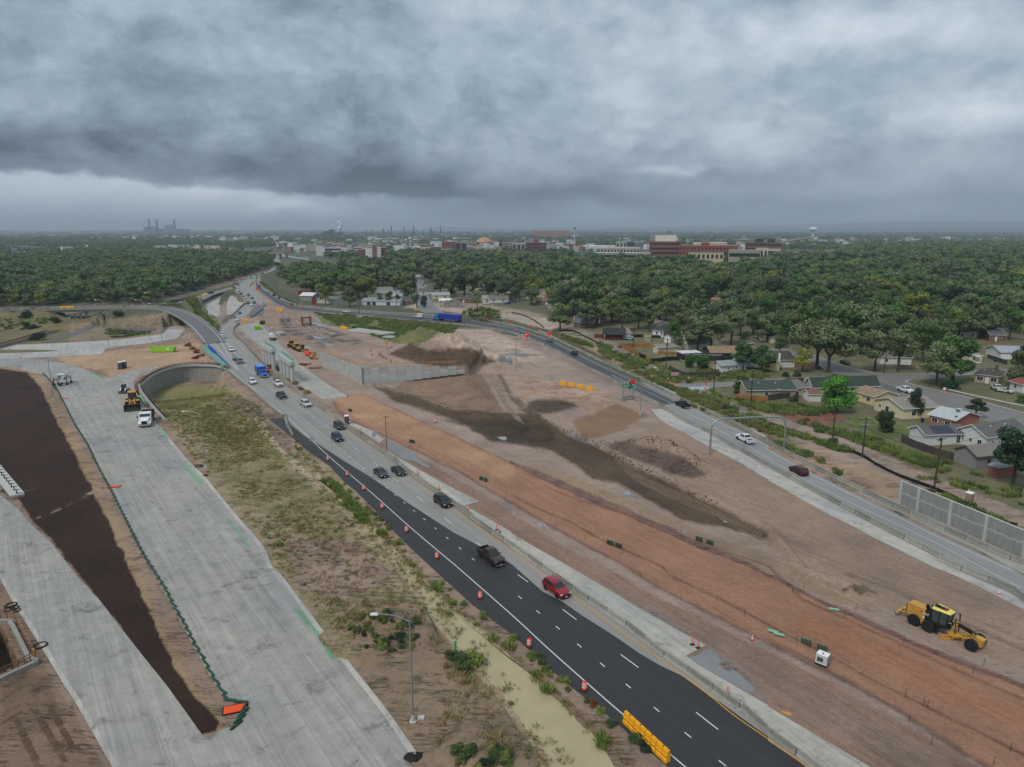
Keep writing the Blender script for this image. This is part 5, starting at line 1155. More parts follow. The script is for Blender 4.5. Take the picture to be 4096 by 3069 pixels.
# motor grader
def grader():
 a,b=W(C(3,1255,432)),W(C(3,1752,655));d=b-a;ang=atan2(d.y,d.x)
 r=empty('motor_grader',a+d*.0,ang);r.location=a+V3((-sin(ang),cos(ang),0))*1.05;r.location.z=S1(r.location.x,r.location.y)+.02
 tag(r,'yellow and black motor grader with long front beam and six wheels','motor grader')
 r.scale=(1.08,1.08,1.08);Y=M.cat_yellow;K=M.black;DY=M.dirty_yellow
 wr=.70
 for x in(0,1.62):
  for s in(-1,1):awh(r,x,s*1.05,wr,.42,True)
 for s in(-1,1):awh(r,6.35,s*1.0,wr,.40,True)
 J=O()
 for s in(-1,1):J.box((.8,s*.72,.5),(2.2,.2,.38))
 J.bd('tandem_case',DY,r)
 J=O();J.loft([[(-1.15,-.62,.95),(-1.15,.62,.95),(-1.15,.60,2.3),(-1.15,-.60,2.3)],[(-.9,-.66,.95),(-.9,.66,.95),(-.9,.62,2.42),(-.9,-.62,2.42)],[(.95,-.66,.95),(.95,.66,.95),(.95,.62,2.36),(.95,-.62,2.36)]]);eng=J.bd('engine_housing',Y,r)
 J=O()
 for s in(-1,1):
  for x in(-.7,-.15):J.box((x,s*.655,1.5),(.38,.03,.6))
 J.bd('vent_grille',M.dirty_yellow,eng)
 J=O();J.box((-1.2,0,1.0),(.12,1.1,1.2));J.bd('radiator_guard',K,r)
 J=O();J.loft([[(.95,-.66,1.0),(.95,.66,1.0),(.95,.62,2.3),(.95,-.62,2.3)],[(1.75,-.66,1.0),(1.75,.66,1.0),(1.75,.5,1.95),(1.75,-.5,1.95)]]);J.bd('side_panel',K,r)
 for s in(-1,1):
  text_obj('logo_lettering','CAT',.42,M.white,r,(.62 if s<0 else 1.6,s*.672,1.72),(PI/2,0,0 if s<0 else PI),.004)
  J=O();J.add([(.45,s*.668,2.0),(.68,s*.668,2.1),(.68,s*.668,1.65),(.55,s*.668,1.8)],[(0,1,2,3)]);J.bd('logo_flash',M.tail_red,r)
  J=O();J.lathe([(.13,s*.668),(.13,s*.674)],(.85,0,1.35),n=12,axis='Y');J.bd('badge',M.white,r)
 J=O();J.lathe([(.17,2.3),(.2,2.55),(.2,2.85),(.12,2.92)],(.95,-.1,0),n=12);J.bd('air_cleaner',K,r,40)
 J=O();J.tube([(1.25,.25,2.2),(1.25,.25,3.0)],.07,8);J.bd('exhaust',M.dsteel,r)
 x0,x1=1.75,3.35
 J=O();J.loft([[(x0,-.75,.95),(x0,.75,.95),(x1,.7,.95),(x1,-.7,.95)],[(x0,-.78,1.45),(x0,.78,1.45),(x1+.15,.62,1.45),(x1+.15,-.62,1.45)]]);J.bd('cab_base',K,r)
 J=O();c0=[(x0+.02,-.76),(x0+.02,.76),(x1,.62),(x1,-.62)]
 J.loft([[(x,y,1.45)for x,y in c0],[(x0+.0,-.80,2.95),(x0+.0,.80,2.95),(x1+.22,.70,2.95),(x1+.22,-.70,2.95)]]);J.bd('cab_glass',pm('tinted_glass','#3c4a4a',.15,.1,1,spec=.7),r)
 J=O()
 for(x,y),(X,Y_)in zip(((x0,-.77),(x0,.77),(x1,.64),(x1,-.64),(x0+.75,-.74),(x0+.75,.74)),((x0-.01,-.81),(x0-.01,.81),(x1+.23,.71),(x1+.23,-.71),(x0+.9,-.79),(x0+.9,.79))):J.beam((x,y,1.4),(X,Y_,2.97),.09)
 J.bd('cab_pillar',K,r)
 J=O();J.loft([[(x0-.1,-.85,2.95),(x0-.1,.85,2.95),(x1+.35,.62,2.95),(x1+.35,-.62,2.95)],[(x0,-.75,3.13),(x0,.75,3.13),(x1+.2,.5,3.1),(x1+.2,-.5,3.1)]]);roof=J.bd('cab_roof',pm('roof_yellow','#e3cf6a',.5,.08,2),r)
 J=O();J.box((x0+.72,0,3.125),(1.3,.72,.03));J.box((x0+.2,0,3.13),(.45,.5,.12));J.bd('roof_panel',K,roof)
 J=O();J.lathe([(.08,3.15),(.08,3.28),(.03,3.33)],(x1-.35,-.25,0),n=8);J.bd('beacon',M.drum_orange,roof)
 for s in(-1,1):J=O();J.beam((x1+.2,s*.68,2.7),(x1+.65,s*1.05,2.75),.04);J.box((x1+.65,s*1.05,2.4),(.1,.2,.38));J.bd('mirror',K,r)
 J=O();J.box((2.5,-.95,.45),(.5,.3,.05));J.box((2.5,-.95,.75),(.5,.3,.05));J.beam((2.3,-.85,.45),(2.3,-.85,1.2),.04);J.beam((2.7,-.85,.45),(2.7,-.85,1.2),.04);J.bd('step',K,r)
 J=O();J.beam((1.6,0,.85),(3.6,0,1.25),.5,.5);J.bd('rear_frame',K,r)
 fr=[(3.3,0,1.55),(4.4,0,1.95),(5.6,0,1.75),(6.3,0,1.5)]
 J=O()
 for i in range(3):J.beam(fr[i],fr[i+1],.34,.34)
 J.bd('main_beam',K,r)
 J=O();J.beam((4.6,0,1.68),(6.2,0,1.28),.26,.16);J.bd('beam_underside',Y,r)
 text_obj('model_lettering','140M',.2,M.white,r,(3.35,-.19,1.6),(PI/2,-.3,0),.004)
 J=O();J.loft([[(5.95,-.25,1.75),(5.95,.25,1.75),(5.95,.25,1.35),(5.95,-.25,1.35)],[(6.6,-.32,1.45),(6.6,.32,1.45),(6.6,.32,.75),(6.6,-.32,.75)]]);J.bd('beam_nose',Y,r)
 J=O();J.loft([[(6.55,-.4,1.5),(6.55,.4,1.5),(6.7,.4,.55),(6.7,-.4,.55)],[(7.25,-.4,1.42),(7.25,.4,1.42),(7.1,.4,.5),(7.1,-.4,.5)]]);J.bd('front_counterweight',Y,r)
 J=O();J.beam((6.35,-.95,.7),(6.35,.95,.7),.24,.24);J.beam((6.35,0,.7),(6.35,0,1.3),.3);J.bd('front_axle',DY,r)
 J=O();J.box((4.25,0,1.55),(.34,.95,.5));J.bd('saddle',Y,r)
 for s in(-1,1):
  J=O();J.tube([(4.3,s*.42,.9),(4.25,s*.5,2.75)],.065,8);J.bd('lift_cylinder',K,r)
 J=O();J.beam((6.3,0,.85),(4.1,.55,.78),.13);J.beam((6.3,0,.85),(4.1,-.55,.78),.13);J.beam((4.1,-.6,.78),(4.1,.6,.78),.14);J.bd('drawbar',DY,r)
 J=O();J.lathe([(.5,.52),(.72,.52),(.74,.6),(.74,.68),(.5,.68)],(4.15,0,0),n=24);J.bd('circle',DY,r)
 J=O();an=.62;cx,sx_=cos(an),sin(an)
 for k in range(4):
  y=.05+k*.15;off=.10*sin(k/3*PI)
  J.beam((4.35-off-sx_*1.8,-cx*1.8,y+.05),(4.35-off+sx_*1.8,cx*1.8,y+.05),.05,.17)
 J.bd('blade',M.dirty_yellow,r)
 for s in(-1,1):J=O();J.beam((4.15,s*.5,.6),(4.25,s*.55,.2),.22,.1);J.bd('blade_bracket',Y,r)
 J=O();J.beam((-1.1,-.4,1.0),(-1.9,-.35,.75),.13);J.beam((-1.1,.4,1.0),(-1.9,.35,.75),.13);J.beam((-1.2,0,1.4),(-2.0,0,.9),.1);J.box((-2.05,0,.62),(.22,1.9,.22));J.bd('ripper_frame',DY,r)
 for y in(-.8,-.3,.3,.8):J=O();J.tube([(-2.05,y,.75),(-2.3,y,.5),(-2.2,y,.12)],[.06,.05,.03],6);J.bd('ripper_tooth',M.dsteel,r)
 J=O();J.tube([(6.0,.3,1.75),(6.3,.9,1.9),(6.9,1.05,1.8)],.03,5);J.tube([(6.0,-.3,1.75),(6.2,-.7,1.85),(6.6,-.8,1.7)],.03,5);J.bd('light_arm',K,r)
grader()
# wheel loader and its relatives
def loader(loc,ang,label,s=1.0,bucket='dsteel',bz=0.0):
 r=empty('wheel_loader',loc,ang);tag(r,label,'wheel loader');r.scale=(s,s,s);Y,K=M.cat_yellow,M.black
 for x in(1.55,-1.55):
  for q in(-1,1):awh(r,x,q*1.05,.80,.62,False)
 J=O();J.loft([[(-3.2,-.75,.9),(-3.2,.75,.9),(-3.2,.7,2.0),(-3.2,-.7,2.0)],[(-.9,-.8,.9),(-.9,.8,.9),(-.9,.75,2.25),(-.9,-.75,2.25)]]);J.bd('engine_housing',Y,r)
 J=O();J.box((-2.1,0,2.14),(1.6,1.1,.12));J.box((-2.0,.3,2.2),(.25,.25,.5));J.bd('engine_cover',K,r)
 J=O();J.box((-.1,0,1.0),(1.7,1.5,.9));J.bd('cab_base',K,r)
 J=O();J.loft([[(-.9,-.7,1.85),(-.9,.7,1.85),(.65,.62,1.85),(.65,-.62,1.85)],[(-.85,-.72,3.2),(-.85,.72,3.2),(.5,.68,3.2),(.5,-.68,3.2)]]);J.bd('cab_glass',M.glass,r)
 J=O()
 for x,y in((-.88,-.72),(-.88,.72),(.6,.67),(.6,-.67)):J.beam((x,y,1.85),(x*.95,y,3.22),.09)
 J.bd('cab_pillar',K,r)
 J=O();J.box((-.15,0,3.2),(1.7,1.6,.16),taper=.9);J.bd('cab_roof',Y if bucket!='x' else K,r)
 for q in(-1,1):J=O();J.box((1.55,q*1.05,1.66),(1.5,.66,.08));J.box((-1.6,q*1.05,1.66),(1.5,.66,.08));J.bd('mudguard',Y,r)
 J=O();J.box((1.6,0,.7),(1.8,1.0,1.0));J.bd('front_frame',Y,r)
 for q in(-1,1):J=O();J.beam((1.1,q*.5,1.9),(2.6,q*.5,1.35),.16,.4);J.beam((2.6,q*.5,1.35),(3.4,q*.5,.55+bz),.16,.36);J.bd('lift_arm',Y,r)
 J=O();J.tube([(1.2,0,1.75),(2.9,0,1.5)],.12,8);J.bd('tilt_cylinder',M.dsteel,r)
 prof=[(3.35,.1+bz),(4.35,.05+bz),(4.4,.1+bz),(3.6,.22+bz),(3.45,.6+bz),(3.55,1.05+bz),(3.9,1.35+bz),(3.85,1.42+bz),(3.45,1.2+bz),(3.3,.7+bz)]
 J=O();J.side(prof,3.0)
 for q in(-1,1):J.side([(3.4,.1+bz),(4.35,.06+bz),(3.9,1.38+bz),(3.4,1.1+bz)],.06,q*1.5)
 J.bd('bucket',M[bucket],r)
 return r
loader(W(B(0,1165,290)+(0,)if False else B(0,1150,275),.07),-1.12,'large yellow wheel loader behind the white dump truck on the left pavement',1.38)
loader(P(A(1,310,1272)),-.9,'yellow wheel loader first in the row of parked machines',.95);loader(P(A(1,358,1298)),-.9,'yellow wheel loader second in the row of parked machines',.9)
def roller(loc,ang,label):
 r=empty('soil_roller',loc,ang);tag(r,label,'roller');Y,K=M.cat_yellow,M.black
 for q in(-1,1):awh(r,-1.4,q*.85,.72,.5)
 J=O();J.lathe([(.1,-1.05),(.72,-1.05),(.75,-1.0),(.75,1.0),(.72,1.05),(.1,1.05)],(1.6,0,.75),n=20,axis='Y');J.bd('drum',M.rust,r,40)
 J=O();J.box((1.6,1.18,.6),(2.0,.14,.35));J.box((1.6,-1.18,.6),(2.0,.14,.35));J.box((2.65,0,.6),(.2,2.5,.35));J.bd('drum_frame',Y,r)
 J=O();J.box((-1.7,0,.9),(2.2,1.6,1.0));J.bd('engine_housing',Y,r);J=O();J.box((-.3,0,1.4),(1.3,1.3,1.5));J.bd('cab_glass',M.glass,r);J=O();J.box((-.3,0,2.9),(1.5,1.5,.12));J.bd('cab_roof',K,r)
roller(P(A(1,405,1312)),-.6,'soil roller with rusty drum third in the row of parked machines')
def compressor(loc,ang):
 r=empty('tow_compressor',loc,ang);tag(r,'bright orange towable compressor between the roller and the excavator','compressor')
 J=O();J.loft([[(-1.4,-.8,.6),(-1.4,.8,.6),(-1.2,.65,1.7),(-1.2,-.65,1.7)],[(1.4,-.8,.6),(1.4,.8,.6),(1.2,.65,1.75),(1.2,-.65,1.75)]]);J.bd('housing',M.drum_orange,r);J=O();J.beam((1.4,0,.55),(2.6,0,.5),.12);J.bd('drawbar',M.dsteel,r)
 for q in(-1,1):awh(r,-.1,q*.85,.38)
compressor(P(A(1,450,1345)),-.5)
def excavator(loc,ang,label):
 r=empty('small_excavator',loc,ang);tag(r,label,'excavator');Y,K=M.cat_yellow,M.black
 for q in(-1,1):J=O();J.side([(-1.3,.1),(-1.45,.35),(-1.3,.65),(1.3,.65),(1.45,.35),(1.3,.1)],.42,q*.85);J.bd('track',M.tyre,r)
 J=O();J.box((-.3,0,.7),(2.2,1.7,.85));J.bd('housing',Y,r);J=O();J.box((.15,.45,1.1),(1.2,.8,1.35));J.bd('cab',M.glass,r);J=O();J.box((.15,.45,2.45),(1.25,.85,.1));J.bd('cab_roof',K,r)
 J=O();J.beam((.7,-.2,1.1),(1.5,-.2,3.0),.28);J.bd('boom',Y,r);J=O();J.beam((1.4,-.2,3.1),(2.3,-.2,1.2),.22);J.bd('stick',Y,r);J=O();J.side([(2.0,.9),(2.5,1.2),(2.7,.6),(2.2,.3)],.7,-.2);J.bd('bucket',Y,r)
 J=O();J.box((1.75,0,.15),(.12,2.0,.45));J.bd('blade',Y,r)
excavator(P(A(1,495,1372)),-.9,'small yellow excavator at the end of the machine row')
def dump_truck():
 w=W(B(0,1255,440),.075);r=empty('dump_truck',w,-1.22);tag(r,'white dump truck with black tipper body parked on the left pavement','truck');r.location=w+V3((-.9,2.6,0));r.scale=(1.2,)*3
 wp=paint('#dfe2e4');truck_cab(r,wp,.2,1.9,2.4,.7,2.75,1.7,1.95)
 J=O();J.box((-.3,0,.6),(7.6,.9,.3));J.bd('chassis',M.black,r)
 J=O();J.box((-2.1,0,1.0),(4.2,2.4,.12))
 for q in(-1,1):J.box((-2.1,q*1.18,1.0),(4.2,.08,1.15))
 J.box((0,0,1.0),(.1,2.4,1.75));J.box((-4.2,0,1.0),(.1,2.4,1.15));J.bd('tipper_body',M.black,r)
 for x,q in((2.95,1),(2.95,-1),(-2.3,1),(-2.3,-1)):awh(r,x,q*1.02,.5,.32)
dump_truck()
def skid_steer():
 r=empty('skid_steer',W(B(0,1078,150),.075),-1.45);tag(r,'white compact track loader with brown bucket at the top of the pavement','track loader');wp=M.white;K=M.black
 for q in(-1,1):
  J=O();J.side([(-1.2,.05),(-1.35,.5),(-.9,.75),(.7,.7),(1.1,.3),(.9,.05)],.36,q*.78);J.bd('track',M.tyre,r)
  J=O();J.beam((-1.3,q*.62,1.6),(.8,q*.62,1.25),.14,.24);J.beam((.8,q*.62,1.3),(1.5,q*.62,.35),.14,.22);J.beam((-1.3,q*.62,.8),(-1.3,q*.62,1.65),.16,.3);J.bd('lift_arm',wp,r)
 J=O();J.box((-.7,0,.5),(1.3,1.15,1.2));J.bd('engine_housing',wp,r);J=O();J.box((.25,0,.6),(1.15,1.0,1.5));J.bd('cab',M.glass,r);J=O();J.box((.2,0,2.08),(1.35,1.1,.1));J.bd('cab_roof',K,r)
 J=O();J.side([(1.4,.05),(2.1,.02),(1.7,.2),(1.55,.7),(1.4,.7)],1.9);J.bd('bucket',M.dsteel,r);r.scale=(1.15,)*3
skid_steer()
def paver():
 r=empty('concrete_paver',W(A(0,540,1590),.07),-1.35);tag(r,'dirty white concrete paving machine with an inclined conveyor on four legs','paving machine');G,K=M.steel,M.dsteel
 J=O();J.box((-.6,0,1.7),(3.2,2.6,1.5));J.bd('engine_housing',pm('paver_white','#b9bcba',.6,.25,1),r)
 J=O();
 for k in range(6):J.box((1.02,-.2,1.85+k*.2),(.04,1.2,.1))
 J.bd('radiator_slat',M.dsteel,r)
 J=O();J.beam((3.2,.3,.9),(-1.2,1.2,4.0),.7,.14);J.bd('conveyor',G,r);J=O();J.beam((3.2,-.05,1.1),(-1.2,.85,4.2),.06,.3);J.beam((3.2,.68,1.1),(-1.2,1.58,4.2),.06,.3);J.bd('conveyor_side',M.white,r)
 J=O();J.lathe([(.55,.25),(.95,.9),(.9,1.1)],(2.9,.3,0),n=8);J.bd('hopper',K,r)
 for x,y in((1.6,-1.9),(1.6,1.9),(-2.0,-1.9),(-2.0,1.9)):
  J=O();J.beam((x,y,.5),(x,y,2.6),.22);J.beam((x,y,1.9),(x*.6,y*.55,2.0),.18);J.bd('leg',K,r)
  J=O();J.side([(x-.7,.02),(x-.8,.3),(x-.5,.6),(x+.5,.6),(x+.8,.3),(x+.7,.02)],.34,y);J.bd('track',M.tyre,r)
 J=O();J.box((-.6,0,3.2),(3.4,2.9,.08));J.bd('canopy',pm('paver_white','#b9bcba'),r)
paver()
def tanker():
 r=empty('water_truck',P(A(1,140,1205))+V3((0,0,.05)),2.0);tag(r,'white tank truck facing away on the wide new pavement','truck');wp=paint('#d8dad6')
 J=O();J.tube([(-2.8,0,1.9),(1.4,0,1.9)],1.15,16);J.bd('tank',wp,r,40);J=O();J.box((-.3,0,.55),(7,1.0,.3));J.box((-2.95,0,.6),(.3,2.2,.5));J.bd('chassis',M.black,r)
 truck_cab(r,wp,1.6,1.5,2.3,.7,2.7,1.3,1.7)
 for x in(3.6,-1.6,-2.5):
  for q in(-1,1):awh(r,x,q*1.0,.48,.3)
tanker()
# small site things
def dumpster(p,ang,L,label,z=.02,s=1):
 r=empty('dumpster',P(p)+V3((0,0,z)),ang);tag(r,label,'dumpster');r.scale=(s,s,s)
 J=O();w,h=2.3,1.5
 for q in(-1,1):J.side([(-L/2+.5,.1),(L/2-.5,.1),(L/2,h),(-L/2,h)],.08,q*w/2)
 J.box((0,0,.1),(L-1.0,w,.08));J.beam((-L/2+.5,0,.1),(-L/2,0,h),w,.08,(0,0,1));J.beam((L/2-.5,0,.1),(L/2,0,h),w,.08)
 J.bd('bin',M.lime,r);J=O()
 for k in range(9):
  x=-L/2+.7+k*(L-1.4)/8
  for q in(-1,1):J.box((x,q*(w/2+.06),.2),(.1,.06,h-.25))
 J.bd('rib',M.lime,r);J=O();J.box((L*.25,-w/2-.1,.8),(1.0,.02,.4));J.bd('label_plate',M.white,r);J=O()
 for x in(-L/2+.9,L/2-.9):J.tube([(x,-w/2,.12),(x,w/2,.12)],.12,8)
 J.bd('roller',M.dsteel,r)
dumpster(A(0,1410,1310),.12,7.4,'lime green roll-off dumpster on bare dirt below the lamp posts',s=1.35);dumpster(A(1,14,1115),-1.2,6,'lime green dumpster on the wide new pavement',.08,1.15)
def toilet(p,ang,col,cap,label,z=0.03,s=1):
 r=empty('portable_toilet',P(p)+V3((0,0,z)),ang);tag(r,label,'portable toilet');r.scale=(s,)*3
 J=O();J.box((0,0,.12),(1.12,1.12,2.05));J.bd('cabin',M[col],r);J=O();J.box((0,0,0),(1.2,1.25,.12));J.bd('skid',M.black,r)
 J=O();J.loft([[(-.6,-.6,2.17),(.6,-.6,2.17),(.6,.6,2.17),(-.6,.6,2.17)],[(-.6,-.6,2.25),(.6,-.6,2.25),(.6,.6,2.25),(-.6,.6,2.25)],[(-.35,-.35,2.42),(.35,-.35,2.42),(.35,.35,2.42),(-.35,.35,2.42)]]);J.bd('roof',M[cap],r)
 J=O();J.box((0,-.575,.2),(.75,.03,1.85));J.bd('door',M[col],r);J=O();J.tube([(.45,.45,2.2),(.45,.45,2.75)],.05,6);J.bd('vent_pipe',M[cap],r)
toilet(B(1,785,425),.3,'portable_grey','white_cap','grey portable toilet with white roof behind the highway barrier',.06);toilet(B(3,1730,1115),.6,'portable_brown','white_cap','brown portable toilet with white roof behind the sound wall')
toilet(A(0,1040,1460),.2,'portable_grey','white_cap','grey portable toilet on the dirt by the curved wall, left of the pair',s=1.15);toilet(A(0,1076,1452),.2,'portable_grey','white_cap','grey portable toilet on the dirt by the curved wall, right of the pair',s=1.15)
def tote():
 r=empty('liquid_tote',P(C(3,468,765)),-.75);tag(r,'white caged liquid tote standing on the red base','liquid tote')
 J=O();J.box((0,0,.16),(1.12,.96,1.0));J.bd('tank',M.white,r);J=O();J.box((0,0,0),(1.2,1.0,.14));J.bd('pallet',M.black,r);J=O()
 for z in(.2,.45,.7,.95,1.18):
  for s in(-1,1):J.beam((-.6,s*.5,z),(.6,s*.5,z),.025);J.beam((s*.6,-.5,z),(s*.6,.5,z),.025)
 for k in range(7):
  for s in(-1,1):J.beam((-.6+k*.2,s*.5,.12),(-.6+k*.2,s*.5,1.18),.02);J.beam((s*.6,-.5+k*.166,.12),(s*.6,-.5+k*.166,1.18),.02)
 J.bd('cage',M.steel,r);J=O();J.lathe([(.1,1.16),(.1,1.22)],n=10);J.bd('cap',M.tail_red,r);J=O();J.box((-.1,-.52,.5),(.55,.02,.4));J.bd('label_plate',M.portable_grey,r);r.scale=(1.15,)*3
tote()
def bundle(p,ang,n,label,s=1):
 r=empty('form_bundle',P(p),ang);tag(r,label,'dowel basket bundle');r.scale=(s,)*3
 for k in range(n):
  if n>6 and abs(k-n/2+.5)<1:continue
  J=O();x=(k-(n-1)/2)*.32;J.box((x,0,.05),(.2,.28,.78),taper=.85);J.bd('form',M.form_green,r);J=O();J.box((x,0,.78),(.12,.15,.08));J.bd('wrap',M.light_green_wrap,r)
 J=O()
 for k in range(n*2):J.beam(((k-(n*2-1)/2)*.16,-.12,.03),((k-(n*2-1)/2)*.16,.12,.95),.025)
 J.bd('steel_bar',M.rust,r)
BD=[(B(2,1660,1450),10,'green topped steel basket bundle in the tan strip beside the red base'),(B(2,882,1480),9,'green topped steel basket bundle on the red base above the barrier strip'),(C(3,395,625),10,'green topped steel basket bundle behind the white tote'),(B(1,1963,915),7,'green basket bundle on the red base, fourth from the top'),(B(1,1347,588),6,'green basket bundle on the red base, second from the top'),(B(1,813,318),5,'small green basket bundle at the top end of the red base')]
for p,n,lb in BD:bundle(p,-.72,n,lb,1.0)
def roll(p,ang,label,m='light_green_wrap',L=1.3,rr=.18):
 J=O();J.tube([(-L/2,0,rr),(-L/2+.05,0,rr),(L/2-.05,0,rr),(L/2,0,rr)],[rr*.8,rr,rr,rr*.8],10);o=J.bd('wrapped_roll',M[m],None,40);o.location=P(p);o.rotation_euler=(0,0,ang);tag(o,label,'wrapped roll')
roll(C(3,568,305),-.35,'single green wrapped roll high on the red base');roll(C(3,40,495),-.5,'green wrapped roll left of the basket bundle, upper of two');roll(C(3,95,522),-.5,'green wrapped roll left of the basket bundle, lower of two')
J=O();J.lathe([(.13,-.3),(.13,1.55),(.16,1.55),(.16,1.8),(.12,1.8),(.12,1.4)],n=14);o=J.bd('drain_pipe',M.pvc_green,None,40);o.location=P(C(1,1722,690));tag(o,'upright bright green pipe sticking out of tall weeds by the muddy channel','pipe')
J=O();J.lathe([(.12,-.2),(.12,1.1)],n=10);o=J.bd('drain_pipe',M.pvc_green,None,40);o.location=P(B(1,1302,178));tag(o,'short green pipe stuck in the dirt slope above the mud track','pipe')
J=O();J.box((0,0,0),(1.0,.45,.1));J.box((-.2,0,.1),(.4,.3,.04));o=J.bd('wood_plank',M.new_wood);o.location=P(C(3,158,1195));o.rotation_euler=(0,0,-.5);tag(o,'orange-brown piece of wood lying beside the concrete strip','piece of wood')
# stakes with flags along the graded base
STK=O();STK.beam((0,0,0),(0,0,1.1),.035);STK.box((0,0,.35),(.07,.07,.05));SM=STK.mesh('survey_stake',M.dsteel)
SL=O();SL.beam((0,0,0),(0,.02,1.0),.04);SLM=SL.mesh('survey_lath',pm('lath','#c98b62',.9,.15,2))
SP=[C(3,*p)for p in((210,155),(307,115),(757,315),(662,355),(1265,535),(1170,585),(1768,850),(1860,785),(247,585),(762,845),(1185,1062),(1345,1120),(1375,1150),(82,665),(600,945),(1215,1270),(2093,1520),(1945,1645),(1410,1470))]+[C(2,*p)for p in((1610,150),(1640,160),(1768,235),(2005,350),(1455,220),(1850,430),(1105,30))]+[B(2,*p)for p in((178,885),(257,870),(375,970),(455,950),(583,1060),(670,1040),(905,1155),(190,1160),(418,1280),(385,1285),(672,1400),(635,1420),(272,1330),(520,1460),(800,1600),(950,1545),(915,1565),(1455,1390),(1675,1550),(1770,1515),(47,1205),(710,1030))]+[B(1,*p)for p in((2160,1060),(1838,850),(1680,790),(1540,710),(1405,640),(1170,520),(1068,455),(975,395),(1508,470),(1625,530),(1755,595),(1893,655),(1972,640),(2043,735),(1295,360),(1203,315),(1110,275),(1870,1020))]
for i,p in en(SP):
 lath=i%5==4
 o=link('survey_stake' if not lath else 'survey_lath',SLM if lath else SM,None,P(p),0)
 if lath:o.rotation_euler=(ru(-1.3,1.3),ru(-.4,.4),ru(0,3))
 tag(o,'%s on the graded base'%('fallen wooden lath' if lath else 'dark steel stake'),'survey stake','survey laths on the graded base' if lath else 'survey stakes on the graded base')
LOGL=smo(WL(LA(0,'370 1500 430 1560 480 1640')+LB(0,'455 60 500 140 560 260 625 390 690 500 760 610 830 760 905 900 960 1000 1040 1160 1110 1300 1180 1440 1250 1570')+LC(0,'1350 0 1430 130 1500 270 1600 440 1680 600 1750 720 1830 870 1900 980 1965 1080')))
LM=O();LM.tube([(-.65,0,.12),(-.55,0,.13),(.55,0,.13),(.65,0,.12)],[.06,.13,.13,.06],8);LMM=LM.mesh('erosion_log',M.silt_green,50)
k=0
for q,h in along(LOGL,1.05):
 k+=1;s=1.0 if k%2 else-1
 o=link('erosion_log',LMM,None,(q.x+sin(h)*-.07*s,q.y+cos(h)*.07*s,.03),h+ru(-.12,.12)+.12);tag(o,'green filled sock between mulch and pavement','erosion log','green erosion logs along the mulch slope')
for i,(p,h)in en([((1990,1085),-.15),((2075,1100),-.1),((2112,1140),-1.6),((2100,1190),-1.9),((2070,1245),-2.0),((2040,1300),-2.0)]):
 o=link('erosion_log',LMM,None,W(C(0,*p),.08),h);o.scale=(1.3,1.1,1.1);tag(o,'green sock curling round the orange drain mat, %s from the line'%ordinal(i+1),'erosion log','green erosion logs round the orange mat')
def mat_(p,a,b,ang,label,z=.075):
 r=empty('drain_mat',W(p,z),ang);tag(r,label,'drain mat');J=O();J.box((0,0,0),(a,b,.05));J.bd('border',M.black_fabric,r);J=O();J.box((0,0,.05),(a-.3,b-.3,.03));J.bd('mat',M.orange_mat,r)
mat_(C(0,2030,1155),2.6,1.5,.33,'orange inlet mat with black border at the tip of the mulch slope');mat_(B(0,985,965),2.3,1.2,.1,'orange inlet mat halfway down the line of green socks');mat_(B(0,555,205),2.3,1.1,.0,'orange inlet mat near the thin street lamp');mat_(A(0,457,1560),2.4,1.2,.0,'orange inlet mat beside the paving machine')
mat_(B(0,1150,130),3.0,.8,.0,'orange mat beside the track loader')
# green epoxy bars
def bars(p0,p1,n,label,spread=.35,r_=.02):
 a,b=W(p0,.09),W(p1,.09);r=empty('rebar_bundle',a);tag(r,label,'bundle of green bars');J=O();d=b-a;nn=V3((-d.y,d.x,0)).normalized()
 for k in range(n):
  o1,o2=ru(-1,1)*spread,ru(-1,1)*spread;s0=ru(0,.08);md=d*.5+nn*((o1+o2)/2+spread*.6)
  J.tube([d*s0+nn*o1+V3((0,0,ru(0,.1))),md,d*(1-ru(0,.06))+nn*o2],r_,4)
 tag(J.bd('bar',M.green_epoxy,r),kind='stuff')
bars(C(1,340,285),C(1,690,730),15,'spread bundle of green coated bars at the near edge of the left pavement',.5,.017);bars(B(0,1960,1240),B(0,2150,1490),10,'tidy bundle of bright green bars, second from the camera',.16,.022);bars(B(0,1580,780),B(0,1745,940),16,'bundle of green bars below the leaning street lamp',.35,.04)
bars(B(0,1362,445),B(0,1450,555),14,'bundle of green bars in front of the dump truck',.3,.04);bars(B(0,1200,175),B(0,1255,260),14,'bundle of green bars beside the wheel loader',.35,.045);bars(A(0,325,1460),A(0,480,1500),8,'bundle of green bars left of the paving machine',.2,.05);bars(A(0,785,1490),A(0,870,1540),10,'bundle of green bars at the fork of the pavement',.3,.05)
def crumple(p,s,label,seed):
 rr_=Rz(seed);J=O();n=14;rings=[]
 for k,(q,z)in en(((1.0,.0),(.8,.25),(.5,.42),(.2,.3))):rings.append([(cos(2*PI*i/n)*s*q*(1+rr_.uniform(-.28,.28)),sin(2*PI*i/n)*s*.7*q*(1+rr_.uniform(-.28,.28)),max(0,z*s*.8*(1+rr_.uniform(-.5,.5))))for i in range(n)])
 J.loft(rings);o=J.bd('plastic_sheet',M.black_fabric);o.location=P(p)+V3((0,0,.06));tag(o,label,'plastic sheet')
crumple(C(1,1372,1575),1.0,'crumpled black plastic sheet with a stone on the pavement edge nearest the camera',4);crumple(B(0,1772,870),.55,'small black plastic bag beside the pavement and the street lamp',5)
J=O();J.box((0,0,.0),(.3,.25,.2),taper=.6);o=J.bd('stone',M.portable_brown);o.location=P(C(1,1372,1572))+V3((0,0,.42));tag(o,'stone holding down the crumpled black plastic sheet','stone')
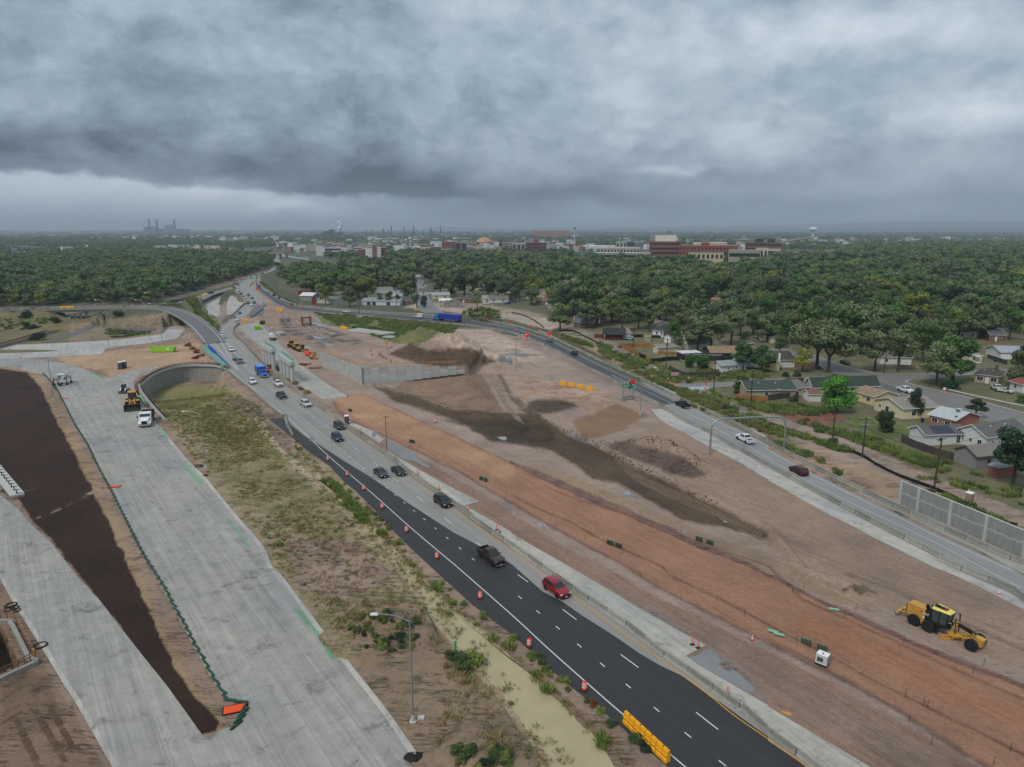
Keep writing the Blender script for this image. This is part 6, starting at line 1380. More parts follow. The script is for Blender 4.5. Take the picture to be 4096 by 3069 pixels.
def coil(p,R_,label):
 J=O()
 for k in range(3):J.tube([(R_*(1-.08*k)*cos(a),R_*(1-.08*k)*sin(a),.06+.05*k)for a in[i*PI/9 for i in range(19)]],.045,5,False)
 o=J.bd('hose_coil',M.black);o.location=P(p)+V3((0,0,.02));tag(o,label,'hose coil')
for p,R_,lb in((C(0,350,612),.8,'flat black hose coil on the pavement edge by the concrete pit'),(C(0,95,262),.75,'black hose coil, top one of the heap at the left edge'),(C(0,75,300),.6,'black hose coil, lower left of the heap'),(C(0,128,285),.55,'black hose coil in the middle of the heap'),(C(0,145,308),.5,'black hose coil, lower right of the heap'),(B(0,1715,790),.8,'black hose coil at the foot of the street lamp')):coil(p,R_,lb)
J=O();J.box((0,0,0),(.7,.55,.25));o=J.bd('junction_box',M.newc);o.location=P(C(1,1425,1238));tag(o,'small pale box beside the foot of the nearest street lamp','junction box')
# panel walls
def pwl(name,label,line_bot,heights,pw,ph,mat,cat='retaining wall',z0=None,ztop=None,stagger=.5,crenel=0.0,cap=None):
 """precast panels one by one along a polyline; heights(s) gives the wall's top above its foot at arc length s"""
 a0=V3((line_bot[0][0],line_bot[0][1],0));r=empty(name,a0);tag(r,label,cat)
 pts=along(line_bot,pw,pw/2);meshes={}
 for i,(q,h)in en(pts):
  s=pw/2+i*pw;H=heights(s);zb=z0(s)if z0 else S1(q.x,q.y)-.3
  if crenel and i%2:H-=crenel
  off=ph*stagger if i%2 else 0;z=zb-off
  while z<zb+H-.05:
   t=min(z+ph,zb+H);b=max(z,zb)
   if t-b>.12:
    key=round(t-b,1)
    if key not in meshes:
     J=O();w_,g=pw-.05,key-.05
     J.loft([[(-w_/2,.0,.0),(w_/2,.0,.0),(w_/2,.0,g),(-w_/2,.0,g)],[(-w_/2,-.12,.0),(w_/2,-.12,.0),(w_/2,-.12,g),(-w_/2,-.12,g)],[(-w_/2+.03,-.15,.03),(w_/2-.03,-.15,.03),(w_/2-.03,-.15,g-.03),(-w_/2+.03,-.15,g-.03)]]);meshes[key]=J.mesh('panel',mat)
    o=link('panel',meshes[key],r);o.location=(q.x-a0.x,q.y-a0.y,b);o.rotation_euler=(0,0,h+ru(-.004,.004))
   z+=ph
 J=O()
 for i,(q,h)in en(pts):
  s=pw/2+i*pw;H=heights(s)-(crenel if crenel and i%2 else 0);zb=z0(s)if z0 else S1(q.x,q.y)-.3;n=V3((-sin(h),cos(h)))
  J.box((q.x+n.x*.09-a0.x,q.y+n.y*.09-a0.y,zb),(pw+.02,.16,max(.1,H-.04)),h)
 J.bd('backing',M.oldc,r);return r
la=[MSE_FAR,MSE_CORNER];lb_=[MSE_CORNER,MSE_END];L1=(MSE_CORNER-MSE_FAR).length;L2=(V3(MSE_END[:2])-V3(MSE_CORNER[:2])).length
pwl('retaining_wall','pale precast panel wall, long side running back from the front corner',la,lambda s:5.2+.8*min(1,s/L1),1.75,1.5,M.precast,z0=lambda s:-.1)
pwl('retaining_wall','precast panel wall with stepped top facing the camera above the dirt slope',lb_,lambda s:float(np.interp(s/L2,[0,.4,.72,1],[6.4,5.9,3.6,1.9])),2.9,1.75,M.precast,z0=lambda s:-.15+2.2*max(0,(s/L2-.25))/.75,crenel=1.0)
def railing(name,label,line,zf,h,step,mat,cat='railing',rails=2,group=None):
 pts=along(line,step);a0=V3((pts[0][0].x,pts[0][0].y,0));r=empty(name,a0);tag(r,label,cat,group);J=O();J.box((0,0,0),(.07,.07,h));pm_=J.mesh('post',mat)
 for q,a in pts:o=link('post',pm_,r);o.location=(q.x-a0.x,q.y-a0.y,zf(q));o.rotation_euler=(0,0,a)
 for k in range(rails):
  J=O();hh=h*(1-k*.42)-.05
  for i in range(len(pts)-1):p,q=pts[i][0],pts[i+1][0];J.beam((p.x-a0.x,p.y-a0.y,zf(p)+hh),(q.x-a0.x,q.y-a0.y,zf(q)+hh),.05,.12)
  J.bd('rail',mat,r)
 return r
nL=(MSE_CORNER-MSE_FAR).normalized();off=V3((nL.y,-nL.x,0))
inl=[(v.x+.9,v.y+.9)for v in(MSE_FAR,MSE_CORNER)];railing('guard_railing','wooden guard railing along the top of the long panel wall',[V3(q)for q in inl],lambda q:5.3,1.1,2.4,M.new_wood)
inl2=[V3((MSE_CORNER.x+1,MSE_CORNER.y+1.2)),V3((MSE_END.x-3,MSE_END.y+1.2))]
railing('guard_railing','orange timber guard railing behind the stepped wall',inl2,lambda q:5.3-1.0*max(0,(q.x-MSE_CORNER.x)/30-.5),1.3,2.2,M.new_wood)
# the curved wall
WT=smo([V3((v.x,v.y,0))for v in WALL_TOP],5);WTl=plen(WT)
def wall_h(s):
 return float(-PIT_Z*(1-sstep(.55,.86,s/WTl)))+.55
pwl('retaining_wall','curved grey panel wall above the sunken weedy field',WT[::-1]if False else WT,lambda s:max(.5,wall_h(s)),3.0,1.5,M.precast,z0=lambda s:-(wall_h(s)-.55))
def curb_band():
 a0=WT[0];r=empty('parapet',(a0.x,a0.y,0));tag(r,'concrete parapet with bristling dark rebar along the curved wall top','parapet');pts=along(WT,1.5,1.5);J=O();J.box((0,0,-.1),(1.52,.5,.8));cm=J.mesh('parapet_block',M.newc);J=O()
 for k in(-.5,0,.5):J.box((k,.0,.6),(.16,.16,.75))
 rb=J.mesh('rebar',M.dsteel)
 for q,h in pts:
  n=V3((-sin(h),cos(h)));o=link('parapet_block',cm,r);o.location=(q.x-a0.x+n.x*.45,q.y-a0.y+n.y*.45,0);o.rotation_euler=(0,0,h)
  o=link('rebar',rb,r);o.location=(q.x-a0.x+n.x*.45,q.y-a0.y+n.y*.45,0);o.rotation_euler=(0,0,h)
curb_band()
railing('scaffold_railing','brown scaffold walkway railing on the curved wall',[V3(v[:2])for v in WT[:30]],lambda q:.3,1.2,2.6,M.rust)
# abutment and blue edge forms at the highway bridge
def forms():
 for i,(a,b,lb)in en(((A(0,1800,1275),A(0,1870,1345),'upper bright blue steel edge form beside the highway'),(A(0,1885,1365),A(0,1970,1450),'lower bright blue steel edge form beside the highway'))):
  p,q=W(a),W(b);d=q-p;r=empty('edge_form',p,atan2(d.y,d.x));tag(r,lb,'edge form');L=d.length
  J=O();J.box((L/2,0,.1),(L,.12,1.6));J.bd('face',M.blue_form,r);J=O()
  for z in(.2,.8,1.5):J.box((L/2,-.15,z),(L,.2,.12))
  n=int(L/2.2)
  for k in range(n+1):J.beam((k*L/n,-.1,1.6),(k*L/n,-1.0,.1),.1)
  J.bd('brace',M.blue_form,r)
 r=empty('bridge_abutment',W(A(0,1760,1290)));tag(r,'concrete beam seat with teal formwork beside the blue forms','abutment')
 J=O();base=W(A(0,1760,1290))
 for a,b,w_,h in((A(0,1755,1280),A(0,1850,1375),2.4,.9),(A(0,1838,1360),A(0,1945,1462),2.2,1.3)):
  p,q=W(a)-base,W(b)-base;J.beam(p+V3((0,0,h/2)),q+V3((0,0,h/2)),w_,h)
 J.bd('beam_seat',M.oldc,r);J=O()
 for a,b,w_,h in((A(0,1755,1278),A(0,1850,1372),1.7,.12),(A(0,1840,1358),A(0,1945,1460),1.6,.12)):
  p,q=W(a)-base,W(b)-base;z=1.0 if w_>1.65 else 1.4;J.beam(p+V3((0,0,z)),q+V3((0,0,z)),w_,h)
 J.bd('formwork',M.teal_form,r)
forms()
# bridge piers standing in the new pavement
def pier(bases,label,htop):
 W4=[W(b,.05)for b in bases];c=W4[0];d=W4[-1]-W4[0];r=empty('bridge_pier',c,atan2(d.y,d.x));tag(r,label,'bridge pier');L=d.length;n=4
 for k in range(n):J=O();J.lathe([(.72,0),(.72,htop-1.5)],(k*L/(n-1),0,0),n=18);J.bd('column',M.newc,r,40)
 J=O();J.side([(-1.4,htop-1.0),(-.9,htop-1.6),(L+.9,htop-1.6),(L+1.4,htop-1.0),(L+1.4,htop),(-1.4,htop)],1.7);J.bd('cap_beam',M.newc,r)
 for k in range(6):J=O();J.box((-.6+k*(L+1.2)/5,0,htop),(1.1,1.0,.16));J.bd('bearing_pad',M.precast,r)
 J=O();J.box((L/2,.75,htop),(L+1.6,.1,.7));J.bd('green_form',M.teal_form,r)
pier([A(1,75,1330+80),A(1,155,1462)],'row of four round columns under a cap beam, the farther of two piers',7.6)
pier([A(1,225,1505),A(1,318,1580)],'row of four round columns under a cap beam, the nearer of two piers',7.4)
# rail overpass
def overpass():
 a,b=W(A(0,-300,965),7.6),W(A(0,1060,931),7.6);L_=[V3(v)for v in(W(A(0,-700,990),7.6),W(A(0,-300,970),7.6),W(A(0,0,957),7.6),W(A(0,330,946),7.6),W(A(0,700,936),7.6),W(A(0,1060,931),7.6),W(A(0,1280,930),7.6))]
 r=empty('overpass',W(A(0,700,1060),0));tag(r,'concrete road overpass above the railway with dark underside','bridge');o0=W(A(0,700,1060),0)
 D_=smo([v-o0 for v in L_],4)
 def rib(name,off0,off1,z0,z1,mat,par=r,seg=D_):
  J=O();rings=[]
  for i,p in en(seg):
   d=(seg[min(i+1,len(seg)-1)]-seg[max(i-1,0)]);d.z=0;d.normalize();n=V3((-d.y,d.x,0))
   rings.append([(p+n*off0)+V3((0,0,z0)),(p+n*off1)+V3((0,0,z0)),(p+n*off1)+V3((0,0,z1)),(p+n*off0)+V3((0,0,z1))])
  J.loft(rings);return J.bd(name,mat,par)
 rib('deck',-5.5,5.5,-.35,.02,M.oldc);rib('road_surface',-4.9,4.9,.024,.05,pm('deck_asphalt','#6d6c6b',.8,.1,.5))
 rib('parapet',-5.5,-5.15,.03,.9,M.oldc);rib('parapet',5.15,5.5,.03,.9,M.oldc)
 sp=[v for v in smo([v-o0 for v in(W(A(0,330,946),7.6),W(A(0,700,936),7.6),W(A(0,1060,931),7.6))],6)]
 for off_ in(-4.6,-2.3,0,2.3,4.6):rib('girder',off_-.25,off_+.25,-1.45,-.351,M.oldc,r,sp)
 for(fx,fy)in((605,1078),(920,1062),(990,1020)):
  c=W(A(0,fx,fy))-o0
  for k in range(4 if fx<900 else 3):J=O();J.lathe([(.55,0),(.55,6.2)],(c.x+k*1.2+.4,c.y+k*3.0,0),n=12);J.bd('column',M.oldc,r,40)
  J=O();J.beam((c.x-.4,c.y-1.2,5.8),(c.x+4.6,c.y+10,5.8),1.2,.9);J.bd('cap_beam',M.oldc,r)
  J=O();J.beam((c.x+.4,c.y,.9),(c.x+4.0,c.y+9,.9),.35,1.8);J.bd('crash_wall',M.oldc,r)
 c=W(A(0,315,990),5)-o0;J=O();J.box((c.x,c.y+2,4.0),(2.5,12,3.2));J.bd('abutment',M.oldc,r)
 R2=smo([V3(v)for v in RB2],5);r2=empty('ramp_bridge_road',R2[0]);tag(r2,'grey curved ramp road dropping from the overpass to the highway','ramp road');D2=[v-R2[0]for v in R2]
 for nm,a_,b_,z0,z1,m_ in(('road_surface',-4.2,4.2,-.1,.06,pm('ramp_asphalt2','#66676a',.75,.08,.3)),('parapet',-4.6,-4.25,-.2,.85,M.oldc),('parapet',4.25,4.6,-.2,.85,M.oldc)):rib(nm,a_,b_,z0,z1,m_,r2,D2)
 for o_ in(-3.5,3.5):rib('edge_line',o_-.12,o_+.12,.061,.066,M.road_paint,r2,D2)
 R3=smo([V3(v)for v in RB3],5);r3=empty('side_road',R3[0]);tag(r3,'worn grey side road sloping from the overpass past the new lanes','side road');rib('road_surface',-4.0,4.0,-.1,.07,pm('side_asphalt','#7a7876',.8,.12,.3),r3,[v-R3[0]for v in R3])
 J=O();F=[v+V3((0,5.3,0))for v in sp[3:]]
 for i in range(len(F)-1):
  for k in range(4):q=F[i].lerp(F[i+1],k/4);J.beam(q+V3((0,0,.9)),q+V3((0,0,2.6)),.07)
  J.beam(F[i]+V3((0,0,2.6)),F[i+1]+V3((0,0,2.6)),.06);J.beam(F[i]+V3((0,0,1.8)),F[i+1]+V3((0,0,1.8)),.04)
 J.bd('fence',M.steel,r)
overpass()
def railway():
 L_=smo(WL(LA(0,'-250 1330 150 1225 400 1150 600 1095 800 1045 950 1010 1080 965 1300 880 1600 800 1900 710 2209 620')+LA(1,'100 585 160 540')));
 def rb(name,o0,o1,z0,z1,mat):
  J=O();rings=[]
  for i,p in en(L_):
   d=(L_[min(i+1,len(L_)-1)]-L_[max(i-1,0)]).normalized();n=V3((-d.y,d.x,0));rings.append([p+n*o0+V3((0,0,z0)),p+n*o1+V3((0,0,z0)),p+n*(o1*.8+o0*.2)+V3((0,0,z1)),p+n*(o0*.8+o1*.2)+V3((0,0,z1))])
  J.loft(rings);return J.bd(name,mat)
 t=rb('railway',-5.5,5.5,-.3,.55,pm('ballast','#55504c',.95,.25,.4));tag(t,kind='structure')
 for o in(-3.2,-1.8,1.8,3.2):x=rb('rail',o-.12,o+.12,.5,.75,M.rust);x.parent=t
railway()
# sound wall
def sound_wall():
 a,b=W(B(3,1140,1110)),W(B(3,2230,1590));d=(b-a);n=d.normalized();r=empty('sound_wall',a,atan2(d.y,d.x));tag(r,'tall grey precast noise wall with pale posts and jagged stripe','noise wall');h=4.3;step=6.6
 m=bpy.data.materials.new('striped_panel');m.use_nodes=True;t=NT(m.node_tree);bs=t.n['Principled BSDF'];tc=t.new('ShaderNodeTexCoord');p=tc.outputs['Object'];sx=t.new('ShaderNodeSeparateXYZ');t.k(p,sx.inputs[0])
 ox=t.new('ShaderNodeObjectInfo');lx=t.new('ShaderNodeSeparateXYZ');t.k(ox.outputs['Location'],lx.inputs[0])
 jag=t.noise(t.mapping(p,scale=(7,0,.0)),1.0,2,.7);wave=t.noise(t.mapping(p,scale=(.5,0,0)),1.0,1)
 zc=t.add(t.mul(t.sub(wave,.5),1.2),2.3);dz=t.math('ABSOLUTE',t.sub(sx.outputs[2],zc));band=t.math('LESS_THAN',dz,t.mul(t.sub(jag,.3),.75))
 n1=t.noise(t.mapping(p,scale=(2.2,2.2,.35)),1.4,5,.65);gr=t.vm('SCALE',lin('#8a8b8a')[:3],scale=t.add(.55,t.mul(n1,.9)));t.k(t.mix(t.mul(band,.55),gr,lin('#b9b9b3')),bs.inputs['Base Color']);bs.inputs['Roughness'].default_value=.9
 L=d.length;k=0;x=0
 xs=[0,3.9]
 while xs[-1]<L-1:xs.append(xs[-1]+step)
 for i,x in en(xs):
  J=O();J.box((x,-.06,-.2),(.5,.5,h+.35));J.bd('post',M.newc,r)
  if i<len(xs)-1:
   J=O();w_=xs[i+1]-x-.5;J.box((0,0,0),(w_,.22,h));o=J.bd('panel',m,r);o.location=(x+.25+w_/2,0,0);J=O();J.box((0,0,0),(w_,.3,.16));o2=J.bd('coping',M.newc,r);o2.location=(x+.25+w_/2,0,h)
sound_wall()
# bare steel posts with rails beside the ramp
RF=smo(WL(LA(2,'205 1110 500 1240 800 1385 1100 1510')+LB(2,'1300 95 1600 240 1900 380 2209 530')+LB(3,'0 575 60 605')))
railing('rail_fence','thin rusty post and rail fence between the ramp barriers and the weeds',[V3(v[:2])for v in RF],lambda q:0.1,1.35,3.2,M.rust,'fence')
CURBL=smo(WL(LA(2,'240 1130 500 1255 800 1400 1100 1530')+LB(2,'1290 110 1600 260 1900 400 2209 555')))
J=O()
for q,h in along(CURBL,3.8):J.box((q.x,q.y,0),(3.8,.5,.35),h)
tag(J.bd('kerb',M.newc),kind='structure')
# silt fences: black cloth on stakes
def silt(line,h,label,mat='black_fabric',step=2.2,name='silt_fence'):
 L=smo(line);pts=along(L,step);a0=V3((pts[0][0].x,pts[0][0].y,0));r=empty(name,a0);tag(r,label,'silt fence' if name=='silt_fence' else 'fence');J=O();vs=[]
 for q,a in pts:
  z=S1(q.x,q.y);w_=ru(-.12,.12);vs+=[(q.x-a0.x,q.y-a0.y,z-.1),(q.x-a0.x+w_,q.y-a0.y+w_,z+h+ru(-.12,.08))]
 J.add(vs,[(2*i,2*i+1,2*i+3,2*i+2)for i in range(len(pts)-1)]);o=J.bd('cloth',M[mat],r);md=o.modifiers.new('thickness','SOLIDIFY');md.thickness=.03
 J=O();J.box((0,0,0),(.06,.06,h+.15));pmh=J.mesh('post',M.old_fence)
 for q,a in pts:o=link('post',pmh,r);o.location=(q.x-a0.x,q.y-a0.y,S1(q.x,q.y))
silt(WL(LA(2,'440 1130 540 1140 640 1190 760 1250 880 1320 1000 1390 1130 1455 1250 1510 1340 1560')),.75,'long black silt fence between the ramp and the dirt path')
silt(WL(LB(2,'1700 215 1800 260 1900 300')),.7,'short black silt fence by the green weeds past the closed street');silt(WL(LB(3,'0 425 120 460 250 500 370 540')),.7,'black silt fence under the right leg of the sign arch');silt(WL(LB(3,'640 640 800 700 950 790 1150 890 1400 980 1650 1090 1900 1230 2209 1330')),.7,'black silt fence running behind the noise wall')
silt(WL(LA(2,'0 975 100 1000 200 1050 280 1110')),.7,'black silt fence curving round the gravel lot behind the ramp bend')
# muddy channel water, puddles
def pool(pts,z,col,name,rough=.25,jag=1.0):
 m=bpy.data.materials.new(name+'_water');m.use_nodes=True;t=NT(m.node_tree);bs=t.n['Principled BSDF'];tc=t.new('ShaderNodeTexCoord');n=t.noise(tc.outputs['Object'],.25,5,.6);n2=t.noise(tc.outputs['Object'],2.0,3)
 t.k(t.vm('SCALE',lin(col)[:3],scale=t.add(.75,t.add(t.mul(n,.35),t.mul(n2,.12)))),bs.inputs['Base Color']);bs.inputs['Roughness'].default_value=rough
 b=t.new('ShaderNodeBump');b.inputs['Strength'].default_value=.04;t.k(n2,b.inputs['Height']);t.k(b.outputs[0],bs.inputs['Normal'])
 L=smo(pts+[pts[0]],10);P_=[]
 for i,v in en(L[:-1]):
  j=jag*(fbm(np.array([v.x]),np.array([v.y]),2.5,3,400)[0]);d=(L[i+1]-v);n_=V3((-d.y,d.x,0)).normalized()if d.length>1e-4 else V3((0,0,0));P_.append((v.x+n_.x*j*2,v.y+n_.y*j*2))
 o=sheet(name,P_,z,m,.02);return o
pool(WL(LB(1,'540 885 640 985 740 1080 880 1180 960 1330 1100 1450 1200 1570')+LC(1,'1290 0 1440 200 1500 330 1620 500 1720 610 1850 700 1960 830 2100 1000 2209 1100')+LC(2,'100 1300 350 1560 500 1750 900 1750 800 1500 620 1300 480 1150 330 1010 170 850 0 730')+LC(1,'2209 720 2080 590 1900 440 1700 300 1560 130 1420 0')+LB(1,'1360 1657 1200 1500 1100 1400 1000 1230 860 1110 740 1030 640 950')),-.14,'#a89b78','channel_water',.3,.5)
pool(WL(LC(2,'1520 712 1600 690 1680 640 1760 680 1860 780 1960 860 2060 950 2080 1000 2000 1000 1880 930 1740 850 1620 780')),.03,'#7d7e7f','puddle',.06,.3)
pool(WL(LB(1,'1110 570 1180 590 1260 640 1370 680 1390 720 1450 760 1520 808 1440 790 1370 750 1290 735 1230 700 1150 640')),.07,'#77787a','puddle',.06,.3)
pool(WL(LB(2,'1500 100 1560 105 1680 100 1700 118 1620 135 1560 132')),.075,'#8f979d','puddle',.05,.2)
pool(WL(LB(3,'585 560 640 590 670 600 640 612 600 600 580 580')),.03,'#a09a98','puddle',.06,.3)
for q in(LA(1,'450 1045 520 1060 600 1080 620 1100 560 1095 500 1075'),LA(1,'230 1010 330 1030 300 1060 250 1050'),LA(1,'480 1170 560 1185 600 1200 520 1200'),LA(1,'560 1120 640 1140 680 1160 600 1150'),LA(1,'430 1270 480 1275 470 1290 430 1285'),LA(1,'2060 1355 2209 1340 2209 1400 2110 1390'),LB(2,'395 460 480 480 560 520 720 600 600 560 480 510'),LB(2,'930 1018 1010 1005 1030 1040 980 1040'),LB(1,'2085 532 2150 535 2165 560 2110 555'),LB(2,'215 1285 270 1290 290 1310 240 1305'),LB(2,'1790 1245 1850 1265 1880 1285 1830 1275')):
 pool(WL(q),.06,'#8e9194','puddle',.06,.5)
def stack(p0,p1,n,rows,w_,h,label,mat='precast',name='concrete_girder'):
 a,b=W(p0),W(p1);d=b-a;L=d.length;ang=atan2(d.y,d.x);nrm=V3((-sin(ang),cos(ang),0));r=empty('girder_stack',a,ang);tag(r,label,'stack of girders');J=O();J.box((L/2,0,0),(L,w_,h));g=J.mesh('girder',M[mat])
 for i in range(rows):
  for j in range(n):o=link('girder',g,r);o.location=(ru(-.6,.6),j*(w_+.35),i*(h+.12)+.05)
stack(A(1,800,1135),A(1,1120,1175),6,1,.9,1.0,'long concrete girders lying side by side at the weedy triangle');stack(A(1,1095,1200),A(1,1180,1205),5,2,.7,.45,'short stack of concrete pieces at the end of the girders');stack(A(1,60,1075),A(1,75,1068),2,2,.8,.8,'dark pipes stacked beside the lime dumpster','dsteel');stack(A(1,120,1130),A(1,155,1128),3,3,.8,.35,'small stack of grey panels above the white tank truck');stack(A(1,170,1165),A(1,215,1175),3,3,.8,.4,'stack of grey panels right of the white tank truck')
stack(A(1,605,1290),A(1,670,1290),1,1,.6,2.2,'row of concrete panels behind the yard railing, left');stack(A(1,740,1292),A(1,800,1290),1,1,.6,2.0,'row of concrete panels behind the yard railing, middle');stack(A(1,875,1288),A(1,940,1285),1,1,.6,2.2,'concrete panels behind the yard railing, right');stack(A(1,1005,1280),A(1,1065,1275),1,1,.6,2.2,'concrete panels at the end of the yard railing')
def trench_box():
 c=P(A(1,436,1085));r=empty('trench_box',c,.5);tag(r,'rusty trench box standing alone in the muddy yard','trench box')
 for s in(-1,1):
  J=O();J.box((s*2.2,0,0),(.25,4.2,5.0));J.bd('side_panel',M.rust,r);J=O()
  for z in(.6,1.6,2.6,3.6,4.6):J.box((s*2.36,0,z),(.12,4.2,.18))
  J.bd('rib',M.rust,r)
 J=O()
 for y,z in((-1.8,1),(1.8,1),(-1.8,4.2),(1.8,4.2)):J.beam((-2.2,y,z),(2.2,y,z),.3)
 J.bd('spreader',M.dsteel,r)
trench_box()
J=O();J.box((0,0,0),(3.0,1.2,.6));J.box((-.1,0,.6),(2.6,.5,.05));o=J.bd('red_beam',M.pit_red,None);o.location=W(A(1,408,1425),.07);o.rotation_euler=(0,0,-.5);tag(o,'rusty red steel beam lying at the edge of the new pavement','steel beam')
for i,(p,q)in en(((A(1,370,1415),A(1,480,1415)),(A(1,455,1450),A(1,565,1450)))):
 J=O();a,b=W(p,.2),W(q,.2);J.beam(a,b,.3);tag(J.bd('steel_pipe',M.dsteel),'dark pipe lying across the dirt pad beside the new pavement, %s one'%('upper' if i==0 else 'lower'),'pipe')
for i,p in en([(990,1310),(1075,1340),(1000,1345),(1120,1380),(1165,1400),(1080,1360),(1060,1345),(1100,1365)]):
 J=O();J.box((0,0,0),(.3,.3,.9));o=J.bd('stub_post',M.rust);o.location=P(A(1,*p));tag(o,'short rusty stub post inside the panel wall enclosure','stub post','stub posts inside the wall enclosure')
J=O();J.box((0,0,0),(.15,.15,2.6));r=J.bd('form_post',M.dsteel);r.location=P(A(1,1132,1295));tag(r,'dark post holding a yellow wooden board at the foot of the dirt heap','post with board');J=O();J.box((0,-.1,2.4),(1.2,.12,1.6));J.bd('board',M.new_wood,r)
for k,p in en([(590,1420),(620,1430),(650,1440),(680,1455),(710,1475),(740,1492),(770,1510)]):
 J=O();w0=W(A(1,*p));J.beam(w0,w0+V3((1.0,1.0,3.0)),.14);tag(J.bd('wall_brace',M.dsteel),'dark steel prop leaning against the long panel wall','wall prop','props along the long panel wall')
def culvert():
 r=empty('culvert_inlet',W(C(0,100,400)));tag(r,'open concrete box with timber guard rail at the lower left edge','concrete box');o=W(C(0,100,400))
 top_=[W(C(0,*p),.35)-o for p in((-120,400),(80,395),(110,440),(240,700),(320,745),(0,895),(-120,950))]
 J=O()
 for i in range(6):
  a,b=top_[i],top_[i+1];J.beam(a-V3((0,0,1.5)),b-V3((0,0,1.5)),.45,3.4)
 J.bd('wall',M.oldc,r);J=O();pl=[W(C(0,*p),-.0)-o for p in((-120,420),(70,410),(95,450),(215,700),(-40,880),(-120,920))];J.add([v+V3((0,0,-2.5))for v in pl],[tuple(range(6))]);J.bd('floor',pm('pit_mud','#4e463c',.95,.3,1),r)
 G_=[W(C(0,*p),.5)-o for p in((-60,345),(120,350),(190,510),(265,640),(310,700),(160,790),(0,865))]
 J=O()
 for i in range(6):
  a,b=G_[i],G_[i+1]
  for k in range(3):q=a.lerp(b,k/3);J.beam(q-V3((0,0,.5)),q+V3((0,0,.75)),.07)
 J.bd('post',M.rust,r);J=O()
 for i in range(6):
  for z in(.35,.75):J.beam(G_[i]+V3((0,0,z)),G_[i+1]+V3((0,0,z)),.04,.1)
 J.bd('rail',pm('rail_wood','#7c5a44',.9,.2,2),r);J=O();J.box((G_[4].x-.2,G_[4].y,.6),(.3,.12,.9),.4);J.bd('board',M.new_wood,r)
culvert()
def prints():
 J=O();rr_=Rz(4)
 for(a,b,w_,n)in((C(0,300,1170),C(0,560,1620),.9,110),(C(0,130,1230),C(0,330,1657),.9,95),(C(0,0,1240),C(0,330,1020),.9,80),(C(0,-20,1110),C(0,240,930),.9,76),(C(0,420,1130),C(0,620,1480),.8,60),(C(0,-60,1330),C(0,200,1180),.9,70)):
  p,q=W(a),W(b);d=(q-p).normalized();h=atan2(d.y,d.x)
  for k in range(n):
   if rr_.random()<.12:continue
   c=p.lerp(q,k/n);J.box((c.x+rr_.uniform(-.04,.04),c.y+rr_.uniform(-.04,.04),S1(c.x,c.y)-.02),(.10,w_*rr_.uniform(.8,1.1),.13),h+rr_.uniform(-.06,.06),.5)
 tag(J.bd('track_prints',pm('print_soil','#6d5948',.95,.3,1)),kind='stuff')
prints()
def ledge():
 a,b=W(B(0,10,830)),W(B(0,185,1040));d=b-a;r=empty('concrete_ledge',a-d*.5,atan2(d.y,d.x));tag(r,'pale concrete ledge with dark clamps on the brown mulch at the left edge','concrete ledge');L=d.length*1.5
 J=O();J.box((L/2,-.6,-.2),(L,2.3,.55));J.bd('slab',M.newc,r)
 for k in range(13):J=O();x=.6+k*(L-1.2)/12;J.box((x,-.6,.35),(.18,.18,.8));J.beam((x,-.6,.5),(x,.4,.36),.1);J.bd('clamp',M.dsteel,r)
ledge()
for p,lb in((B(1,485,608),'square grey sign seen from behind on the asphalt taper'),(B(1,1023,568),'small grey sign seen from behind at the highway barrier')):
 r=empty('small_sign',W(p,.08));tag(r,lb,'sign');J=O();J.box((0,0,0),(.06,.06,1.8));J.bd('post',M.steel,r);J=O();J.box((0,-.05,1.1),(1.05,.03,1.1),.4);J.bd('plate',pm('sign_back','#a9acae',.5,.1,1),r)
def gsign(p,w_,h,zc,label,z=0,cat='road sign'):
 b=W(p);r=empty('overhead_sign',b);tag(r,label,cat);J=O();J.box((0,0,zc),(w_,.3,h));J.bd('sign_face',M.green_sign,r);J=O();J.box((-w_*.35,.3,0),(.4,.4,zc+.5));J.box((w_*.35,.3,0),(.4,.4,zc+.5));J.bd('post',M.steel,r);J=O()
 for k in range(3):J.box((0,-.2,zc+.5+k*h*.28),(w_*.7,.05,h*.12))
 tag(J.bd('lettering',M.white,r),kind='stuff')
gsign(A(0,2195,715),7,3.6,4,'green road sign at the top of the highway bend');gsign(A(1,365,482),14,5.5,6,'green sign over the distant highway')
J=O();J.box((0,0,0),(1.9,.1,.1));
def barricade(p,label,ang=0.1):
 r=empty('road_barricade',P(p),ang);tag(r,label,'barricade')
 for k in range(3):
  J=O();J.box((0,0,.5+k*.45),(2.6,.05,.25));bd=J.bd('board',M.white,r);J=O()
  for j in range(6):x=-1.2+j*.42;J.add([(x,-.03,.5+k*.45),(x+.18,-.03,.5+k*.45),(x+.32,-.03,.75+k*.45),(x+.14,-.03,.75+k*.45)],[(0,1,2,3)])
  J.bd('stripe',M.orange_sign,bd)
 J=O()
 for s in(-1,1):J.box((s*1.0,0,0),(.08,.9,.08));J.box((s*1.0,0,0),(.08,.08,1.7))
 J.bd('leg',M.steel,r)
barricade(A(2,1405,1530),'orange and white barricade in the weeds behind the closed street')
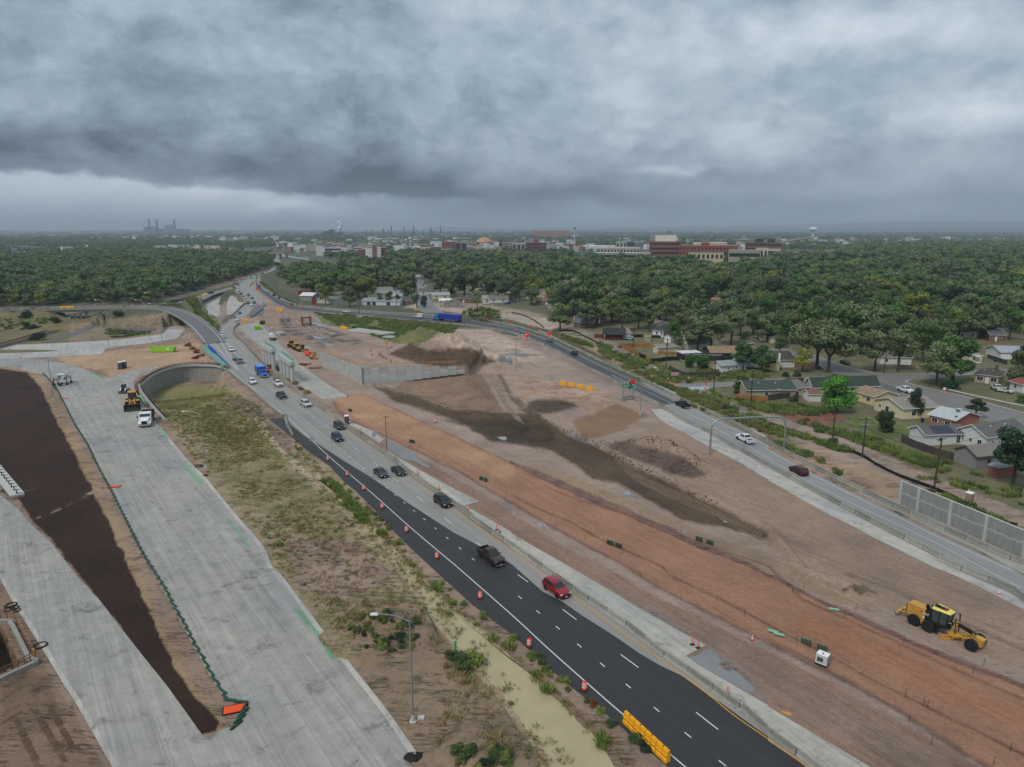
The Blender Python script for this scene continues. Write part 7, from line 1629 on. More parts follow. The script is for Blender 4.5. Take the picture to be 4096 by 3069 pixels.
# houses
def rfm(c):return pm('roof_'+c.strip('#'),c,.9,.16,1.6,bump=.25)
def wlm(c):return pm('wall_'+c.strip('#'),c,.85,.08,.8)
def bkm(c):
 n='brickwall_'+c.strip('#')
 if n in MATS:return MATS[n]
 m=bpy.data.materials.new(n);m.use_nodes=True;t=NT(m.node_tree);bs=t.n['Principled BSDF'];tc=t.new('ShaderNodeTexCoord');p=tc.outputs['Object'];n1=t.noise(p,.8,4);n2=t.noise(t.mapping(p,scale=(1,1,3.2)),5,2)
 t.k(t.vm('SCALE',lin(c)[:3],scale=t.add(.45,t.add(t.mul(n1,.55),t.mul(n2,.6)))),bs.inputs['Base Color']);bs.inputs['Roughness'].default_value=.9;MATS[n]=m;return m
def house(p0,p1,depth,h,rh,ridge,wall,roof,label,wins=(),side=(),hip=0.0,brick=False,chimney=None,ac=False,dish=False,solar=False,door=None,name='house',cat='house',group=None,over=.4,porch=False,z=0.0,trim='#d5d6d2',world=None):
 if world:a,b=world
 else:a,b=P(p0),P(p1);b=V3((b.x,b.y,a.z))
 d=b-a;L=d.length;ang=atan2(d.y,d.x)
 r=empty(name,a,ang);tag(r,label,cat,group);wm=bkm(wall)if brick else wlm(wall);tm=pm('trim_'+trim.strip('#'),trim,.7,.05,1)
 J=O();J.box((L/2,depth/2,-.3),(L,depth,h+.3))
 if not hip:
  if ridge=='x':J.add([(0,0,h),(0,depth,h),(0,depth/2,h+rh),(L,0,h),(L,depth,h),(L,depth/2,h+rh)],[(0,2,1),(3,4,5),(0,3,5,2),(1,2,5,4)])
  else:J.add([(0,0,h),(L,0,h),(L/2,0,h+rh),(0,depth,h),(L,depth,h),(L/2,depth,h+rh)],[(0,1,2),(3,5,4),(0,2,5,3),(1,4,5,2)])
 J.bd('wall',wm,r)
 o=over;t_=.12;J=O()
 if rh<.35:J.box((L/2,depth/2,h+.02),(L+2*o,depth+2*o,.2))
 elif hip:
  k=min(L,depth)*.5*hip;lo=[(-o,-o,h),(L+o,-o,h),(L+o,depth+o,h),(-o,depth+o,h)]
  if L>=depth:R1,R2=(depth/2*hip,depth/2,h+rh),(L-depth/2*hip,depth/2,h+rh);fs=[(0,1,5,4),(1,2,5),(2,3,4,5),(3,0,4)]
  else:R1,R2=(L/2,L/2*hip,h+rh),(L/2,depth-L/2*hip,h+rh);fs=[(0,1,4),(1,2,5,4),(2,3,5),(3,0,4,5)]
  J.add(lo+[R1,R2],fs+[(3,2,1,0)])
 else:
  sl=rh/((depth if ridge=='x' else L)/2)
  if ridge=='x':e=[(-o,h-o*sl),(depth/2,h+rh),(depth+o,h-o*sl)];q=lambda u,v,w_:(w_,u,v);rng_=(-o,L+o)
  else:e=[(-o,h-o*sl),(L/2,h+rh),(L+o,h-o*sl)];q=lambda u,v,w_:(u,w_,v);rng_=(-o,depth+o)
  for i in range(2):
   (u0,v0),(u1,v1)=e[i],e[i+1];w0,w1=rng_
   vs=[q(u0,v0+.03,w0),q(u1,v1+.03,w0),q(u1,v1+.03,w1),q(u0,v0+.03,w1),q(u0,v0+.03+t_,w0),q(u1,v1+.03+t_,w0),q(u1,v1+.03+t_,w1),q(u0,v0+.03+t_,w1)]
   J.add(vs,[(3,2,1,0),(4,5,6,7),(0,1,5,4),(1,2,6,5),(2,3,7,6),(3,0,4,7)])
 rf=J.bd('roof',rfm(roof),r)
 J=O()
 if rh>=.35 and not hip:
  if ridge=='x':
   for x in(-o-.03,L+o+.03):J.beam((x,-o,h-o*sl+.08),(x,depth/2,h+rh+.08),.06,.2);J.beam((x,depth/2,h+rh+.08),(x,depth+o,h-o*sl+.08),.06,.2)
   J.box((L/2,-o-.04,h-o*sl-.02),(L+2*o,.06,.16))
  else:
   J.beam((-o,-o-.03,h-o*sl+.08),(L/2,-o-.03,h+rh+.08),.06,.2);J.beam((L/2,-o-.03,h+rh+.08),(L+o,-o-.03,h-o*sl+.08),.06,.2);J.box((L+o+.04,depth/2,h-o*sl-.02),(.06,depth+2*o,.16))
 else:J.box((L/2,-o-.03,h-.1),(L+2*o,.05,.14));J.box((L+o+.03,depth/2,h-.1),(.05,depth+2*o,.14))
 J.bd('trim',tm,r)
 def win(cx,cz,w_,hh,sd):
  fr=O();gl=O()
  if sd=='f':fr.box((cx,-.03,cz-hh/2-.08),(w_+.2,.08,hh+.16));gl.box((cx-w_/4,-.055,cz-hh/2),(w_/2-.06,.06,hh));gl.box((cx+w_/4,-.055,cz-hh/2),(w_/2-.06,.06,hh))
  else:fr.box((L+.03,cx,cz-hh/2-.08),(.08,w_+.2,hh+.16));gl.box((L+.055,cx-w_/4,cz-hh/2),(.06,w_/2-.06,hh));gl.box((L+.055,cx+w_/4,cz-hh/2),(.06,w_/2-.06,hh))
  f_=fr.bd('window',tm,r);gl.bd('pane',M.glass,f_)
 for f_,cz,w_,hh in wins:win(f_*L,cz,w_,hh,'f')
 for f_,cz,w_,hh in side:win(f_*depth,cz,w_,hh,'s')
 if door:J=O();J.box((door*L,-.04,0),(.95,.08,2.05));J.bd('door',tm,r)
 if chimney:x,y,c=chimney;J=O();J.box((x*L,y*depth,h),(.7,.7,rh+.9));J.bd('chimney',bkm(c)if c.startswith('#6')or c.startswith('#7')else wlm(c),rf)
 if ac:
  J=O();J.box((L*.72,depth*.42,h+rh*.8),(1.1,1.1,.95));q=J.bd('cooler',pm('cooler','#b9bcb8',.7,.1,2),r);J=O()
  for s in range(4):J.box((L*.72-.4+s*.27,depth*.42-.56,h+rh*.8+.1),(.2,.03,.7))
  J.bd('louvre',M.portable_grey,q)
 if dish:J=O();J.lathe([(.05,0),(.35,.1),(.36,.13)],(L*.9,depth*.12,h+.7),n=12);J.beam((L*.9,depth*.12,h),(L*.9,depth*.12,h+.75),.05);J.bd('satellite_dish',M.black,r)
 if solar:
  sl_=rh/(L/2)
  for i in range(2):
   for j in range(4):
    x=L*.56+i*1.35;y=2.2+j*1.3;J=O();z0=h+rh-(x-L/2)*sl_+.22;z1=h+rh-(x+1.25-L/2)*sl_+.22;J.add([(x,y,z0),(x+1.25,y,z1),(x+1.25,y+1.22,z1),(x,y+1.22,z0),(x,y,z0-.05),(x+1.25,y,z1-.05),(x+1.25,y+1.22,z1-.05),(x,y+1.22,z0-.05)],[(0,1,2,3),(7,6,5,4),(0,4,5,1),(1,5,6,2),(2,6,7,3),(3,7,4,0)]);J.bd('solar_panel',M.solar,r)
 for k in range(2):
  if rh>.8 and L>6:J=O();x,y=(L*(.3+.35*k),depth*.3)if ridge=='x' else(L*.68,depth*(.3+.35*k));zz=h+rh*(2*y/depth if ridge=='x' else 2*(1-x/L));J.lathe([(.12,zz),(.12,zz+.35),(.2,zz+.38),(.2,zz+.45)],(x,y,0),n=8);J.bd('roof_vent',tm,rf)
 if porch:J=O();J.box((L*.45,-1.6,0),(L*.35,1.6,.3));J.box((L*.45,-1.6,2.5),(L*.4,2.0,.12));J.bd('porch',tm,r)
 return r
w1,w2,w3=(.5,1.5,1.1,1.0),(.25,1.5,1.2,1.1),(.75,1.5,1.2,1.1)
house(B(3,1385,432),B(3,1605,487),10,2.9,1.5,'x','#9a6453','#a9b1b5','brick house with pale metal roof and rooftop cooler beside the street',[(.22,1.7,1.5,1.0),(.45,1.9,.9,.6),(.72,1.6,1.4,1.1)],brick=True,ac=True,dish=True)
house(B(3,1215,548),B(3,1352,608),10.5,2.7,1.3,'y','#c9cccb','#5c5a58','small white house with eight solar panels on its grey roof',[],[(.35,1.4,.9,.7),(.8,1.3,1.0,1.6)],solar=True)
house(B(3,1615,580),B(3,1872,655),14,3.3,2.0,'y','#c6c9c8','#605f5e','large white house with wide grey roof at the right edge',[(.2,1.7,1.0,1.3),(.5,1.7,.7,.8),(.8,1.6,1.0,1.2)],[(.15,1.6,.9,1.0)])
house(B(3,1600,745),B(3,1788,812),10,2.9,1.5,'y','#858381','#7b7671','weathered grey block garage with brown gable boards',[],[(.35,1.5,.9,.7),(.7,1.5,.9,.7)],trim='#6d6257')
house(B(3,1895,868),B(3,1980,895),6,2.4,.1,'y','#8d5850','#8a9197','low red shed with pale metal roof at the right edge',name='shed',cat='shed',over=.1)
house(B(3,915,300),B(3,1160,385),11,3.0,1.7,'y','#cfc6a6','#87827f','cream house with grey gable roof and cooler near the bright green tree',[(.2,1.8,.7,.8),(.46,1.25,1.3,1.9)],[(.3,1.6,1.3,1.1)],ac=True)
house(B(3,745,215),B(3,908,265),8.5,2.7,1.3,'x','#cdbd8c','#8a7560','yellow house with brown shingle roof behind the bright green tree',[(.5,1.8,.8,.6),(.72,1.5,1.4,1.1)])
house(B(3,310,150),B(3,382,180),22,2.8,2.4,'y','#aaa797','#35423b','long house with dark green roof above the bright green tree',[(.5,1.6,1.3,1.3)],[(.3,1.6,1.0,1.0),(.6,1.6,1.0,1.2),(.85,1.6,.9,.9)],ac=True)
house(B(3,300,205),B(3,352,232),3.6,2.3,.9,'y','#d0cfc9','#76574a','small white garden shed with brown roof left of the bright green tree',name='shed',cat='shed',door=.55,over=.3)
house(B(3,-110,140),B(3,95,205),11,2.8,1.3,'y','#aaa58f','#6c6a66','tan house whose blank wall faces the fence by the parked camper')
house(A(3,-60,1470),A(3,95,1478),13,2.9,2.2,'y','#d1c183','#68635f','pale yellow gabled house with a white flared chimney',[(.35,1.6,1.5,.9)],chimney=(1.0,.25,'#d5d5d2'))
house(E2(1345,985),E2(1765,1035),11,2.8,1.6,'x','#9d9384','#4f4946','stone-grey bungalow with dark shutters and brown hip roof',[(.23,1.5,1.7,1.2),(.78,1.5,1.7,1.2)],[(.5,1.5,1.0,.9)],hip=1.0,door=.52,chimney=(.7,.7,'#6f4438'))
house(E2(1255,642),E2(1480,640),10,2.7,1.3,'x','#c8c0ae','#88817a','cream cottage with small gabled porch behind the big round elm',[(.35,1.5,1.0,1.1)],[(.3,1.5,1.4,1.1)],hip=.9,ac=True,porch=True)
house(E2(1190,455),E2(1400,455),12,2.6,1.6,'x','#8d8a84','#665b50','house with mossy brown roof and a white garage door beyond the cottage',[(.5,1.1,2.4,2.1)])
house(E2(1800,590),E2(2230,600),12,2.8,1.6,'x','#cfd3d3','#959fa8','white house with blue-grey roof at the far right edge',[(.6,1.5,1.2,1.0)])
house(E2(1605,275),E2(1860,285),10,2.9,1.9,'x','#7a4c40','#525a64','brick house with slate blue roof and white window frames',[(.12,1.7,1.1,1.2),(.72,1.7,1.0,1.2)],brick=True,door=.45)
house(A(3,965,1415),A(3,1235,1425),11,2.8,1.6,'x','#cbcac6','#67645f','white house behind the low pinkish yard wall at the corner',[(.2,1.5,1.2,1.0),(.6,1.4,1.2,1.2)])
house(E2(1955,1110),E2(2170,1175),10,2.7,1.3,'x','#d2d2ce','#8a4a40','white house with red roof cut by the right edge',[(.45,1.6,.9,1.1)])
house(E4(85,345),E4(400,352),12,2.9,2.0,'x','#4c2b28','#2d3133','dark red cabin with black roof behind the wire fence',trim='#3a3330',over=.9)
house(E4(905,280),E4(1090,300),9,3.0,2.3,'x','#d0d4d5','#3c3f42','white house with dark pyramid roof above the wooden yard fence',[(.4,1.7,1.0,1.2),(.85,1.8,.8,1.4)],hip=.95)
house(E4(1105,388),E4(1215,396),4,2.5,1.0,'y','#d8dbdc','#3f464a','white garden shed with double doors beside the white house',name='shed',cat='shed',door=.6,over=.2)
house(E4(760,368),E4(873,372),3.5,2.2,.5,'x','#8f9a80','#8a6f60','small pale green shed in the mown yard',name='shed',cat='shed',over=.2)
house(E4(915,556),E4(1000,580),10,2.5,1.1,'y','#c8c2aa','#88827c','long low tan garage inside the orange wooden fence',[],[(.2,1.3,.6,.6)])
house(E4(1395,520),E4(1520,545),14,2.9,2.2,'y','#cac4ae','#6b6663','cream gabled house half hidden behind a grey-green tree',[(.3,1.5,.8,1.1)])
house(E4(1780,620),E4(1905,700),11,3.0,1.8,'y','#2b2d2f','#89735a','black house with tan roof and a red patch of lean-to roof',[],[(.5,1.6,1.0,1.0)],trim='#47423e')
house(E4(1320,645),E4(1420,690),8,2.5,.1,'y','#26292c','#c9cdcf','black shed with a bright white flat roof',name='shed',cat='shed',over=.15)
house(E4(1415,640),E4(1470,700),14,2.4,.1,'y','#2b2c2e','#2f3234','long black shed with dark flat roof next to the white-roofed one',name='shed',cat='shed',over=.1)
house(A(2,1905,1400),A(2,2005,1450),19,2.9,2.2,'y','#c9cbc9','#484543','wide house with dark brown roof and white gable at the street bend',[(.5,1.6,1.1,1.1)],[(.3,1.5,1.2,1.1)])
house(A(2,1735,1470),A(2,1800,1490),11,2.6,1.2,'y','#cfd1cf','#8f9498','white garage with small windows beside the dense shrubs',[],[(.3,1.4,.7,.6),(.6,1.4,.7,.6)])
house(B(2,1930,150),B(2,2025,208),15,2.8,1.9,'y','#9c957f','#3c4a44','tan house with dark green roof at the end of the closed street',[],[(.4,1.5,1.1,1.0)])
house(A(2,535,1100),A(2,700,1108),12,3.0,2.2,'x','#6a5243','#656a6f','brown house with blue-grey roof under tall trees',[(.35,1.6,2.2,1.2)]);house(A(2,488,985),A(2,585,1000),10,2.8,1.4,'x','#8f7a66','#99a1a3','house with pale ribbed metal roof among the trees');house(A(2,470,915),A(2,532,932),9,2.9,1.8,'y','#d5d8d8','#8f9599','white gabled cottage between two dark trees',[(.5,1.6,.9,.9)])
house(A(2,205,905),A(2,385,908),11,2.8,1.6,'x','#7a5847','#73574a','red-brown bungalow at the left of the neighbourhood',[(.3,1.4,1.3,1.0),(.7,1.4,1.3,1.0)],brick=True,door=.5);house(A(2,245,848),A(2,390,852),10,2.9,1.2,'x','#9a8570','#9a6f58','tan bungalow with orange-brown roof behind the red-brown one',[(.5,1.4,1.2,1.0)])
house(A(2,1640,985),A(2,1800,1000),12,5.0,2.2,'x','#85868a','#55565a','two-storey grey house with white trim beside the play set',[(.75,3.6,.9,1.2),(.5,1.5,1.2,1.2)],hip=.9)
house(A(1,915,908),A(1,1240,912),12,2.8,1.5,'x','#c5cace','#7f8990','long white garage building with blue-grey roof facing the ramp',[(.18,1.15,2.6,2.1),(.32,1.15,2.6,2.1),(.7,1.15,2.6,2.1)]);house(A(1,1040,838),A(1,1225,842),12,3.2,1.4,'x','#cfd2d4','#7d868d','pale house with stepped blue-grey roofs above the long garages',[(.6,1.7,1.4,1.1)])
house(A(1,1085,778),A(1,1150,782),12,3.2,1.8,'x','#cbccc9','#5d5855','white farmhouse with brown roof under large trees',[(.4,1.7,1.0,1.2)]);house(A(1,1150,768),A(1,1215,772),12,5.4,2.2,'x','#c9cac8','#5c5350','taller white house with dark roof behind the farmhouse',[(.4,3.9,.9,1.2)])
house(A(1,1700,888),A(1,1885,890),12,2.9,2.0,'x','#6f4438','#4e4846','red brick bungalow behind the white advertising tank',[(.2,1.4,1.3,1.0),(.75,1.4,1.3,1.0)],brick=True,door=.5,hip=.8);house(A(1,1890,882),A(1,2040,885),11,2.8,1.6,'x','#b8ab93','#8f8d8a','tan bungalow with light grey roof beside the brick one',[(.25,1.4,1.2,1.0),(.7,1.4,1.6,1.1)],door=.5)
house(A(1,528,890),A(1,670,900),14,3.0,1.5,'x','#b4b2ac','#6e706f','low grey shop behind the red billboard by the ramp');house(A(1,380,868),A(1,490,872),10,3.6,1.8,'x','#8a8784','#c9cdd0','building under a white tent-like roof by the billboard')
house(A(3,190,935),A(3,330,940),14,3.4,2.6,'x','#b9ab98','#3b4048','half-timbered looking house with dark roof among the elms',[(.5,1.8,1.2,1.2)]);house(A(3,345,905),A(3,460,910),13,3.2,2.2,'x','#8a5a48','#8d6a58','house with orange-brown roof next to the dark roofed one');house(A(3,620,1005),A(3,800,1012),14,3.0,2.4,'x','#6d726f','#474b4c','grey-green house behind the bright yellow sapling',[(.7,1.5,1.8,1.3)])
house(A(3,1680,860),A(3,1760,862),14,6,.2,'x','#cfd2d3','#d5d7d8','flat-roofed white two-storey house in the far trees',[(.3,4.2,1.4,1.3),(.7,4.2,1.4,1.3)]);house(A(3,1890,895),A(3,2020,900),14,4.2,2.8,'x','#8f877c','#77726d','brown-grey house with steep roof and pale chimney in the far trees',chimney=(.8,.5,'#d5d5d2'));house(A(3,800,1120),A(3,850,1140),12,2.8,2.0,'y','#d2d3d2','#a5705a','white gabled house with orange roof deep in the elms',[(.5,1.6,.9,.9)]);house(A(3,545,1125),A(3,625,1135),12,2.8,2.0,'x','#9aa6ab','#6fb0b3','house with faded turquoise roof deep in the elms')
house(A(3,1370,800),A(3,1500,805),13,3,2.2,'x','#8f8c88','#5b5f68','house with slate roof in the far trees right of the tall elm');house(A(3,1290,1230),A(3,1500,1240),12,3,1.6,'x','#b8bbbc','#8d9192','pale house hidden behind the big elms at the corner');house(A(3,640,545),A(3,740,548),12,5,2.2,'x','#7a4a40','#6a5a54','tall brick house at the crest of the wooded slope')
# houses that only peep through the crowns
HG=[]
for i in range(120):
 u=ru(1250,4096);v=ru(1085,1235 if u<2300 else 1370)
 w=W((u,v));
 ang=SA+rnd.choice((0,PI/2));L=ru(9,14);d=V3((cos(ang),sin(ang),0))
 if any((w-q).length<20 for q in HG):continue
 HG.append(w)
 if(180<(u-1024)/.46354<700)and v<1240 and u<1500:continue
 wc=rnd.choice(['#c9c9c4','#b5ad9b','#8c8a86','#a98f78','#7a5244','#c9c2a5','#9aa3a6']);rc=rnd.choice(['#5b5855','#6b6460','#7d7873','#4d4f52','#8a6c58','#94999b'])
 house(None,None,ru(8,11),2.9,ru(1.4,2.4),rnd.choice('xy'),wc,rc,'house of the wooded neighbourhood with only bits of roof showing between crowns',[w2,w3],[w1],group='houses glimpsed between the crowns',world=(w,w+d*L))
def bfn(line,h,mat,label,bw=.32,step=None,zlift=0):
 L=[V3((q.x,q.y))for q in line];pts=along(L,bw*1.06);a0=V3((pts[0][0].x,pts[0][0].y,0));r=empty('yard_fence',a0);tag(r,label,'fence');J=O();J.box((0,0,0),(bw,.03,h));bm_=J.mesh('board',mat)
 z0=S1(a0.x,a0.y)
 n=len(pts);
 for q,a in pts[:300]:o=link('board',bm_,r);o.location=(q.x-a0.x,q.y-a0.y,z0+ru(-.04,.04));o.rotation_euler=(0,0,a+ru(-.03,.03))
 J=O()
 for i in range(0,n-8,8):p,q=pts[i][0],pts[min(i+8,n-1)][0];J.beam((p.x-a0.x,p.y-a0.y,z0+h*.75),(q.x-a0.x,q.y-a0.y,z0+h*.75),.12,.08)
 if J.v:J.bd('rail',mat,r)
bfn(WL([E4(375,488),E4(520,548),E4(672,625)]),1.9,M.fence_wood,'orange wooden yard fence, near side facing the dirt path',.42);bfn(WL([E4(375,488),E4(600,470),E4(950,478),E4(1280,455)]),1.8,M.fence_wood,'orange wooden yard fence, back side of the gravel yard',.5);bfn(WL([E4(1000,585),E4(1200,598),E4(1310,600)]),1.2,M.fence_wood,'orange wooden fence below the long tan garage',.5);bfn(WL([E4(800,700),E4(870,728)]),1.7,M.fence_wood,'short orange fence piece between the black mesh fences',.4)
bfn(WL([E4(1190,868),E4(1300,930),E4(1440,985)]),1.9,M.old_fence,'dark brown board fence climbing from the barricade',.45);bfn(WL([E4(1440,985),E4(1700,990),E4(2070,980)]),1.8,M.old_fence,'dark board fence along the weeds of the closed street',.5);bfn(WL(LB(3,'1150 580 1280 640 1450 700 1600 745')),1.9,M.old_fence,'grey old board fence in front of the solar panel house',.45);bfn(WL(LB(3,'0 225 130 205 265 200')),1.9,M.old_fence,'black board fence below the parked camper',.5)
bfn(WL([E2(1580,580),E2(1800,650),E2(1910,690)]),1.7,M.old_fence,'dark fence beside the cream cottage',.5);bfn(WL(LA(2,'715 1190 790 1195')),1.9,pm('red_fence','#6e2a24',.85,.15,2),'dark red board fence left of the black cabin',.5);bfn(WL(LB(2,'1940 215 2209 245')),1.9,M.fence_wood,'brown board fence under the green-roofed tan house',.5);bfn(WL([E2(50,750),E2(350,755)]),1.3,pm('pink_wall','#9c8377',.85,.12,1),'pinkish boarded yard wall at the street corner',.6)
bfn(WL(LB(3,'80 110 160 85 300 80')),2.2,M.old_fence,'dark fence round the yard with the blue pool',.5)
silt(WL([E4(675,640),E4(790,690)]),1.8,'black mesh fence left of the short orange piece',name='mesh_fence');silt(WL([E4(875,735),E4(1000,725),E4(1300,700),E4(1420,720)]),1.6,'black mesh fence running to the black shed',name='mesh_fence');silt(WL([E4(380,320),E4(700,300),E4(1060,320)]),1.4,'black mesh fence in front of the white pyramid-roofed house',name='mesh_fence')
def log_rail():
 railing('rail_fence','dark split-rail fence beside the street and white pickup',[V3(v[:2])for v in WL(LB(3,'780 65 900 85 1000 110 1180 175'))],lambda q:.0,1.2,2.6,M.old_fence,'fence',3)
log_rail()
def camper():
 r=empty('camper_van',P(B(3,110,150)),SA+PI/2+.1);tag(r,'white motorhome with roof hatches parked against the tan house','motorhome');J=O();J.box((0,0,.5),(7.5,2.4,2.4));J.bd('body',M.white,r,30);J=O();J.box((-4.2,0,.4),(1.3,2.1,1.3));J.bd('bonnet',M.white,r)
 J=O();J.box((-3.76,0,1.5),(.06,2.0,.8));J.bd('windscreen',M.glass,r);J=O();J.box((1,.3,2.9),(.9,.8,.3));J.box((-1.5,-.3,2.9),(.6,.6,.15));J.bd('roof_unit',M.white_cap,r)
 for x in(-3.2,2.2):
  for s in(-1,1):awh(r,x,s*1.08,.4)
camper()
def poster(p,w_,h,zc,label):
 r=empty('billboard',W(p));tag(r,label,'billboard');J=O();J.box((0,0,zc),(w_,.3,h));J.bd('board',pm('poster_red','#7a2a26',.6,.45,.12),r);J=O()
 for x in(-w_*.3,w_*.3):J.box((x,.3,0),(.4,.4,zc+.3))
 J.bd('post',M.dsteel,r)
poster(A(1,430,855),11,4,2.2,'wide dark red billboard with faces beside the ramp');poster(A(1,500,905),2.6,4.5,.6,'tall dark billboard standing right of the white tent roof')
def tank_ad():
 r=empty('advertising_tank',W(A(1,1640,920)),.02);tag(r,'long white tank on stilts with lettering at the end of the straight street','tank');J=O();J.tube([(-4.9,0,4),(-4.4,0,4),(4.4,0,4),(4.9,0,4)],[.6,1.35,1.35,.6],16);J.bd('tank',M.white,r,40);J=O()
 for x in(-3.5,-1.2,1.2,3.5):J.beam((x,-.7,0),(x,-.7,3),.2);J.beam((x,.7,0),(x,.7,3),.2)
 J.bd('leg',M.dsteel,r);J=O();J.box((.5,-1.4,3.6),(1.8,.05,.6));J.box((-3,-1.4,3.8),(1.4,.05,.35));J.bd('lettering',M.portable_grey,r)
tank_ad()
def greenhouses():
 for i,(x,y)in en(((1640,630),(1690,628),(1745,625),(1655,640),(1710,638))):
  r=empty('greenhouse',W(A(1,x,y)),.1);tag(r,'white arched greenhouse among dark trees, %s of the group'%('leftmost','second','third','front left','front right')[i],'greenhouse','greenhouses');J=O();n=10;pr=[(7*cos(PI*k/n),6.5*sin(PI*k/n))for k in range(n+1)];J.side(pr,20);J.bd('cover',M.white,r,40)
greenhouses()
def bin_(p,c,label):
 r=empty('wheelie_bin',P(p));tag(r,label,'bin');J=O();J.box((0,0,.05),(.5,.55,.95),taper=1.25);J.bd('bin_body',pm('bin_'+c.strip('#'),c,.5,.05,2),r);J=O();J.box((0,0,1.0),(.68,.72,.08));J.bd('lid',pm('bin_'+c.strip('#'),c),r)
bin_(E2(1705,640),'#1f3f8c','blue wheelie bin by the fence of the cream cottage');bin_(A(3,443,1462),'#11604a','green wheelie bin at the foot of an elm on the street');bin_(B(3,1330,410),'#1c2f66','dark blue bin between the cream and brick houses')
def hydrant_sign():
 r=empty('traffic_cone',P(E2(830,1155)));tag(r,'small white sign on an orange base at the far kerb of the street','sign');J=O();J.box((0,0,.1),(.5,.5,.5),taper=.6);J.bd('base',M.drum_orange,r);J=O();J.box((0,0,.6),(.8,.1,.8));J.bd('plate',M.white,r)
hydrant_sign()
# downtown
def block(ul,ur,vt,dist,depth,wall,label,floors=4,style='rows',brick=False,cap=None,name='city_building',vb=None,roofc='#8a8a88',cat='building',group=None,wc=None):
 a,b=AD(ul,1000,dist),AD(ur,1000,dist);H=AD((ul+ur)/2,vt,dist).z;a.z=b.z=0;d=b-a;L=d.length;r=empty(name,a,atan2(d.y,d.x));tag(r,label,cat,group);wm=bkm(wall)if brick else wlm(wall)
 J=O();J.box((L/2,depth/2,-3),(L,depth,H+3));J.bd('wall',wm,r);J=O();J.box((L/2,depth/2,H+.01),(L+.6,depth+.6,.6));J.bd('parapet',rfm(roofc),r);gm=wc or M.glass;fh=H/floors
 n=0;J=O()
 if style=='rows':
  for i in range(floors):J.box((L/2,-.08,i*fh+fh*.35),(L*.94,.3,fh*.38))
  for i in range(floors):w_=J
 elif style=='grid':
  k=max(3,int(L/5))
  for i in range(floors):
   for j in range(k):J.box(((j+.5)*L/k,-.08,i*fh+fh*.3),(L/k*.5,.3,fh*.45))
 elif style=='vert':
  k=max(3,int(L/7))
  for j in range(k):J.box(((j+.5)*L/k,-.08,fh*.3),(L/k*.5,.3,H-fh*.6))
 if J.v:o=J.bd('windows',gm,r);tag(o,kind='stuff')
 if cap:x0,x1,hh,c=cap;J=O();J.box(((x0+x1)/2*L,depth*.4,H+.3),((x1-x0)*L,depth*.5,hh));J.bd('penthouse',wlm(c),r)
 return r,L,H
def A1(x):return 1024+x*.46354
def A2(x):return 2048+x*.46354
def A3(x):return 3072+x*.46354
def va(y):return 800+y*.46354
# apartment tower in front (balconies built)
r,L,H=block(A1(882),A1(942),va(430),1210,22,'#6d4c42','brown brick apartment tower, its lower left wing',8,'none',True)
r,L,H=block(A1(942),A1(1005),va(425),1200,22,'#5d4a44','apartment tower with white balcony bands, left half',8,'none',True)
for i in range(9):J=O();J.box((L/2,-1.2,i*H/9.3+2),(L*.98,2.2,1.7));J.bd('balcony',M.white,r)
r,L,H=block(A1(1003),A1(1038),va(390),1196,26,'#7b574b','tall windowless brick shaft of the apartment tower',8,'none',True)
r,L,H=block(A1(1038),A1(1078),va(412),1200,22,'#5d4a44','apartment tower with white balcony bands, right half',8,'none',True)
for i in range(9):J=O();J.box((L/2,-1.2,i*H/9.3+2),(L*.98,2.2,1.7));J.bd('balcony',M.white,r)
block(A1(1078),A1(1128),va(412),1215,22,'#604a42','brown brick apartment tower, its right wing',8,'none',True)
block(A1(965),A1(1000),va(412),1225,18,'#b08a72','pinkish stair head on the apartment tower roof',8,'none')
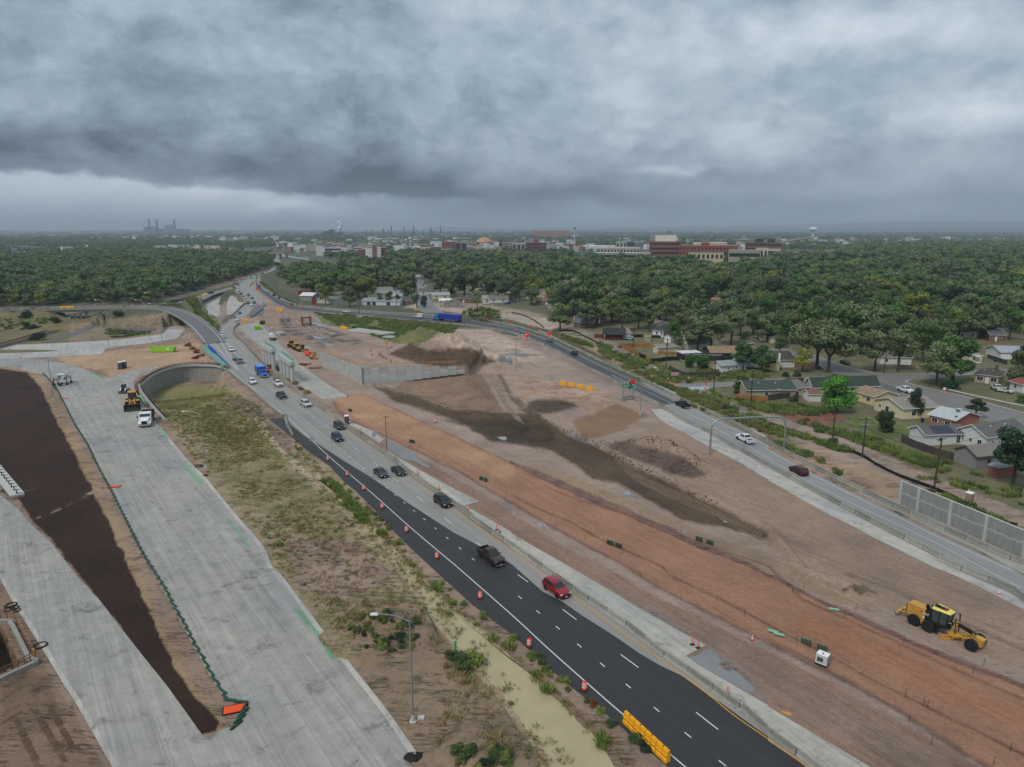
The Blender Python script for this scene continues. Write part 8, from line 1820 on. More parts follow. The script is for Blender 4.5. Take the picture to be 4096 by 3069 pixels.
BL=[(1605,1715,365,1700,40,'#7d4a42','red brick office block with rows of windows left of the black tower',7,'grid',True,None,'#8a5048'),(1715,1765,368,1640,34,'#a39d90','pale stone frame of the black glass tower, left part',6,'none',0,0,'#8f8a80'),(1718,1758,372,1636,10,'#20242a','black glass face of the downtown tower, left bay',6,'none',0,0,'#777'+'777'),(1768,1840,366,1640,34,'#a09a8d','stone framed downtown tower, right part',6,'none',0,0,'#8f8a80'),(1776,1815,374,1634,10,'#1d2228','black glass face of the downtown tower, right bay',6,'none',0,0,'#777777'),(1838,1895,370,1660,40,'#a7a297','pale ribbed office wing right of the black tower',6,'vert',0,0,'#9a968c'),(1820,2122,412,1500,40,'#a09888','long classical stone courthouse with a row of columns',3,'vert',0,0,'#a8a295'),(1820,1870,402,1494,44,'#a89f8d','left gabled pavilion of the classical courthouse',3,'vert',0,0,'#a8a295'),(2070,2125,402,1494,44,'#a89f8d','right gabled pavilion of the classical courthouse',3,'vert',0,0,'#a8a295'),(1255,1395,368,1900,40,'#8f8a80','brown hotel block with white corner panels and two water tanks',6,'grid',False,(.1,.5,4,'#77716a'),'#77716a'),(1260,1300,374,1890,10,'#cfd1d2','white window panel on the left of the hotel block',5,'grid',0,0,'#888888'),(1365,1392,374,1890,10,'#cfd1d2','white window panel on the right of the hotel block',5,'grid',0,0,'#888888'),(1240,1330,425,1560,40,'#7a4038','row of red shopfronts along the main street',3,'grid',0,0,'#8a8580'),(1330,1500,420,1600,50,'#a9aaa8','long pale building with a white parapet near the main street',3,'grid',False,(.3,.5,5,'#cfd2d3'),'#a5a5a2'),(1400,1500,385,1850,40,'#b38f76','tan and orange low building behind the pale one',2,'rows',0,0,'#a79a8c'),(1500,1600,408,1580,40,'#7f7a72','brown parking structure with open floors',4,'rows',0,0,'#8a857d'),(1600,1705,428,1500,30,'#9a938a','low tan building under the red brick office block',3,'grid',0,0,'#9a958c'),(520,580,408,1500,30,'#c6c9ca','white commercial shed at the left of the city',2,'none',0,0,'#cfd1d2'),(590,735,412,1500,30,'#b7babb','long pale shed with a blue patch',2,'rows',False,(.1,.3,2,'#2f6fb0'),'#b9bcbd'),(845,910,412,1560,30,'#b9bbba','pale box building left of the apartment tower',3,'rows',0,0,'#a9aaa9'),(785,850,432,1450,24,'#8a5a4c','low red building left of the apartment tower',2,'grid',0,0,'#9a6a5c'),(1010,1105,335,3300,60,'#c9cbcc','white warehouse far beyond the main street',2,'none',0,0,'#cfd1d2'),(1040,1130,375,2400,50,'#968c80','brown city block left of the main street',4,'grid',0,0,'#8a847c'),(120,190,408,1700,30,'#a59a8a','tan building at the far left of the city',3,'grid',0,0,'#8f8b85'),(1900,2040,368,2100,50,'#b19a80','domed civic hall with orange roof, its body',3,'grid',0,0,'#a8745a'),(2122,2209,372,2000,40,'#8f8880','grey-brown city block at the centre of the skyline',4,'grid',0,0,'#8a857d')]
for x0,x1,y,dist,dep,c,lb,fl,st,br,cap,rc in BL:block(A1(x0),A1(x1),va(y),dist,dep,c,lb,fl,st,br,cap,roofc=rc)
BL2=[(118,298,372,1350,30,'#6f4a42','red brick apartment slab with pale balcony rows on the right skyline',8,'rows',True,(.4,.6,7,'#7d4238'),'#6f5048'),(0,115,380,1500,50,'#8f8d86','pale grey city block at the centre-right skyline',4,'vert',0,0,'#a5a5a1'),(895,990,370,1700,40,'#a5a398','pale office block left of the dark glass one',5,'vert',0,0,'#a8a69c'),(990,1045,362,1690,34,'#2d3844','dark blue glass office block',6,'grid',0,0,'#7d868d'),(1045,1105,370,1710,36,'#77828a','pale blue glass office block beside the dark one',5,'grid',0,0,'#8d9499'),(735,1103,420,1150,60,'#a8a498','long pale hospital parking building with windows in pairs',3,'grid',False,(.1,.9,1.5,'#b3b0a5'),'#aaa79d'),(690,1200,462,1060,40,'#8d887e','parking deck full of white cars below the pale building',2,'rows',0,0,'#a5a5a2'),(1182,1460,362,1100,70,'#7a4c44','large red-brown brick hospital with dark window bands',5,'rows',True,(.18,.84,9,'#cfcfc8'),'#7a5248'),(1440,1850,400,1080,60,'#84483e','lower brick wing of the hospital with plain red walls',4,'grid',True,None,'#8a5a4c'),(1560,1630,378,1130,40,'#b9b4a4','white penthouse on the lower hospital wing, left',3,'none',0,0,'#c9c5b8'),(1685,1848,372,1150,40,'#bdb59c','cream penthouse on the lower hospital wing, right',3,'grid',0,0,'#c9c2ac'),(1630,1700,374,1095,50,'#7c4238','tall plain brick block in the middle of the hospital',4,'none',True,None,'#8a5a4c'),(1850,1950,402,1110,40,'#80463c','red brick end of the hospital',3,'none',True,None,'#8a5a4c'),(1520,1830,452,960,24,'#b5a98c','half-timbered building with brown roof in front of the hospital',2,'grid',0,0,'#574840'),(1870,2150,440,1000,40,'#97907f','low parking structure right of the hospital',2,'rows',0,0,'#8f897c'),(2010,2209,368,1300,40,'#6f5148','brown brick office block with dark roof boxes',4,'rows',True,(.4,.8,6,'#2d2f33'),'#6a544c'),(2105,2209,422,1050,30,'#bdb8a8','cream building with vertical slots near the right skyline',3,'vert',0,0,'#aaa79c'),(1318,1382,285,3300,40,'#9a938c','distant pale apartment tower with dark crown',10,'grid',False,(.2,.8,8,'#6a4a48'),'#7a6a66'),(1185,1310,292,3300,40,'#9a9088','long pale block left of the distant apartment tower',4,'grid',0,0,'#9a938c'),(180,490,268,4200,60,'#a5705e','long distant salmon coloured housing blocks',4,'grid',0,0,'#a08a80'),(610,890,402,1700,90,'#c3c8ca','very long white low roof in the middle distance',1,'none',0,0,'#cfd3d4'),(540,690,455,1120,30,'#6f767c','low dark slate roofed building by the steeple church',1,'none',0,0,'#5f656b'),(460,560,382,1900,50,'#8a5a50','low red city block left of the church steeple',2,'grid',0,0,'#8f7068'),(300,400,388,2000,50,'#a09a92','mixed low pale city block',3,'grid',0,0,'#a9a7a1')]
for x0,x1,y,dist,dep,c,lb,fl,st,br,cap,rc in BL2:block(A2(x0),A2(x1),va(y),dist,dep,c,lb,fl,st,br,cap,roofc=rc)
block(A3(-10),A3(118),va(372),1250,40,'#6d5048','brown brick office at the right end of the skyline',4,'rows',True,(.0,.5,6,'#3a3434'),roofc='#6a544c');block(A3(0),A3(110),va(425),1200,20,'#bfbbb0','white low annex below the brown office',2,'rows')
block(A0_:=3072+495*.46354,3072+570*.46354,va(442),1150,20,'#8f6a5c','small brick building peeping over the wooded slope',3,'grid',True)
# courthouse columns
def colonnade():
 a,b=AD(A1(1885),1000,1497),AD(A1(2060),1000,1497);a.z=b.z=0;d=b-a;H=AD(A1(1960),va(425),1497).z;r=empty('colonnade',a,atan2(d.y,d.x));tag(r,'row of pale stone columns along the courthouse front','colonnade');n=16
 for k in range(n):J=O();J.lathe([(1.1,0),(1.0,H)],(k*d.length/(n-1),-2.5,0),n=8);J.bd('column',wlm('#a89f8d'),r)
 J=O();J.box((d.length/2,-2,H),(d.length+3,4,2));J.bd('entablature',wlm('#a89f8d'),r)
colonnade()
def spire(u,vt,vb,dist,w_,c1,c2,label):
 b=AD(u,1000,dist);b.z=0;Ht=AD(u,vt,dist).z;Hb=AD(u,vb,dist).z;r=empty('church_steeple',b);tag(r,label,'steeple');J=O();J.box((0,0,0),(w_,w_,Hb));J.bd('tower',wlm(c2),r);J=O();J.lathe([(w_*.62,Hb),(.1,Ht)],n=8);J.bd('spire',rfm(c1),r)
spire(A1(2110),va(322),va(400),1450,6,'#3c3a3c','#8f8778','slender dark church spire beside the courthouse');spire(A2(558),va(342),va(395),1250,6.5,'#6b4a3e','#a8a394','stone church tower with brown spire and white trim')
def cyl(u,vt,dist,rad,c,label,name='chimney_stack',cat='chimney',zb=0,top_=None,taper=.8,gr=None):
 b=AD(u,1000,dist);H=AD(u,vt,dist).z;r=empty(name,(b.x,b.y,zb));tag(r,label,cat,gr);J=O();J.lathe([(rad,0),(rad*taper,H-zb)],n=12);J.bd('shaft',wlm(c),r,40)
 if top_:J=O();J.lathe([(rad*.95,(H-zb)*.955),(rad*.95,H-zb+.5)],n=12);J.bd('rim',wlm(top_),r,40)
cyl(A2(538),va(240),1700,2.3,'#a5aaae','tall pale smokestack with black rim standing over the city',top_='#202326',taper=.85);cyl(A2(650),va(322),1600,1.0,'#8d8d88','thin grey mast right of the church steeple')
for i,(x,y)in en(((1106,245),(1150,258),(957,262),(1012,262),(1368,222),(1353,265),(1448,262),(1511,240),(1525,262),(1548,270),(1597,222),(1175,222),(1283,238))):cyl(A1(x),va(y),5200,(6 if x in(1511,1106,1353)else 4),'#3a3a40' if i%3 else '#55555c','distant dark mill chimney, %s from a loose row on the skyline'%ordinal(i+1),gr='distant mill chimneys')
def heap(u,vt,dist,w_,c,label,name='blast_furnace',cat='mill'):
 b=AD(u,1000,dist);b.z=0;H=AD(u,vt,dist).z;r=empty(name,b);tag(r,label,cat);J=O();rr_=Rz(int(u))
 for k in range(16):x=rr_.uniform(-1,1)*w_/2;hh=H*(1-abs(x)/(w_/2)*.7)*rr_.uniform(.6,1);J.box((x,rr_.uniform(-30,30),0),(w_*.13,30,hh))
 for k in range(5):x=rr_.uniform(-.5,.5)*w_/2;J.beam((x,0,H*.3),(x+w_*.3,0,5),5)
 J.bd('mill_body',wlm(c),r)
heap(A1(650),va(250),4600,180,'#3b3534','dark tangled steel mill on the horizon left of the city');heap(A1(738),va(262),4700,110,'#4c4c50','smaller grey mill hall beside the steaming stack')
def power_plant():
 dist=8500;
 for i,(x,y,w_,lb)in en(((1290,232,26,'left boiler house of the power station'),(1355,228,30,'middle rounded hall of the power station'),(1490,217,62,'large boiler house of the power station'),(1420,250,260,'long low hall at the foot of the power station'),(1560,252,140,'low annex at the right of the power station'))):
  b=AD(x*.46354,1000,dist+i*20);H=AD(x*.46354,va(y),dist).z;wm_=w_*.46354*dist/FPX;r=empty('power_station_hall',(b.x,b.y,0));tag(r,lb,'power station');J=O();J.box((0,0,0),(wm_,80,H));J.bd('hall',wlm('#6b6c70'),r);J=O();J.box((0,-41,H*.35),(wm_*.8,2,H*.2));J.bd('window_band',wlm('#3c3d42'),r)
 for i,x in en((1310,1377,1527)):cyl(x*.46354,va(168),dist,13,'#55575c','very tall power station chimney, %s from the left on the horizon'%ordinal(i+1),gr=None,taper=.8)
power_plant()
def steam():
 b=AD(A1(730),va(258),4650);J=O();rr_=Rz(3)
 for k in range(7):J.lathe([(1,-9),(8,-6),(11,0),(8,6),(1,9)],(b.x+rr_.uniform(-8,8),b.y,b.z+8+k*6),n=10)
 tag(J.bd('steam_plume',pm('steam','#d5dadf',1,.05,.1),None,60),'white puff of steam above the smaller mill','steam')
steam()
def water_tower(u,v,dist,rad,label,c='#c9d0d2'):
 b=AD(u,1000,dist);H=AD(u,v,dist).z;r=empty('water_tower',(b.x,b.y,0));tag(r,label,'water tower');J=O();J.lathe([(rad*.3,H-rad*.9),(rad,H-rad*.45),(rad,H-rad*.1),(rad*.6,H+rad*.25),(.1,H+rad*.35)],n=16);J.bd('bowl',wlm(c),r,50);J=O();J.lathe([(rad*.35,0),(rad*.22,H-rad*.8)],n=10);J.bd('stem',wlm(c),r,50)
water_tower(A3(375),va(243),4200,20,'white bulb water tower alone on the right horizon');water_tower(A1(1331),va(328),1900,4,'white ball tank on the hotel roof, larger');water_tower(A1(1297),va(342),1900,3,'white ball tank on the hotel roof, smaller');
r=empty('dome',AD(A1(1970),va(366),2095));tag(r,'orange dome of the civic hall','dome');J=O();J.lathe([(24,0),(21,6),(14,11),(5,14),(1,14.5)],n=20);J.bd('dome_shell',wlm('#b08468'),r,60)
water_tower(755*.46354,va(395),1900,3.2,'thin mast with white cylinders above the riverside woods')
# low scattered sheds of the wide plain, joined: nobody could tell these specks apart
J=O();rr_=Rz(11)
for k in range(520):
 u=rr_.uniform(0,4096);v=rr_.uniform(945,1010)if u>1100 else rr_.uniform(945,962);w=W((u,v));
 if w.y<1500:continue
 s=w.y/2000;J.mat(rr_.choice((0,0,1,2,3))).box((w.x,w.y,0),(rr_.uniform(10,34)*s**.5,rr_.uniform(10,20)*s**.5,rr_.uniform(7,14)+s*2),rr_.uniform(0,1.5))
for(u0,u1,v0,v1,n)in((1200,1500,985,1010,70),(0,330,1015,1045,12),(640,780,1000,1008,8),(2900,4096,955,975,50),(1500,2100,975,1000,50),(620,900,998,1012,12)):
 for k in range(n):
  w=W((rr_.uniform(u0,u1),rr_.uniform(v0,v1)));J.mat(rr_.choice((0,1,2,3,0,1))).box((w.x,w.y,0),(rr_.uniform(10,28),rr_.uniform(8,18),rr_.uniform(9,15)),rr_.uniform(0,1.5))
tag(J.bd('distant_buildings',[wlm('#c9cccd'),wlm('#a59c8e'),wlm('#8a6a5c'),wlm('#8c9296')]),kind='stuff')
# far viaduct at the left middle distance
J=O();a,b=AD(1290*.46354,1000,1750),AD(1910*.46354,1000,1750);a.z=b.z=6;J.beam(a,b,12,3.5)
for k in range(14):q=a.lerp(b,k/13);J.box((q.x,q.y,-1),(3,10,6))
tag(J.bd('river_bridge',wlm('#a59683')),'long tan river bridge beyond the riverside woods','bridge')
J=O();a,b=AD(1910*.46354,1000,1500),AD(A1(260),1000,1350);a.z=b.z=9;J.beam(a,b,12,2.5)
for k in range(12):q=a.lerp(b,k/11);J.box((q.x,q.y,-1),(2,10,9.5))
tag(J.bd('highway_viaduct',wlm('#857d72')),'grey-brown viaduct crossing over the distant highway','bridge')
J=O();a,b=AD(A3(120),1000,2300),AD(A3(400),1000,3400);a.z,b.z=16,22;J.beam(a,b,14,3)
tag(J.bd('road_bridge',wlm('#8f897f')),'road bridge rising beyond the brown office on the right','bridge')
tag(sheet('distant_highway',[(q.x,q.y)for q in WL(LA(1,'30 650 100 618 165 575 150 510 185 478 245 462 265 480 330 490 470 505 440 520 340 505 240 490 200 505 215 560 160 605 80 640'))],.12,ground_mat('far_asphalt','#85878a','asphalt')),kind='structure')
# far ridges
def ridge(name,pts,dist,col):
 """distant plateau edge: crest at the given pixels"""
 J=O();n=len(pts);rings=[]
 for u,v in pts:
  t=AD(u,v,dist);f=AD(u,1000,dist*.86);bk=AD(u,1000,dist*1.1);rings.append([(f.x,f.y,-8),(t.x*.985,t.y*.985,t.z*.8),(t.x,t.y,t.z),(bk.x,bk.y,t.z*.9),(bk.x,bk.y,-8)])
 J.loft(rings);o=J.bd(name,pm('ridge_'+col.strip('#'),col,1,.3,.0008),None,60);tag(o,kind='structure')
rr_=Rz(2)
def jag(pts,n=40,j=1.2):
 out=[]
 for k in range(n+1):u=pts[0][0]+(pts[-1][0]-pts[0][0])*k/n;out.append((u,float(np.interp(u,[p[0]for p in pts],[p[1]for p in pts]))+rr_.uniform(-j,j)))
 return out
ridge('hills',jag([(-600,922),(300,924),(560,921),(700,924),(900,922),(1300,920)],40,1.0),9500,'#5d6358')
ridge('hills',jag([(1600,920),(1780,909),(1900,911),(2100,920)],20,.8),16000,'#4f5a5f');ridge('hills',jag([(2000,916),(2300,908),(2900,905),(3200,897),(3600,889),(4000,887),(4800,884)],50,.7),20000,'#55605f');ridge('hills',jag([(1900,921),(2400,917),(3000,914),(3700,911),(4700,905)],50,1.0),14000,'#4d5a4f');ridge('hills',jag([(-700,919),(200,920),(900,918),(1500,917),(2000,919)],50,.7),22000,'#7a7a70')
# trees
def leafmat(name,cols,hue=.0):
 m=bpy.data.materials.new(name);m.use_nodes=True;t=NT(m.node_tree);bs=t.n['Principled BSDF']
 oi=t.new('ShaderNodeObjectInfo');at=t.new('ShaderNodeAttribute',attribute_name='leafv');cr=t.new('ShaderNodeValToRGB');t.k(oi.outputs['Random'],cr.inputs[0]);e=cr.color_ramp.elements
 n=len(cols);e[0].position=0;e[0].color=lin(cols[0]);e[1].position=1;e[1].color=lin(cols[-1])
 for i in range(1,n-1):x=e.new(i/(n-1));x.color=lin(cols[i])
 c=t.vm('SCALE',cr.outputs[0],scale=at.outputs['Fac']);t.k(c,bs.inputs['Base Color']);bs.inputs['Roughness'].default_value=.75;bs.inputs['Specular IOR Level'].default_value=.15
 return m
LEAF={'mix':leafmat('leaves_mixed',['#435a35','#5c6c46','#515e4a','#6d7b52','#4f6a43','#616c4b','#6f7e54','#405739','#677c40','#586447','#78813a','#4b6446']),'olive':leafmat('leaves_olive',['#677652','#5c6c4b','#6f7c57','#63704f']),'green':leafmat('leaves_green',['#476435','#53733d','#405a35']),'bright':leafmat('leaves_bright',['#4c7a34','#57883a']),'yellow':leafmat('leaves_yellow',['#909138','#80873b','#9e9d40']),'dark':leafmat('leaves_dark',['#334733','#3b4f38','#2e4132'])}
BARK=pm('bark','#4e443c',.95,.2,1.5)
def crown_mesh(name,seed,R=5.0,Hc=8.0,nl=12,per=170,leaf=.62,flat=1.0,conifer=False,z0=.0,rn=.5):
 """foliage: many small faces through a crown of uneven lobes; z from z0 up"""
 g=np.random.default_rng(seed);V=[];vals=[]
 for i in range(nl):
  if conifer:
   zf=g.uniform(0,1)**1.3;rr=R*(1-zf)*.75;a=g.uniform(0,6.28);c=np.array([cos(a)*rr*.6,sin(a)*rr*.6,z0+Hc*(.05+.9*zf)]);lr=np.array([R*.38*(1.15-zf)]*2+[Hc*.11])
  else:
   a=i*2.4+g.uniform(-.5,.5);q=g.uniform(.15,1)**.6;zf=g.uniform(.18,.95);env=math.sqrt(max(.05,1-((zf-.45)/.62)**2));rr=R*.66*q*env
   c=np.array([cos(a)*rr,sin(a)*rr,z0+Hc*zf]);s=g.uniform(.27,.42)*R;lr=np.array([s,s,s*.78*flat])
  n=int(per*g.uniform(.7,1.3));d=g.normal(size=(n,3));d/=np.linalg.norm(d,axis=1)[:,None];rad=g.uniform(.55,1.08,n)**.6
  p=c+d*lr*rad[:,None];keep=p[:,2]>z0-.2;p,d=p[keep],d[keep];n=len(p)
  nr=d+g.normal(size=(n,3))*rn;nr/=np.linalg.norm(nr,axis=1)[:,None]
  up=np.cross(nr,g.normal(size=(n,3)));up/=np.linalg.norm(up,axis=1)[:,None];sd=np.cross(nr,up);sz=leaf*g.uniform(.55,1.25,n)[:,None]
  base=g.uniform(.8,1.2)
  q=np.stack([p-up*sz*.5,p+sd*sz*.42,p+up*sz*.55,p-sd*sz*.42],1);V.append(q.reshape(-1,3));vals.append(np.repeat(base*g.uniform(.72,1.28,n),4))
 V=np.concatenate(V);vals=np.concatenate(vals);nq=len(V)//4;me=bpy.data.meshes.new(name)
 me.vertices.add(len(V));me.vertices.foreach_set('co',V.ravel());me.loops.add(len(V));me.loops.foreach_set('vertex_index',np.arange(len(V),dtype=np.int32));me.polygons.add(nq);me.polygons.foreach_set('loop_start',np.arange(0,len(V),4,dtype=np.int32));me.update(calc_edges=True)
 at=me.attributes.new('leafv','FLOAT','POINT');at.data.foreach_set('value',vals.astype(np.float32));return me
def trunk_mesh(seed,h,R,bole=.35):
 g=Rz(seed);J=O();fork=h*bole;J.tube([(0,0,-.4),(0,0,fork*.5),(g.uniform(-.2,.2),g.uniform(-.2,.2),fork)],[h*.034,h*.027,h*.024],7)
 for k in range(5):
  a=k*1.26+g.uniform(-.3,.3);q=g.uniform(.45,.75)*R;J.tube([(0,0,fork*.95),(cos(a)*q*.35,sin(a)*q*.35,fork+(h-fork)*.3),(cos(a)*q*.8,sin(a)*q*.8,fork+(h-fork)*.62),(cos(a)*q,sin(a)*q,fork+(h-fork)*.8)],[h*.015,h*.011,h*.007,h*.003],5,False)
 return J.mesh('trunk',BARK,50)
TP=[]
for i,(R,Hc,nl,per,lf,fl,z0)in en([(5.6,8.6,15,210,.62,.9,3.2),(6.4,7.8,17,190,.60,.75,4.0),(4.8,9.6,13,220,.62,1.0,2.2),(5.8,8.8,12,170,.55,.8,3.2),(6.0,9.2,18,200,.65,.95,2.4),(5.0,8.0,11,190,.58,.85,3.8)]):
 TP.append((crown_mesh('crown',100+i,R,Hc,nl,per,lf,fl,z0=z0),trunk_mesh(50+i,12,R)))
CON=(crown_mesh('crown',300,3.4,11.5,46,60,.5,conifer=True,z0=.6),trunk_mesh(60,12,.5,.9));BUSHP=[crown_mesh('foliage',400+i,1.6,1.7,16,190,.15,.9,z0=-.25)for i in range(3)]
DENSE=[crown_mesh('crown',500+i,5.2,12.0,24,260,.5,.95,z0=-1.3)for i in range(2)]
LEAFV={}
def with_mat(me,key):
 k=(me.name,key)
 if k not in LEAFV:c=me.copy();c.materials.clear();c.materials.append(LEAF[key]);LEAFV[k]=c
 return LEAFV[k]
TREES_PLACED=[]
def tree(base,h,kind,leaf,label,group=None,sx=1.0,name='tree',cat='tree',rz=None):
 r=empty(name,base,rz if rz is not None else ru(0,6.28));tag(r,label,cat,group);s=h/12.0;r.scale=(s*sx,s*sx,s)
 if kind=='con':cm,tm=CON
 elif kind=='dense':cm,tm=rnd.choice(DENSE),TP[0][1]
 else:cm,tm=TP[kind]
 link('crown',with_mat(cm,leaf),r);link('trunk',tm,r);TREES_PLACED.append((base.x,base.y,5.5*s*sx));return r
HT=[(B(3,590,320),11.5,'dense','bright','bright green round tree in the grass below the green-roofed long house',1.15),(A(3,520,1492),16.5,1,'olive','forked elm leaning over the street, right one of the tall pair',1.2),(A(3,418,1462),18.5,1,'mix','straight elm beside the green bin, left one of the tall pair',1.15),(A(3,297,1485),8.5,3,'yellow','small yellowing tree beside the pale yellow house',1.2),(A(3,1450,1605),14.5,4,'mix','slim-trunked tree merging with the big round elm at the corner',.85),(A(3,1590,1570),15.5,4,'green','big round elm on the corner lot by the bungalow',1.15),(A(3,918,1478),14,0,'olive','elm on the verge near the corner utility pole, left',1.0),(A(3,1120,1480),15,3,'olive','elm on the verge in front of the low yard wall',1.1),(A(3,2170,1610),13,'dense','mix','dense tree cut by the right edge beside the bungalow',1.0),(B(3,1790,370),5.2,0,'dark','small dark round tree in the front yard by the brick house',1.3),(B(3,1268,370),9,'dense','dark','slender dark tree right of the cream house',.55),(B(3,1010,490),6.5,'dense','dark','bushy dark tree in front of the cream house',1.0),(B(3,2110,950),11,0,'dark','dark tree shading the red shed at the right edge',1.0),(A(3,2209,1500),10,2,'dark','bare-armed tree near the far right bungalow',.8),(A(3,690,1010),9.5,'dense','yellow','bright yellow-green sapling by the grey-green house',.6),(A(3,100,1345),8,3,'mix','small leaning tree by the dark roofed house at the street',1.0),(A(3,780,1330),9,'con','dark','dark spruce behind the black sedan',1.1),(A(2,415,1130),14,4,'mix','large tree at the bend of the ramp beside the brown house',1.1),(A(2,640,1110),13,0,'olive','tall tree in front of the brown house',1.0),(A(2,770,1090),13,1,'olive','spreading tree right of the brown house',1.1),(A(2,950,1130),13,3,'olive','spreading tree behind the black cabin, left',1.15),(A(2,1090,1115),12.5,1,'mix','dark forked tree behind the black cabin, right',1.1),(A(2,1185,1140),11,2,'mix','tree in front of the white pyramid-roofed house',.9),(A(2,1395,1195),9,'dense','green','round green tree beside the white garden shed',1.0),(A(2,1430,1310),6.5,3,'olive','small grey-green tree behind the long tan garage',1.1),(A(2,1600,1310),13,0,'olive','grey elm in front of the cream gabled house',1.15),(A(2,1715,1300),15,1,'olive','tall open elm left of the tan-roofed black house',1.2),(A(2,1890,1250),15,1,'olive','tall elm at the kerb of the tree-shaded street',1.1),(A(2,1530,1450),6.2,'dense','green','rounded green shrub tree in the fenced yard, left',.9),(A(2,1645,1465),6.5,'dense','green','rounded green shrub tree in the fenced yard, right',1.25),(A(2,1990,1475),10,0,'green','young green tree leaning beside the white garage',1.0),(A(2,2150,1480),9.5,4,'green','dense green tree in front of the wide dark roof',1.2),(B(2,1975,160),6.5,'dense','green','green tree at the corner of the green-roofed tan house',1.1),(A(2,1900,1385),3.6,'dense','bright','small clipped bright shrub below the wide dark roof',1.1),(A(2,2005,1255),6,0,'green','small green street tree beside the white off-road car',.9),(A(1,1290,880),6,0,'green','small green tree in the yard by the white garages',.9),(A(1,1070,905),8,2,'mix','tree in front of the long white garages, left',.8),(A(1,1150,905),9,2,'mix','tree in front of the long white garages, middle',1.0),(A(1,1225,905),7,2,'mix','tree in front of the long white garages, right',.8),(A(1,810,920),12,4,'mix','round tree beside the alley left of the garages',1.0),(A(1,1385,925),8.5,3,'mix','tree at the end of the straight street, left',.9),(A(1,1450,928),8.5,'dense','dark','tree at the end of the straight street, right',.75),(A(1,1590,820),17,4,'mix','big tree shading the right side of the straight street',1.0),(A(1,1290,790),17,1,'mix','big round tree on the left side of the straight street',1.1),(A(1,945,870),17,1,'mix','large spreading tree above the alley',1.1),(A(1,1910,935),11,3,'olive','grey-green tree in front of the tan bungalow',1.0),(A(1,600,905),12,2,'mix','tree right of the red billboard',.9),(A(1,490,840),18,1,'mix','great round tree behind the red billboard',1.2),(A(1,1690,815),14,'con','dark','dark conifer left of the red brick bungalow',1.0),(A(1,1965,580),14,0,'yellow','bright yellow tree standing out of the dark woods',.8)]
MORE=LA(3,'60 1215 135 1225 230 1180 330 1215 620 1060 520 990 850 1240 1010 1250 1180 1290 1350 1300 1480 1330 950 1120 1100 1100 1290 1090 1420 1070 1560 1120 1640 1200 1750 1175 1560 1010 1750 1060 1900 1080 2050 1100 1840 1195 2080 1210 2170 1150 2000 1000 880 1340 1330 1400 420 1090 150 1100')+LA(2,'860 1050 1010 1040 1180 1050 1330 1080 1470 1060 1650 1120 1790 1140 1980 1080 2080 1160 2180 1120 1480 1180 1320 1010 700 1000 620 990 900 960 2120 1210 2200 1230 1000 1000')
for k,p in en(MORE):HT.append((p,ru(12,17),k%6,('olive','mix','olive','green')[k%4],'large elm of the shady blocks behind the front row of houses',ru(1,1.25)))
for p,h,k,lf,lb,sx in HT:tree(P(p),h,k,lf,lb,'elms of the shady blocks' if 'shady blocks' in lb else None,sx)
# --- where else the woods stand
RIV=[(-400,1050),(0,1045),(400,1030),(700,1020),(1050,1035),(1095,1062),(1010,1095),(850,1145),(760,1170),(640,1205),(560,1225),(450,1228),(240,1224),(0,1230),(-400,1240)]
TOWN=[(1110,1095),(1250,1082),(1420,1075),(1590,1078),(1620,1055),(1700,1050),(2050,1048),(2400,1058),(2800,1062),(3200,1048),(3400,1002),(3700,985),(4200,988),(4700,1000),(4700,1500),(4250,1450),(3950,1420),(3700,1440),(3420,1420),(3150,1385),(3000,1360),(2880,1330),(2700,1300),(2480,1300),(2300,1310),(2190,1260),(2090,1225),(1950,1205),(1650,1205),(1480,1200),(1290,1205),(1180,1165),(1110,1120)]
GAPS=[LA(1,'1370 665 1450 662 1520 760 1600 930 1600 1000 1370 980 1355 760'),LA(1,'900 850 1260 800 1290 950 900 960'),LA(1,'720 760 790 750 770 900 690 950 600 930'),LA(1,'1590 840 2050 840 2100 960 1560 960'),LA(2,'190 840 400 840 400 950 190 950'),LA(2,'450 890 560 880 560 960 450 960'),LA(2,'700 1090 1450 1100 1500 1250 1800 1260 2209 1330 2209 1657 700 1657'),LA(2,'1560 960 1850 950 1850 1040 1560 1040'),LA(1,'1600 600 1800 600 1810 650 1600 655'),LA(3,'0 1270 150 1260 420 1310 620 1390 900 1440 1250 1380 1700 1380 2300 1380 2300 1700 0 1700'),LA(1,'360 820 520 830 620 930 350 900'),LA(3,'1690 1170 2300 1190 2300 1400 1690 1400'),LA(3,'600 970 820 960 830 1050 600 1050'),LA(3,'180 850 520 850 520 950 180 960'),LA(3,'1270 750 1520 750 1520 810 1270 810'),LA(3,'1890 1160 2209 1160 2209 1230 1890 1230')]
def inpoly(u,v,poly):
 r=np.zeros(u.shape,bool)
 for i in range(len(poly)):
  ax,ay=poly[i];bx,by=poly[(i+1)%len(poly)]
  if ay==by:continue
  r^=((ay>v)!=(by>v))&(u<(bx-ax)*(v-ay)/(by-ay)+ax)
 return r
def project(x,y,z=0):
 cp,sp=cos(PITCH),sin(PITCH);f=y*cp-(z-CAMH)*sp;up=y*sp+(z-CAMH)*cp;return U0+FPX*x/f,V0-FPX*up/f
def jitter_grid(x0,x1,y0,y1,s,seed):
 g=np.random.default_rng(seed);xs,ys=np.meshgrid(np.arange(x0,x1,s),np.arange(y0,y1,s));return(xs.ravel()+g.uniform(-.42,.42,xs.size)*s),(ys.ravel()+g.uniform(-.42,.42,xs.size)*s)
cand=[]
